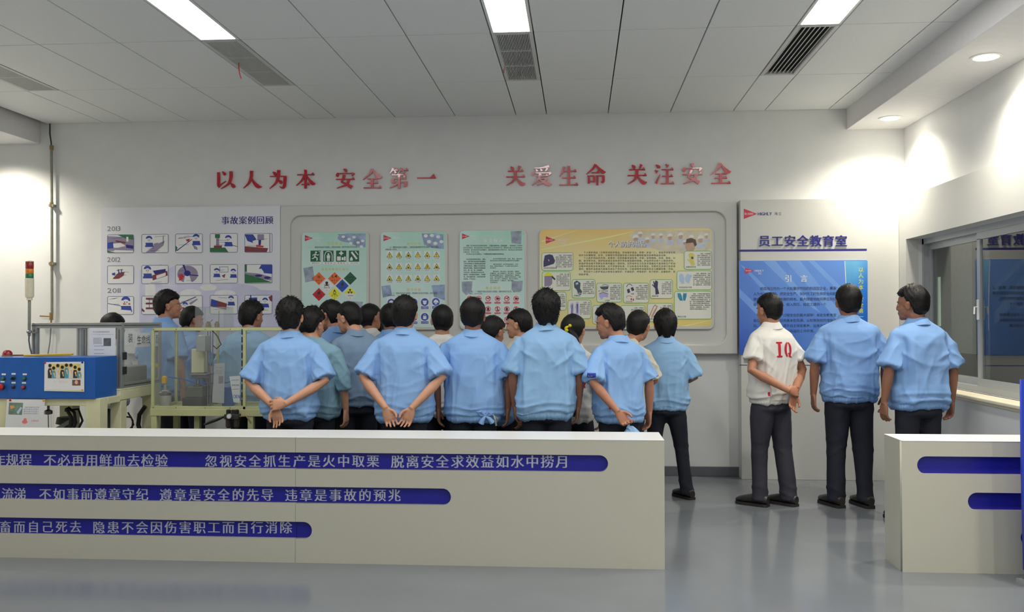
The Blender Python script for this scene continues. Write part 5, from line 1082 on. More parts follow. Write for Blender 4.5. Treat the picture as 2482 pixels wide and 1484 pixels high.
for z0_, z1_ in ((zt2, zt2+fw), (zc-fw, zc)):
    sb('rail', X2+fw, X3-fw, n1, n1+fw, z0_, z1_, M_gsteel, bxn, .002); sb('rail', X2+fw, X3-fw, n2-fw, n2, z0_, z1_, M_gsteel, bxn, .002)
    sb('rail', X2, X2+fw, n1+fw, n2-fw, z0_, z1_, M_gsteel, bxn, .002); sb('rail', X3-fw, X3, n1+fw, n2-fw, z0_, z1_, M_gsteel, bxn, .002)
for (a, b, y_) in ((X2+fw, xm-fw/2, n1+.008), (xm+fw/2, X3-fw, n1+.008), (X2+fw, X3-fw, n2-.01)): MB().box(a, b, y_, y_+.004, zt2+fw, zc-fw).build('clear_sheet', M_acr2, bxn)
MB().box(X2+.008, X2+.012, n1+fw, n2-fw, zt2+fw, zc-fw).build('clear_sheet', M_acr2, bxn); MB().box(X3-.012, X3-.008, n1+fw, n2-fw, zt2+fw, zc-fw).build('clear_sheet', M_acr2, bxn)
MB().box(X2, X3, n1, n2, zc, zc+.004).build('lid', M_acr2, bxn)
m = MB(); z_ = zt2+.03
while z_ < zc-.05: m.box(xm-fw/2-.012, xm-fw/2-.004, n1-.001, n1+.004, z_, z_+.045); z_ += .062
m.build('dashed_seal', M_blk, bxn)
m = MB()
for x_ in (at(375, 0, n1).x, at(430, 0, n1).x, at(500, 0, n1).x, at(560, 0, n1).x): 
    for z_ in (zt2+fw/2, zc-fw/2): m.lathe((x_, n1, z_), [(.004, 0), (.003, .003)], 8, 'y')
m.build('screw', M_brass, bxn)
for (a_, b_, c_, d_) in ((598, 560, 0, 0),): pass
# small clear hood above the box
t = thing('clear_hood', 'small clear hood standing on the test box', 'cover', tuple(at(510, 793, 7.2)))
ha_, hb2 = at(475, 770, 7.15).x, at(545, 770, 7.15).x; hz = at(510, 745, 7.15).z; zb_ = zc+.005
for (a, b, c_, d_) in ((ha_, hb2, 7.13, 7.134), (ha_, hb2, 7.33, 7.334), (ha_, ha_+.004, 7.134, 7.33), (hb2-.004, hb2, 7.134, 7.33)): MB().box(a, b, c_, d_, zb_, hz).build('clear_sheet', M_acr, t)
MB().box(ha_, hb2, 7.13, 7.334, hz, hz+.004).build('clear_sheet', M_acr, t)
m = MB(); xq = at(515, 780, 7.2).x
for dx in (-.045, .03): m.lathe((xq+dx, 7.22, zb_), [(.02, 0), (.02, .03), (.012, .035), (.012, .045)], 12)
m.tube([(xq-.01, 7.2, zb_), (xq-.02, 7.2, zb_+.04), (xq+.0, 7.2, zb_+.06)], .004); m.tube([(xq+.05, 7.2, zb_-.0), (xq+.055, 7.2, hz-.03)], .003); m.build('fitting', M_brass, t)
# the press inside
yc = 7.2
t = thing('test_press', 'small bench press with ivory body and steel rods in the test box', 'press', (at(490, 980, yc).x, yc, zt2))
def pb(nm, x0, y0, x1, y1_, mm, ya=None, yb_=None, b=.004, par=None):
    a = at(x0, y0, yc); b2 = at(x1, y1_, yc); return MB().box(a.x, b2.x, ya or yc-.04, yb_ or yc+.06, max(b2.z, zt2), a.z, b).build(nm, mm, par or t)
pb('base_block', 457, 962, 502, 981, M_dsteel, 7.08, 7.34); pb('vice', 459, 936, 500, 962, mat('machine_grey_green', C(104, 106, 98), .5, metal=.3, var=.1), 7.12, 7.3, .006)
pb('column', 463, 846, 494, 905, M_csteel, 7.2, 7.3, .008); pb('motor', 487, 812, 495, 850, M_csteel, 7.14, 7.26, .008); pb('control_unit', 490, 814, 512, 851, mat('unit_grey', C(170, 172, 174), .5), 7.08, 7.2); pb('bracket', 470, 905, 512, 909, M_steel, 7.1, 7.3); pb('arm', 472, 909, 512, 916, M_steel, 7.14, 7.2)
m = MB()
for x_ in (505, 511, 517): a = at(x_, 800, yc); b = at(x_, 940, yc); m.tube([(a.x, yc-.01, zt2), (a.x, yc-.01, zc-.03)], .005)
m.build('guide_rods', M_steel, t, smooth=True)
pc_ = at(480, 925, yc); MB().lathe((pc_.x, 7.2, at(480, 936, yc).z), [(.034, 0), (.034, .012), (.016, .02), (.012, .055)], 16).build('chuck', M_steel, t, smooth=True)
MB().tube([tuple(at(513, 800, 7.12)), tuple(at(527, 815, 7.12)), tuple(at(536, 835, 7.12)), tuple(at(525, 846, 7.12)), tuple(at(517, 838, 7.12))], .005).build('cable', M_blk, t, smooth=True)
for pts in ([(408, 914), (420, 916), (440, 918), (472, 928)], [(485, 928), (520, 930), (550, 928), (566, 922)]): MB().tube([tuple(at(x_, y_, 7.12)) for x_, y_ in pts], .004).build('air_line', mat('blue_air_line', C(40, 90, 180), .4), t, smooth=True)
t = thing('oiler_bottle', 'grey jar with a yellow valve at the left of the test box', 'jar', (at(400, 981, 7.12).x, 7.12, zt2))
bx_ = at(400, 981, 7.12).x; zq = lambda py: at(400, py, 7.12).z-zt2
MB().lathe((bx_, 7.12, zt2), [(.045, 0), (.048, .01), (.048, zq(955)), (.03, zq(948)), (.012, zq(945)), (.012, zq(930))], 20).build('jar_body', mat('jar_grey', C(160, 160, 152), .4, var=.1), t, smooth=True)
MB().lathe((bx_, 7.12, zt2), [(.047, zq(960)), (.049, zq(957)), (.049, zq(952)), (.03, zq(948))], 20).build('jar_lid', M_steel, t, smooth=True)
m = MB(); m.box(bx_-.022, bx_+.012, 7.10, 7.14, zt2+zq(930), zt2+zq(913), .005); m.lathe((bx_-.006, 7.12, zt2+zq(918)), [(.016, 0), (.018, .01), (.012, .022)], 12); m.build('yellow_valve', M_yel2, t)
t = bxn
p = at(380, 885, 7.3); MB().box(p.x-.016, p.x+.016, 7.29, 7.30, p.z-.02, p.z+.012, .004).build('yellow_tag', M_yel2, t); MB().tube([(p.x-.008, 7.295, p.z+.012), (p.x-.008, 7.295, p.z+.03), (p.x+.008, 7.295, p.z+.03), (p.x+.008, 7.295, p.z+.012)], .003).build('tag_shackle', M_steel, t)
M_sheetg = mat('plastic_sleeve_grey', C(178, 180, 184), .35, var=.05)
t = sheet('plastic_sleeve', 'grey plastic document sleeve standing inside the test box', 'document', [(520, 882), (545, 880), (543, 978), (514, 976)], 7.06, M_sheetg)
g = Ink(7.06, 1); g.text('操作要领', 522, 890, 540, 893.5); g.rect(530, 912, 541, 930)
for y_ in (898, 902, 906): g.line([(522, y_), (538, y_)], .8)
g.build('writing', c_gry, t)
t = sheet('folded_leaflet', 'leaflet with blue letters beside the dashed seal', 'document', [(556, 913), (582, 911), (581, 978), (566, 975)], 7.05)
g = Ink(7.05, 1); g.text('OKN', 566, 957, 581, 966, 'bold'); g.build('blue_letters', c_bl2, t); g = Ink(7.05, 1); g.text('使用说明', 562, 932, 579, 936); g.line([(560, 922), (579, 921)], .8); g.line([(563, 944), (579, 943)], .8); g.build('writing', c_blk, t)
t = thing('blue_dish', 'small blue dish inside the test box', 'dish', (at(556, 930, 7.3).x, 7.3, zt2))
MB().lathe((at(556, 930, 7.3).x, 7.28, zt2), [(.05, 0), (.05, .12), (.06, .15), (.055, .15), (.045, .12)], 18).build('dish_body', M_ctrl, t, smooth=True)
# air filter regulator hanging under the bench front rail
t = thing('air_regulator', 'dark air regulator with gauge hanging under the test bench', 'regulator', tuple(at(560, 1010, 6.93)))
p = at(560, 1010, 6.93); zr_ = p.z
m = MB(); m.box(p.x-.045, p.x+.07, 6.90, 6.96, zr_-.02, zr_+.02, .004); m.box(p.x-.01, p.x+.03, 6.96, n1-.003, zr_-.012, zr_+.05); m.build('body', M_dsteel, t)
for dx in (-.02, .045): MB().lathe((p.x+dx, 6.93, zr_-.09), [(.012, 0), (.022, .012), (.022, .07)], 14).build('bowl', mat('smoked_bowl', C(70, 62, 54), .2), t, smooth=True)
for dx in (-.02, .045): MB().lathe((p.x+dx, 6.93, zr_+.02), [(.018, 0), (.018, .03), (.012, .035)], 14).build('knob', M_blk, t, smooth=True)
MB().lathe((p.x, 6.9, zr_+.005), [(.022, 0), (.022, .012), (.019, .014)], 18, 'y').build('gauge', M_steel, t, smooth=True); MB().lathe((p.x, 6.885, zr_+.005), [(.017, 0), (.016, .001)], 18, 'y').build('gauge_face', M_paper, t)
MB().tube([(p.x-.05, 6.93, zr_), tuple(at(525, 1018, 6.93)), tuple(at(508, 1024, 6.93)), tuple(at(495, 1030, 6.93))], [.008, .012, .012, .008]).build('coiled_hose', M_blk, t, smooth=True)
MB().tube([(p.x+.07, 6.93, zr_), (p.x+.12, 6.93, zr_+.005), (p.x+.14, 6.93, zr_-.02), (p.x+.16, 6.93, zr_-.05)], .006).build('air_hose', M_brass, t, smooth=True)
# ============================================================ PEOPLE
from mathutils.bvhtree import BVHTree
SKIN = {'a': mat('skin_light', C(206, 152, 122), .5, var=.05, scale=30), 'b': mat('skin_tan', C(182, 126, 98), .5, var=.05, scale=30), 'c': mat('skin_deep_shaded', C(150, 104, 82), .5, var=.05, scale=30)}  # deep tone is part complexion, part shade painted onto the arms
def cloth(n, c, k=.04): return mat(n, c, .78, var=k, scale=7, bump=.5, bscale=20, spec=.25)
SH = {'blue': cloth('shirt_sky_blue', S(118, 152, 194)), 'blue2': cloth('shirt_mid_blue', S(104, 136, 180)), 'blue3': cloth('shirt_soft_blue', S(120, 154, 188)), 'teal': cloth('shirt_faded_teal', S(112, 144, 158), .1), 'grey': cloth('shirt_grey_blue', S(106, 126, 148), .08),
      'white': cloth('shirt_white', C(226, 224, 218)), 'cream': cloth('shirt_cream', C(206, 202, 184))}
M_trs = cloth('navy_trousers', C(38, 40, 50), .12); M_trs2 = cloth('washed_trousers', C(56, 56, 66), .14)
M_shoe = mat('black_shoe_leather', C(44, 42, 40), .4, var=.15, scale=20); M_sole = mat('shoe_sole', C(38, 36, 34), .7)
M_hair = mat('black_hair', C(15, 13, 13), .5, var=.4, scale=60, stretch=(1, 1, .25), bump=.6, bscale=180, spec=.3)
M_eyew = mat('eye_white', C(220, 216, 210), .2, var=0); M_iris = mat('eye_dark', C(30, 22, 18), .15, var=0)
V = Vector
for n_ in list(MATS):
    if n_.startswith('shirt_') or n_.endswith('trousers'):      # crumpled-cloth relief over the modelled folds
        nt = MATS[n_].node_tree; b = nt.nodes['Principled BSDF']; old = b.inputs['Normal'].links[0].from_socket
        tc = nt.nodes.new('ShaderNodeTexCoord'); mp = nt.nodes.new('ShaderNodeMapping'); mp.inputs['Scale'].default_value = (1.5, 1.5, .6); nt.links.new(tc.outputs['Object'], mp.inputs[0])
        nz = nt.nodes.new('ShaderNodeTexNoise'); nz.noise_type = 'RIDGED_MULTIFRACTAL'; nz.inputs['Scale'].default_value = 4.2; nz.inputs['Detail'].default_value = 2.0; nz.inputs['Distortion'].default_value = .6
        nt.links.new(mp.outputs[0], nz.inputs['Vector']); bp = nt.nodes.new('ShaderNodeBump'); bp.inputs['Strength'].default_value = .75; bp.inputs['Distance'].default_value = .012
        nt.links.new(nz.outputs['Fac'], bp.inputs['Height']); nt.links.new(old, bp.inputs['Normal']); nt.links.new(bp.outputs[0], b.inputs['Normal'])
def remesh(mb, vox, it=2, fac=.5):
    me = bpy.data.meshes.new('t'); me.from_pydata(mb.v, [], mb.f)
    bm = bmesh.new(); bm.from_mesh(me); bmesh.ops.recalc_face_normals(bm, faces=bm.faces); bm.to_mesh(me); bm.free()
    o = bpy.data.objects.new('t', me); col.objects.link(o)
    m = o.modifiers.new('r', 'REMESH'); m.mode = 'VOXEL'; m.voxel_size = vox; m.use_smooth_shade = True
    if it: q = o.modifiers.new('s', 'SMOOTH'); q.iterations = it; q.factor = fac
    out = bpy.data.meshes.new_from_object(o.evaluated_get(bpy.context.evaluated_depsgraph_get()))
    bpy.data.objects.remove(o); bpy.data.meshes.remove(me)
    out.polygons.foreach_set('use_smooth', [True]*len(out.polygons)); return out
def ring_loft(mb, rings, n=28, p=2.3):
    """rings: (z, cx, cy, a, b)"""
    vs = []; fs = []
    for (z, cx, cy, a, b) in rings:
        for k in range(n):
            t = 2*math.pi*k/n; c_, s_q = math.cos(t), math.sin(t)
            vs.append((cx+a*math.copysign(abs(c_)**(2/p), c_), cy+b*math.copysign(abs(s_q)**(2/p), s_q), z))
    for i in range(len(rings)-1):
        for k in range(n): fs.append((i*n+k, i*n+(k+1) % n, (i+1)*n+(k+1) % n, (i+1)*n+k))
    fs.append(tuple(range(n))[::-1]); fs.append(tuple(range((len(rings)-1)*n, len(rings)*n)))
    mb.add(vs, fs)
def coords(me):
    a = np.empty(len(me.vertices)*3); me.vertices.foreach_get('co', a); n = np.empty(len(me.vertices)*3); me.vertices.foreach_get('normal', n)
    return a.reshape(-1, 3), n.reshape(-1, 3)
def setco(me, a): me.vertices.foreach_set('co', a.ravel()); me.update()
class Wave:
    def __init__(s, seed): s.r = np.random.RandomState(seed)
    def noise(s, p, f, n=6):
        o = np.zeros(len(p))
        for _ in range(n):
            d = s.r.normal(size=3); d /= np.linalg.norm(d); o += np.sin(p@d*f*s.r.uniform(.6, 1.5)+s.r.uniform(0, 6.28))
        return o/n**.5
def ridge(x): return (1-np.abs(np.sin(x)))**1.6
def sstep(a, b, x): t = np.clip((x-a)/(b-a), 0, 1); return t*t*(3-2*t)
def hand(mb, wrist, d, pn, thumb, curl=.5, s=1.0, spread=.0):
    """wrist, pointing direction d, palm normal pn, thumb side vector"""
    d = V(d).normalized(); pn = V(pn); pn = (pn-d*pn.dot(d)).normalized(); x = d.cross(pn).normalized()
    if x.dot(V(thumb)) < 0: x = -x
    W = V(wrist); P = lambda a, b, c: W+(x*a+d*b+pn*c)*s       # a to the thumb side, b along, c out of the palm
    # palm
    rows = [(0, .024, .018), (.02, .032, .017), (.05, .040, .015), (.08, .042, .013), (.09, .038, .010)]
    vs = []; fs = []; n = 12
    for (b, a, c) in rows:
        for k in range(n):
            t = 2*math.pi*k/n; vs.append(P(a*math.cos(t), b, c*math.sin(t)+curl*.004*(b/.09)))
    for i in range(len(rows)-1):
        for k in range(n): fs.append((i*n+k, i*n+(k+1) % n, (i+1)*n+(k+1) % n, (i+1)*n+k))
    fs.append(tuple(range(n))[::-1]); fs.append(tuple(range(4*n, 5*n))); mb.add(vs, fs)
    for i, (a, L) in enumerate(((.031, .068), (.0105, .076), (-.0105, .071), (-.031, .056))):
        ang = 0; cur = P(a, .078, 0); pts = [P(a*.9, .055, 0), cur]; rs = [.0085*s, .0088*s]
        c_i = curl*(1+.15*i); dx = x*((a/.031)*(.10+spread))
        for seg, (fr, bend) in enumerate(((.45, .55), (.30, .8), (.25, .6))):
            ang += bend*c_i; dirv = (d*math.cos(ang)+pn*math.sin(ang)+dx*(1 if seg == 0 else .4)).normalized()
            cur = cur+dirv*(L*fr*s); pts.append(cur); rs.append((.0082-.0007*seg)*s)
        mb.tube(pts, rs, 8)
    # thumb from the side of the palm near its base
    t0 = P(.022, .022, .004); t1 = P(.044, .045, .012); t2 = P(.050+.0*curl, .072, .018+.012*curl); t3 = P(.044, .092, .022+.02*curl)
    mb.tube([t0, t1, t2, t3], [.013*s, .0115*s, .0095*s, .008*s], 8)
# arm poses for the right side (x positive): elbow, wrist, hand direction, palm normal, curl
POSE = {
 'down': ((.262, -.035, 1.125), (.275, .005, .885), (-.02, .12, -1), (-1, .1, 0), .45),
 'downin': ((.245, -.02, 1.125), (.235, .04, .885), (-.05, .2, -1), (-1, .1, 0), .5),
 'clasp': ((.285, -.095, 1.13), (.098, -.232, .915), (-.42, -.02, -1), (-.15, -1, 0), .42),
 'crossR': ((.285, -.085, 1.12), (.055, -.262, .965), (-.95, -.02, -.12), (0, 1, -.3), .7),
 'crossL': ((.285, -.075, 1.11), (.045, -.225, .935), (-.30, -.02, -.95), (.1, -1, -.1), .45),
 'front': ((.265, .02, 1.12), (.13, .26, 1.06), (-.8, .45, .1), (0, -1, .3), .6),
 'chin': ((.245, .13, 1.19), (.10, .20, 1.42), (-.35, -.1, .9), (-.3, -1, 0), .9),
 'hold': ((.285, -.11, 1.14), (.15, -.27, .93), (-.55, -.12, -.8), (-.2, -1, .2), .85),
 'akimbo': ((.30, -.14, 1.10), (.03, -.235, 1.08), (-.85, -.05, .5), (0, -1, .1), .6),
}
SHO = (.168, -.005, 1.39)
def person(label, px, Y, h, yaw=0, head=(0, 0), hoff=(0, 0), arms=('down', 'down'), shirt='blue', skin='b', seed=1, wide=1.0, hairk=None, sleeve='short', detail=True, trousers=None, stance=(.105, .105, 0, 0), hem=.815, eyes=True, X=None, body_py=900, feet=(14, -14), hem_gather=1.0, group=None):
    s = h/1.75; X = at(px, body_py, Y).x if X is None else X
    root = thing('person', label, 'person', (X, Y, 0), R(yaw), group)
    ORG[root.name] = V((0, 0, 0)); rnd = random.Random(seed); wv = Wave(seed)
    hs = 1.09*min(1.06, max(.97, s))/s          # heads vary less than bodies
    hy, hp = head; HP = V((hoff[0]/s, hoff[1]/s, 1.474))
    HM = Matrix.Translation(HP) @ Matrix.Rotation(R(hy), 4, 'Z') @ Matrix.Rotation(R(-hp), 4, 'X') @ Matrix.Scale(hs, 4)
    def hp_(v): return HM @ V(v)
    h3 = HM.to_3x3()
    HC = (0, .012, .125)     # cranium centre above the pivot
    # ---------- body
    b = MB()
    def ell(c, r, rot=None): b.ball(hp_(c), (r[0]*hs, r[1]*hs, r[2]*hs), 16, 10, (h3.normalized() @ rot) if rot else h3.normalized())
    ell((0, .005, .140), (.074, .092, .088)); ell((0, .04, .095), (.062, .062, .078)); ell((0, .052, .055), (.048, .048, .040)); ell((0, .078, .034), (.022, .022, .018))
    ell((0, .02, .07), (.060, .06, .05)); ell((0, .085, .142), (.05, .014, .010)); ell((.034, .072, .092), (.020, .020, .018)); ell((-.034, .072, .092), (.020, .020, .018))
    b.tube([hp_((0, .096, .132)), hp_((0, .103, .112)), hp_((0, .107, .097))], [.008, .011, .013], 8); ell((.010, .103, .092), (.008, .010, .007)); ell((-.010, .103, .092), (.008, .010, .007))
    ell((0, .095, .067), (.022, .011, .006)); ell((0, .093, .058), (.019, .011, .006))
    for sx in (-1, 1):
        rt = rotm(0, 0, R(sx*-28)); ell((sx*.079, .004, .112), (.008, .019, .031), rt); ell((sx*.081, -.004, .126), (.009, .016, .016), rt)
    b.tube([V((0, -.012, 1.40)), V((HP.x*.3, HP.y*.3-.006, 1.47)), hp_((0, -.012, .045)), hp_((0, -.012, .09))], [.068, .063, .062, .058], 14)
    elb = {}
    sw = wide
    for sx, ps in ((1, arms[1]), (-1, arms[0])):
        if ps is None: continue
        e, w_, hd, pn, cu = POSE[ps]
        q = lambda v: V((v[0]*sx, v[1], v[2]))
        S_ = V((SHO[0]*sx*sw, SHO[1], SHO[2])); E = q(e); Wr = q(w_); E.x *= (1+(sw-1)*.8)
        if ps == 'crossR': pass
        m1 = S_.lerp(E, .45)+V((0, -.004, 0)); m2 = E.lerp(Wr, .3)
        b.tube([S_, m1, E, m2, E.lerp(Wr, .7), Wr, Wr+(Wr-E).normalized()*.012], [.040, .043, .037, .039, .031, .0245, .024], 12)
        if detail: hand(b, Wr, q(hd), q(pn), (0, 1, 0) if ps.startswith('down') else ((sx*.2, 0, 1) if ps in ('crossR', 'front', 'akimbo') else ((-sx, 0, 0) if ps in ('clasp',) else ((-sx*.0+sx, 0, 0) if ps == 'crossL' else (0, .3, 1)))), cu, hs)
        else: hand(b, Wr, q(hd), q(pn), (0, 1, 0), cu, hs)
        elb[sx] = (S_, E, Wr, ps)
    b.tube([V((-.15*sw, -.005, 1.375)), V((0, -.01, 1.37)), V((.15*sw, -.005, 1.375))], .042, 10); b.tube([V((0, -.01, 1.40)), V((0, 0, 1.0))], [.08, .10], 12)
    bv = [tuple(V(v)*s) for v in b.v]; b.v = bv
    me = remesh(b, .0047 if detail else .0085, 2, .45); me.materials.append(SKIN[skin]); body = link('body', me, root, local=True)
    if eyes:
        for sx in (-1, 1):
            m = MB(); m.ball(hp_((sx*.030, .0815, .120))*s, (.0115*s*hs, .009*s*hs, .005*s*hs), 10, 7, h3.normalized()); m.cur = 1; m.ball(hp_((sx*.030, .0872, .120))*s, (.0052*s*hs,)*3, 8, 6)
            m.build('eye', [M_eyew, M_iris], root, smooth=True, local=True)
            m = MB(); m.tube([hp_((sx*.014, .094, .138))*s, hp_((sx*.032, .092, .143))*s, hp_((sx*.050, .078, .139))*s], [.003, .0042, .002], 6); m.build('eyebrow', M_hair, root, local=True)
    # ---------- hair
    hk = dict(top=.022, side=.012, nape=-.088, spiky=.5, front=.045, ear=.0, tail=None); hk.update(hairk or {})
    HB = MB(); nA, nP = 40, 22; C0 = V((0, .003, .135))
    grid = []
    for i in range(nA):
        az = 2*math.pi*i/nA; fy = math.sin(az)      # +1 front
        back = max(0, -fy); side = abs(math.cos(az))
        # lower edge (height relative to C0)
        if fy > .25: zl = hk['front']+.006*math.sin(az*7+seed)
        elif fy > -.15: t_ = (fy+.15)/.4; zl = (hk['ear']-.012)*(1-t_)+hk['front']*t_ - (.03*math.sin(math.pi*t_))
        elif fy > -.45: t_ = (fy+.45)/.3; zl = hk['nape']*(1-t_)+(hk['ear']-.012)*t_
        else: zl = hk['nape']-.004*math.sin(az*5+seed)
        colr = []
        for j in range(nP+1):
            ph = j/nP                        # 0 top .. 1 edge
            zl_ = zl
            # angle from top
            pm = math.acos(max(-1, min(1, zl_/.115))) if zl_ > -.104 else math.pi*.955
            a_ = pm*ph; dz, dr = math.cos(a_), math.sin(a_)
            dx_, dy_ = math.cos(az)*dr, math.sin(az)*dr
            rx, ry, rz = .0765, (.096 if dy_ < 0 else .092), .090 if dz > 0 else .150
            k = 1/math.sqrt((dx_/rx)**2+(dy_/ry)**2+(dz/rz)**2)
            th = hk['side']+(hk['top']-hk['side'])*max(0, dz)**.8+(.005*back)
            th *= (1-sstep(.86, 1.0, np.array([ph]))[0]*1.15)
            th += (.0035*math.sin(az*9+a_*5+seed)+.003*math.sin(az*17-a_*11+seed*2))*hk['spiky']*1.3*(1-ph**3)
            rr = k+th
            z_ = dz*rr
            colr.append(C0+V((dx_*rr, dy_*rr, z_)))
        grid.append(colr)
    vs = []; fs = []
    for i in range(nA):
        for j in range(nP+1): vs.append(hp_(grid[i][j])*s)
    m0 = nP+1; n_out = len(vs)
    for i in range(nA):
        g = grid[i][nP]; vs.append(hp_(C0+(g-C0)*.86)*s)
    for i in range(nA):
        i2 = (i+1) % nA
        for j in range(nP): fs.append((i*m0+j, i2*m0+j, i2*m0+j+1, i*m0+j+1))
        fs.append((i*m0+nP, i2*m0+nP, n_out+i2, n_out+i))
    fs.append(tuple(n_out+i for i in range(nA)))
    HB.add(vs, fs)
    # clumps of hair breaking the outline
    for q in range(int(420*(.4+hk['spiky']))):
        i = rnd.randrange(nA); j = int((rnd.random()**.9)*(nP-1)); p0 = grid[i][j]; p1 = grid[i][min(nP, j+2)]; p_side = grid[(i+1) % nA][j]
        f_ = rnd.random(); p0 = p0.lerp(p_side, f_)
        dn = (p1-grid[i][j]); dn = dn.normalized() if dn.length > 1e-5 else V((0, -1, 0)); out = (p0-C0).normalized()
        if j < 4: dn = V((rnd.uniform(-1, 1), rnd.uniform(-.6, 1), 0)).normalized()
        L = rnd.uniform(.012, .026)*(.7+.6*hk['spiky']); lift = rnd.uniform(.05, .45)*hk['spiky']+(.15 if j < 5 else .03)
        tip = p0+(dn*(1-lift*.5)+out*lift).normalized()*L; sd = dn.cross(out).normalized()*rnd.uniform(.002, .0042)
        base = p0-out*.004
        n = len(HB.v); HB.v += [tuple(hp_(v)*s) for v in (base-sd, base+sd, tip, base+dn*.004-out*.003)]; HB.f += [(n, n+1, n+2), (n+1, n+3, n+2), (n+3, n, n+2)]; HB.mi += [0]*3
    if hk['tail']:
        pts = [hp_(v)*s for v in ((.0, -.085, .13), (.02, -.115, .125), (.06, -.105, .07), (.078, -.09, .0), (.082, -.08, -.06), (.084, -.08, -.11))]
        HB.tube(pts, [r_*s for r_ in (.018, .026, .032, .030, .020, .006)], 14)
        for q in range(90):
            t_ = rnd.random(); k = 1+int(t_*3); c0 = pts[k].lerp(pts[k+1], rnd.random()); o_ = V((rnd.uniform(-1, 1), rnd.uniform(-1, 1), 0)).normalized()*.028*s; dn = V((rnd.uniform(-.2, .2), 0, -1))*.04*s; sd = V((.003, 0, 0))
            n = len(HB.v); HB.v += [tuple(v) for v in (c0+o_-sd, c0+o_+sd, c0+o_+dn)]; HB.f += [(n, n+1, n+2)]; HB.mi += [0]
    me = HB.mesh('hair', M_hair); me.polygons.foreach_set('use_smooth', [True]*len(me.polygons)); hair_o = link('hair', me, root, local=True)
    # ---------- shirt
    sh = MB(); g = hem_gather
    ring_loft(sh, [(z, cx*0, cy, a*sw if z > 1.0 else a*(.5+.5*sw), b_) for (z, cx, cy, a, b_) in [
        (hem, 0, 0, .178, .125), (hem+.006, 0, 0, .188, .134), (hem+.035, 0, 0, .190, .136), (hem+.06, 0, -.002, .200+.012*g, .146), (hem+.12, 0, -.003, .206+.010*g, .152), (1.02, 0, -.004, .204, .148), (1.12, 0, -.006, .205, .146),
        (1.24, 0, -.010, .208, .142), (1.32, 0, -.014, .209, .134), (1.37, 0, -.014, .206, .120), (1.405, 0, -.012, .196, .102), (1.43, 0, -.010, .168, .088), (1.452, 0, -.008, .128, .080), (1.475, 0, -.004, .090, .072), (1.492, 0, -.002, .070, .066)]], 30, 2.4)
    for sx, (S_, E, Wr, ps) in elb.items():
        d = (E-S_); L = d.length; d.normalize(); fr = {'short': .93, 'long': 1.0, 'rolled': 1.0, 'cap': .72}[sleeve]
        S0 = S_+V((-sx*.04, 0, .004)); end = S_+d*(L*fr)
        k = 1.0 if sleeve != 'cap' else .9
        pts = [S0, S_+d*.03, S_+d*(L*fr*.35), S_+d*(L*fr*.7), end-d*.012, end, end-d*.002, end-d*.05]
        rs = [.050, .058*k, .066*k, .075*k, .086*k, .088*k, .072*k, .052]
        if sleeve in ('long', 'rolled'):
            f2 = (Wr-E).normalized(); e2 = E+f2*(.06 if sleeve == 'rolled' else .17)
            pts = [S0, S_+d*.03, S_+d*(L*.4), S_+d*(L*.75), E, e2-f2*.03, e2, e2-f2*.002, e2-f2*.03]; rs = [.058, .068, .068, .064, .060, .059, .058, .046, .040]
        sh.tube(pts, rs, 16)
    sh.v = [tuple(V(v)*s) for v in sh.v]
    me = remesh(sh, .0090, 2, .5)
    a, n = coords(me); p = a/s; x_, y_, z_ = p[:, 0], p[:, 1], p[:, 2]
    nz1 = wv.noise(p, 14); nz2 = wv.noise(p, 32); nz3 = wv.noise(p, 6); ph = rnd.uniform(0, 6)
    tors = 1-sstep(.185*sw, .225*sw, np.abs(x_))
    lowm = sstep(1.36, 1.05, z_)*tors
    q = p*np.array([2.2, 1.0, .55]); n_an = wv.noise(q, 11); n_an2 = wv.noise(q, 22)
    sk = rnd.uniform(-1.6, 1.6)
    disp = .0060*ridge(n_an*.95+x_*(9+3*sk)+z_*sk*2+ph)*lowm + .0030*ridge(n_an2*1.1+x_*22)*lowm
    disp += .0028*ridge(nz1*1.2+ph)*tors*sstep(1.44, 1.34, z_)+.0016*ridge(nz2*1.3)*sstep(1.44, 1.34, z_)
    for sx in (-1, 1):     # short folds running in from each arm hole
        am = rnd.uniform(.5, 1.2); cz_ = 1.30+rnd.uniform(-.03, .03); tl = rnd.uniform(.5, 1.1)
        uu = -sx*(x_-sx*.20*sw); vv = (z_-cz_)+uu*tl
        disp += .0055*am*ridge(vv*26+nz1*.5+ph*sx)*np.exp(-(vv/.075)**2)*sstep(-.01, .03, uu)*sstep(.17, .05, uu)
        disp += .006*am*ridge(x_*24+n_an*.5)*np.exp(-((x_-sx*.150*sw)/.035)**2)*sstep(1.36, 1.26, z_)*(y_ < 0)
    disp += .0045*ridge(z_*62+nz1*1.4+n_an)*np.exp(-((z_-(hem+.075))/.045)**2)*tors*g
    disp += .0030*np.abs(np.sin(np.arctan2(y_, x_)*30+nz2))*np.exp(-((z_-(hem+.02))/.025)**2)*tors*g
    disp += .0050*nz3*tors*sstep(1.46, 1.36, z_)
    slv = 1-tors
    disp += slv*(.0045*ridge(z_*30+x_*30*np.sign(x_)+nz1*.9+ph)+.004*ridge(n_an+ph)+.002*nz1)*sstep(1.40, 1.28, z_)
    disp *= sstep(1.50, 1.44, z_)*.85+.15
    disp = disp*2.7; disp -= .012*np.exp(-((np.abs(x_)-.172*sw+nz1*.003)/.013)**2)*sstep(1.40, 1.30, z_)*sstep(1.02, 1.12, z_)*(y_ < 0)
    a = a+n*(disp[:, None]*s)
    if hk.get('dummy'): pass
    setco(me, a); me.materials.append(SH[shirt]); so = link('shirt', me, root, local=True)
    # collar
    cm = MB(); n_ = 36; vs = []
    prof = [(.060, 1.478), (.0605, 1.512), (.0655, 1.515), (.079, 1.492), (.094, 1.462), (.0915, 1.458), (.076, 1.486), (.065, 1.505)]
    ring_n = []
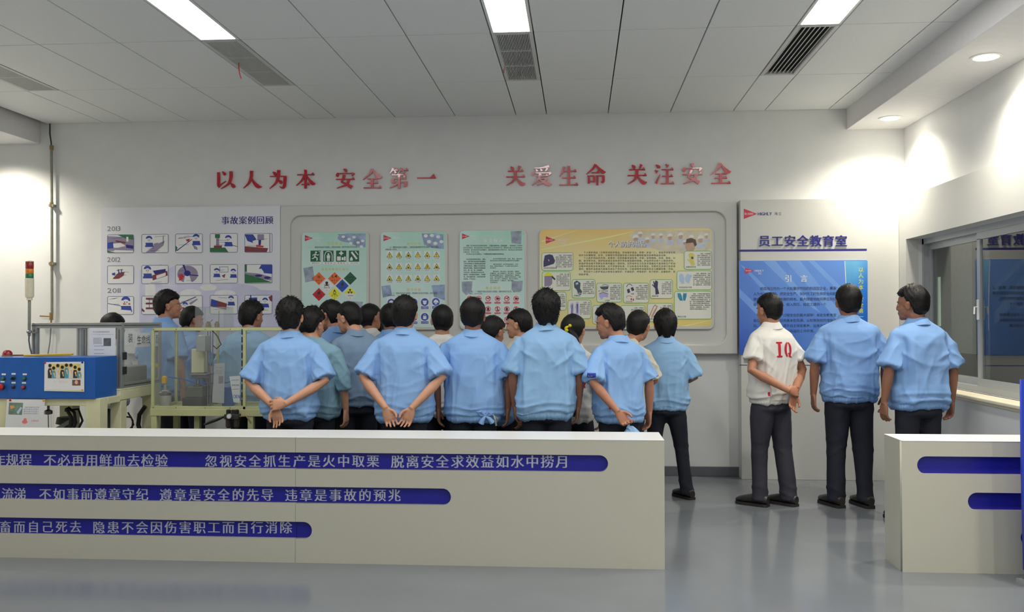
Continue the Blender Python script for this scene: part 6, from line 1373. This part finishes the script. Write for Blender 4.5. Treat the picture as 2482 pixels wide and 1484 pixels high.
    for k in range(n_+1):
        t_ = R(90)+R(16)+(2*math.pi-R(32))*k/n_; fy = math.sin(t_)
        for (r_, z_q) in prof:
            f_ = max(0, fy); zz_ = z_q-.030*f_**1.5+.004*math.sin(3*t_+seed) ; ex = 1.0+.10*abs(math.cos(t_))
            drop = 0
            vs.append(V((r_*math.cos(t_)*ex+HP.x*.25, r_*math.sin(t_)*1.04-.004, zz_-.010))*s)
    m_ = len(prof); fs = []
    for k in range(n_):
        for j in range(m_): fs.append((k*m_+j, k*m_+(j+1) % m_, (k+1)*m_+(j+1) % m_, (k+1)*m_+j))
    fs.append(tuple(range(m_))); fs.append(tuple(range(n_*m_, n_*m_+m_))[::-1]); cm.add(vs, fs)
    if not (hairk or {}).get('tee'): cm.build('collar', SH[shirt], so, smooth=True, local=True)
    # ---------- trousers
    T = MB(); lx, rx_, ly, ry_ = stance
    ring_loft(T, [(1.0, 0, 0, .150, .105), (.96, 0, 0, .158, .112), (.90, 0, -.004, .160, .112), (.85, 0, -.004, .164, .114), (.80, 0, -.006, .174, .124), (.775, 0, 0, .15, .10)], 28, 2.3)
    for sx, fx, fy_ in ((-1, lx, ly), (1, rx_, ry_)):
        A = V((sx*.088, -.002, .83)); K = V((sx*(.088+fx)/2, fy_*.5+.012, .47)); F = V((sx*fx, fy_-.012, .045))
        T.tube([A, A.lerp(K, .45), K, K.lerp(F, .45), K.lerp(F, .85), F, F+V((0, 0, -.004))], [.094, .086, .070, .066, .066, .069, .060], 18)
    kx = .5+.5*min(1.05, sw); T.v = [((v[0]*(kx if v[2] > .7 else 1))*s, v[1]*s, v[2]*s) for v in T.v]
    me = remesh(T, .0125, 4, .5); a, n = coords(me); p = a/s; x_, y_, z_ = p[:, 0], p[:, 1], p[:, 2]
    nz1 = wv.noise(p, 16); nz3 = wv.noise(p, 7)
    dd = .006*nz3+.003*nz1+.007*ridge(z_*30+x_*12+nz1*.7)*np.exp(-((z_-.12)/.09)**2)+.005*ridge(z_*26+np.abs(x_)*14+nz1)*np.exp(-((z_-.47)/.09)**2)+.005*ridge(z_*24-np.abs(x_)*30+nz1)*np.exp(-((z_-.78)/.07)**2)
    dd *= sstep(.86, .79, z_); a = a+n*(dd[:, None]*s); a[:, 2] = np.maximum(a[:, 2], .02); setco(me, a); me.materials.append(trousers or M_trs); link('trousers', me, root, local=True)
    # ---------- shoes
    for sx, fx, fy_, ft in ((-1, lx, ly, feet[0]), (1, rx_, ry_, feet[1])):
        rt = Matrix.Rotation(R(ft), 3, 'Z'); base = V((sx*fx, fy_, 0))
        up = MB(); rows = [(-.085, .028, .020, .085), (-.062, .040, .018, .100), (-.015, .044, .018, .108), (.04, .046, .018, .100), (.085, .052, .018, .086), (.13, .054, .018, .074), (.168, .047, .018, .064), (.195, .028, .020, .048)]
        vs = []; fs = []; nn = 12
        for (yy, w_, z0_, z1_) in rows:
            for k in range(nn):
                t_ = 2*math.pi*k/nn; vs.append(base+rt @ V((w_*math.copysign(abs(math.cos(t_))**.8, math.cos(t_)), yy, (z0_+z1_)/2+(z1_-z0_)/2*math.sin(t_))))
        for i in range(len(rows)-1):
            for k in range(nn): fs.append((i*nn+k, i*nn+(k+1) % nn, (i+1)*nn+(k+1) % nn, (i+1)*nn+k))
        fs.append(tuple(range(nn))[::-1]); fs.append(tuple(range((len(rows)-1)*nn, len(rows)*nn)))
        up.add([v*s for v in vs], fs); so_ = up.build('shoe', M_shoe, root, smooth=True, local=True)
        sl_ = MB(); out = [(r_[1]+.004, r_[0]) for r_ in rows]; loop = [(w_, yy) for w_, yy in out]+[(-w_, yy) for w_, yy in out[::-1]]; nn = len(loop)
        vs = [(base+rt @ V((x__, yy, z__)))*s for z__ in (.0, .022) for (x__, yy) in loop]
        sl_.add(vs, [tuple(range(nn))[::-1], tuple(range(nn, 2*nn))]+[(k, (k+1) % nn, nn+(k+1) % nn, nn+k) for k in range(nn)]); sl_.build('sole', M_sole, so_, local=True)
    return root, so, s, HM
def on_cloth(so, name, polys, m, off=.003):
    """print polygons (local x,z, already scaled) on the back of a shirt"""
    me0 = so.data; bvh = BVHTree.FromPolygons([v.co for v in me0.vertices], [tuple(p.vertices) for p in me0.polygons])
    bm = bmesh.new()
    for pl in polys:
        vs = [bm.verts.new((x, -1, z)) for x, z in pl]; bm.faces.new(vs)
    bmesh.ops.triangulate(bm, faces=bm.faces)
    for _ in range(2): bmesh.ops.subdivide_edges(bm, edges=bm.edges[:], cuts=1, use_grid_fill=True)
    for v in bm.verts:
        hit = bvh.ray_cast(V((v.co.x, -1, v.co.z)), V((0, 1, 0)))
        v.co.y = (hit[0].y if hit[0] else -.1)-off
    me = bpy.data.meshes.new(name); bm.to_mesh(me); bm.free(); me.materials.append(m); return link(name, me, so, local=True)
def IQ(cx, cz, w_, h_q):
    P_ = []; x0, x1 = cx-w_/2, cx-w_*.14; z0, z1 = cz-h_q/2, cz+h_q/2; t = h_q*.11
    P_ += [[(x0, z1), (x1, z1), (x1, z1-t), (x0, z1-t)], [(x0, z0), (x1, z0), (x1, z0+t), (x0, z0+t)], [((x0+x1)/2-w_*.075, z1-t), ((x0+x1)/2+w_*.075, z1-t), ((x0+x1)/2+w_*.075, z0+t), ((x0+x1)/2-w_*.075, z0+t)]]
    qx = cx+w_*.25; ro, ri = w_*.25, w_*.10; ho, hi = h_q*.5, h_q*.40; n = 18
    o = [(qx+ro*math.cos(2*math.pi*k/n), cz+ho*math.sin(2*math.pi*k/n)) for k in range(n)]; i_ = [(qx+ri*math.cos(2*math.pi*k/n), cz+hi*math.sin(2*math.pi*k/n)) for k in range(n)]
    for k in range(n):
        if k in (4, 13): continue
        P_.append([o[k], o[(k+1) % n], i_[(k+1) % n], i_[k]])
    P_.append([(qx-w_*.02, cz-h_q*.22), (qx+w_*.07, cz-h_q*.22), (qx+w_*.24, cz-h_q*.52), (qx+w_*.12, cz-h_q*.52)])
    return P_
M_iq = mat('iq_red_print', C(196, 26, 50), .6, var=.04)
pp = {}
def add(k, *a, **b): pp[k] = person(*a, **b)
G = 'workers facing the board'
add(5, 'man in sky blue shirt gripping his wrist behind his back by the test box', 703, 6.55, 1.665, arms=('crossL', 'crossR'), skin='a', seed=5, hairk=dict(top=.034, spiky=1.0, nape=-.095), hem=.83, wide=1.06)
add(13, 'man in sky blue shirt with both hands clasped low behind his back', 981, 6.6, 1.69, arms=('clasp', 'clasp'), skin='a', seed=13, head=(-6, 0), hairk=dict(top=.026, spiky=.5, nape=-.098), hem=.81, wide=1.06)
add(15, 'broad man in blue shirt with a knotted hem, dark arms hanging', 1146, 6.75, 1.67, arms=('down', 'down'), skin='c', seed=15, hairk=dict(top=.03, spiky=.35, side=.008, nape=-.085), hem=.80, wide=1.14, shirt='blue')
add(18, 'tall man in blue shirt with longer ruffled hair before the amber poster', 1324, 6.65, 1.725, arms=('downin', 'downin'), skin='c', seed=18, head=(8, 0), hairk=dict(top=.034, side=.018, spiky=1.0, nape=-.105, ear=-.005), hem=.82, wide=1.0, shirt='blue3')
add(20, 'man in blue shirt looking left, holding a blue cap behind his back', 1500, 6.75, 1.62, yaw=24, head=(46, 14), hoff=(-.02, .03), arms=('hold', 'down'), skin='b', seed=20, hairk=dict(top=.028, spiky=.6, front=.058), hem=.83, wide=.95)
add(22, 'shorter person in light blue shirt with arms folded, behind the counter end', 1614, 7.75, 1.585, arms=('front', 'front'), skin='b', seed=22, hairk=dict(top=.026, side=.016, nape=-.105, spiky=.6, ear=-.012), hem=.83, wide=1.0, shirt='blue3', stance=(.13, .19, 0, 0), feet=(35, 30), head=(4, 10))
add(23, 'man in white shirt lettered IQ, hands held behind his back', 1868, 7.5, 1.725, yaw=30, head=(6, 4), arms=('crossR', 'crossL'), skin='b', seed=23, shirt='white', hairk=dict(top=.022, spiky=.45, side=.009), hem=.84, wide=.94, trousers=M_trs2, stance=(.10, .13, .04, -.05), feet=(22, 12), sleeve='cap')
add(24, 'tall man in blue shirt, arms hanging, standing alone before the blue poster', 2058, 7.5, 1.79, arms=('down', 'down'), skin='c', seed=24, shirt='blue2', hairk=dict(top=.028, spiky=.35, side=.010), hem=.835, wide=1.04, stance=(.11, .12, 0, 0), feet=(20, 12))
add(25, 'man in blue shirt beside the window, face turned left', 2226, 7.0, 1.765, yaw=14, head=(34, 4), hoff=(-.03, .0), arms=('down', 'down'), skin='c', seed=25, shirt='blue2', hairk=dict(top=.030, spiky=.45, side=.012, front=.055), hem=.84, wide=.98)
add(9, 'man in grey blue shirt looking down to the left at the hazard poster', 866, 7.25, 1.665, yaw=24, head=(44, 16), hoff=(-.03, .04), arms=('downin', 'downin'), skin='a', seed=9, shirt='grey', sleeve='long', hairk=dict(top=.020, spiky=.3, side=.010), hem=.86, wide=1.02)
add(6, 'worker in faded teal shirt with rolled sleeves behind the nearest man', 764, 6.97, 1.60, yaw=-6, head=(-20, 12), hoff=(-.06, .03), arms=('downin', 'down'), skin='a', seed=6, shirt='teal', sleeve='rolled', hairk=dict(top=.024, spiky=.6), hem=.83)
add(7, 'worker with spiky hair looking right, mostly hidden in the crowd', 752, 7.95, 1.615, yaw=-20, head=(-48, 6), arms=('front', 'front'), skin='b', seed=7, detail=False, shirt='blue', hairk=dict(top=.026, spiky=1.2))
add(8, 'man in blue shirt with hand at his chin, looking left', 818, 7.55, 1.69, yaw=34, head=(36, 8), hoff=(-.03, .03), arms=('chin', 'downin'), skin='b', seed=8, shirt='blue2', hairk=dict(top=.018, spiky=.3, side=.009), hem=.85)
add(10, 'person in white shirt behind the grey blue shirt man', 897, 8.2, 1.664, yaw=-10, head=(-30, 0), arms=('downin', 'downin'), skin='b', seed=10, detail=False, shirt='white', hairk=dict(top=.016, spiky=.1))
add(11, 'short person with only dark hair visible in the crowd gap', 927, 8.52, 1.50, arms=('downin', 'downin'), skin='b', seed=11, detail=False, shirt='white')
add(12, 'dark haired worker behind the man with clasped hands', 946, 7.85, 1.655, head=(12, 4), arms=('down', 'front'), skin='c', seed=12, shirt='blue2', hairk=dict(top=.020, spiky=.2), wide=.95)
add(14, 'man in white shirt between the two nearest men, face turned left', 1072, 7.4, 1.632, yaw=4, head=(14, 0), arms=('down', 'front'), skin='a', seed=14, shirt='white', hairk=dict(top=.018, side=.008, spiky=.2, tee=1), hem=.80)
add(16, 'short worker in blue shirt half hidden behind the knotted shirt', 1197, 7.15, 1.53, yaw=-12, head=(-26, 16), hoff=(-.05, .04), arms=('front', 'downin'), skin='b', seed=16, shirt='blue', hairk=dict(top=.018, spiky=.4), wide=.88)
add(17, 'young man in cream shirt looking left in profile', 1263, 7.6, 1.592, yaw=42, head=(34, 6), arms=('front', 'downin'), skin='a', seed=17, shirt='cream', hairk=dict(top=.020, spiky=.35), wide=.92)
add(19, 'girl in white shirt with a ponytail and yellow hair tie', 1391, 7.12, 1.535, yaw=-8, head=(-16, 4), hoff=(-.01, .01), arms=('akimbo', 'downin'), skin='a', seed=19, shirt='white', hairk=dict(top=.020, side=.014, spiky=.15, tail=1, nape=-.085), wide=.82, hem=.83, hem_gather=.6)
add(21, 'worker in white shirt behind the man holding the cap', 1515, 7.45, 1.575, yaw=-6, head=(-22, 8), hoff=(.10, .04), arms=('down', 'front'), skin='b', seed=21, shirt='cream', hairk=dict(top=.020, spiky=.2), wide=1.0)
add(4, 'worker in blue shirt bending over behind the clear test box', 603, 7.75, 1.685, yaw=-4, head=(-24, 8), hoff=(0, .02), arms=('front', 'front'), skin='b', seed=4, shirt='blue3', hairk=dict(top=.026, side=.018, spiky=.7, nape=-.1))
add(2, 'man in blue shirt behind the aluminium guard, face turned right', 396, 8.0, 1.785, yaw=-30, head=(-34, -2), hoff=(.02, .03), arms=('downin', 'downin'), skin='b', seed=2, shirt='blue2', hairk=dict(top=.028, spiky=.6, side=.010))
add(3, 'dark haired worker beside the small clear hood', 458, 8.5, 1.645, yaw=-20, head=(-30, 10), arms=('downin', 'downin'), skin='b', seed=3, detail=False, shirt='blue2', hairk=dict(top=.020, spiky=.3))
add(1, 'person with only the top of the head above the guard rail', 263, 8.3, 1.575, yaw=-30, head=(-40, 14), arms=('front', 'front'), skin='b', seed=1, detail=False, shirt='white', hairk=dict(top=.018, spiky=.1, side=.010))

# details on clothes
r_, so, s, HM = pp[23]; on_cloth(so, 'red_lettering', IQ(-.002*s, 1.285*s, .155*s, .125*s), M_iq)
r_, so, s, HM = pp[19]; on_cloth(so, 'red_lettering', IQ(.06*s, 1.18*s, .13*s, .11*s), M_iq)
m = MB(); m.ball(HM @ V((.005, -.108, .130))*s, (.03*s, .016*s, .026*s), 12, 8); c0 = HM @ V((.03, -.125, .15))*s; m.ball(c0, .016*s, 10, 6); c0 = HM @ V((.01, -.135, .115))*s; m.ball(c0, .017*s, 10, 6); m.build('hair_tie', mat('hair_tie_yellow', C(232, 206, 20), .45), r_, smooth=True, local=True)
r_, so, s, HM = pp[15]
m = MB(); k0 = V((.115, -.155, .845))*s
m.tube([k0, k0+V((-.03, -.012, .035)), k0+V((-.055, -.005, .03)), k0+V((-.035, 0, .005)), k0], [.008, .012, .014, .011, .008], 8); m.tube([k0, k0+V((.03, -.01, .03)), k0+V((.045, -.005, .012)), k0], [.008, .012, .012, .008], 8); m.tube([k0, k0+V((-.02, -.01, -.03)), k0+V((-.03, -.006, -.055))], [.008, .016, .022], 8); m.tube([k0, k0+V((.03, -.004, -.02)), k0+V((.05, .004, -.05))], [.008, .015, .02], 8)
m.build('hem_knot', SH['blue'], so, smooth=True, local=True)
m = MB(); q = V((.19, -.14, .80))*s; m.tube([q+V((-.015, 0, .05)), q+V((0, -.005, .02)), q+V((.006, -.004, -.03))], [.006, .008, .007], 8); m.tube([q+V((-.018, -.004, .05)), q+V((.022, -.006, .02))], .0035, 6); m.build('key_pendant', mat('pen_silver', C(190, 186, 172), .3, metal=.4), r_, local=True)
r_, so, s, HM = pp[20]
bvh = BVHTree.FromPolygons([v.co for v in so.data.vertices], [tuple(p.vertices) for p in so.data.polygons])
def patch(so, name, c, w_, h_q, dr, m, txt=None):
    """small sewn patch on cloth: c local start point, dr ray direction"""
    bvh = BVHTree.FromPolygons([v.co for v in so.data.vertices], [tuple(p.vertices) for p in so.data.polygons]); dr = V(dr).normalized(); sx = dr.cross(V((0, 0, 1))).normalized(); bm = bmesh.new(); N = 5; g_ = []
    for i in range(N):
        for j in range(4):
            o_ = V(c)+sx*(w_*(i/(N-1)-.5))+V((0, 0, h_q*(j/3-.5))); hit = bvh.ray_cast(o_, dr); g_.append(bm.verts.new((hit[0] if hit[0] else o_+dr*.1)-dr*.0025))
    for i in range(N-1):
        for j in range(3): bm.faces.new((g_[i*4+j], g_[(i+1)*4+j], g_[(i+1)*4+j+1], g_[i*4+j+1]))
    cen = g_[2*4+1].co.copy(); me = bpy.data.meshes.new(name); bm.to_mesh(me); bm.free(); me.materials.append(m); o = link(name, me, so, local=True)
    if txt:
        mm = MB(); n = len(txt)
        for i, ch in enumerate(txt):
            gg = glyph(ch); sz = w_*.8/n
            for t_ in [0]: mm.add([cen-dr*.004+sx*(w_*.8*(i/n-.5)+q[0]*sz)+V((0, 0, (q[1]-.2)*sz*1.3)) for q in gg[0]], gg[1])
        mm.build('patch_lettering', M_paper, o, local=True)
    return o
patch(so, 'sleeve_badge', V((-.42, -.42, 1.20))*s, .062, .034, (.35, .85, 0), mat('badge_blue', C(36, 60, 170), .5), 'HIGHLY')
patch(so, 'red_mark', V((-.20, -.6, .95))*s, .010, .030, (.1, 1, 0), M_iq)
r_, so, s, HM = pp[9]; patch(so, 'hem_badge', V((.10, -.6, 1.03))*s, .04, .03, (0, 1, 0), MATS['badge_blue'], '海立')
r_, so, s, HM = pp[23]; patch(so, 'red_mark', V((-.19, -.6, .93))*s, .012, .03, (.1, 1, 0), M_iq)
# the cap held by the man in the amber poster group
cp = at(1533, 1000, 6.45)
r_, so, s, HM = pp[20]; yw = R(24)
wl = V((-POSE['hold'][1][0], POSE['hold'][1][1], POSE['hold'][1][2]))*s; hd = V((.55, -.12, -.8)).normalized()
tipw = V((r_.location.x, r_.location.y, 0))+Matrix.Rotation(yw, 3, 'Z') @ (wl+hd*.13)
cap = thing('work_cap', 'light blue cloth cap dangling from a hand above the counter', 'cap', tuple(tipw))
m = MB(); c0 = tipw; n = 26; vs = []; fs = []
rows = [(.012, .010, 0), (.03, .018, .015), (.052, .03, .04), (.068, .042, .08), (.08, .05, .125), (.085, .052, .165), (.078, .046, .17), (.05, .03, .12)]
for (a, b, dz) in rows:
    for k in range(n):
        t_ = 2*math.pi*k/n; rr = 1+.07*math.sin(5*t_+dz*20)+.04*math.sin(9*t_-dz*30)
        vs.append((c0.x+.025+a*rr*math.cos(t_)+dz*.10, c0.y+b*rr*math.sin(t_), c0.z-dz-.012*math.cos(t_)*(dz > .1)))
for i in range(len(rows)-1):
    for k in range(n): fs.append((i*n+k, i*n+(k+1) % n, (i+1)*n+(k+1) % n, (i+1)*n+k))
fs.append(tuple(range(n))[::-1]); fs.append(tuple(range((len(rows)-1)*n, len(rows)*n))); m.add(vs, fs); m.build('crown', SH['blue3'], cap, smooth=True)
m = MB(); m.tube([(c0.x+.01, c0.y, c0.z+.01), (c0.x+.0, c0.y-.012, c0.z-.01), (c0.x+.02, c0.y-.018, c0.z-.03)], [.008, .011, .007], 8); m.build('strap', SH['blue3'], cap, smooth=True)
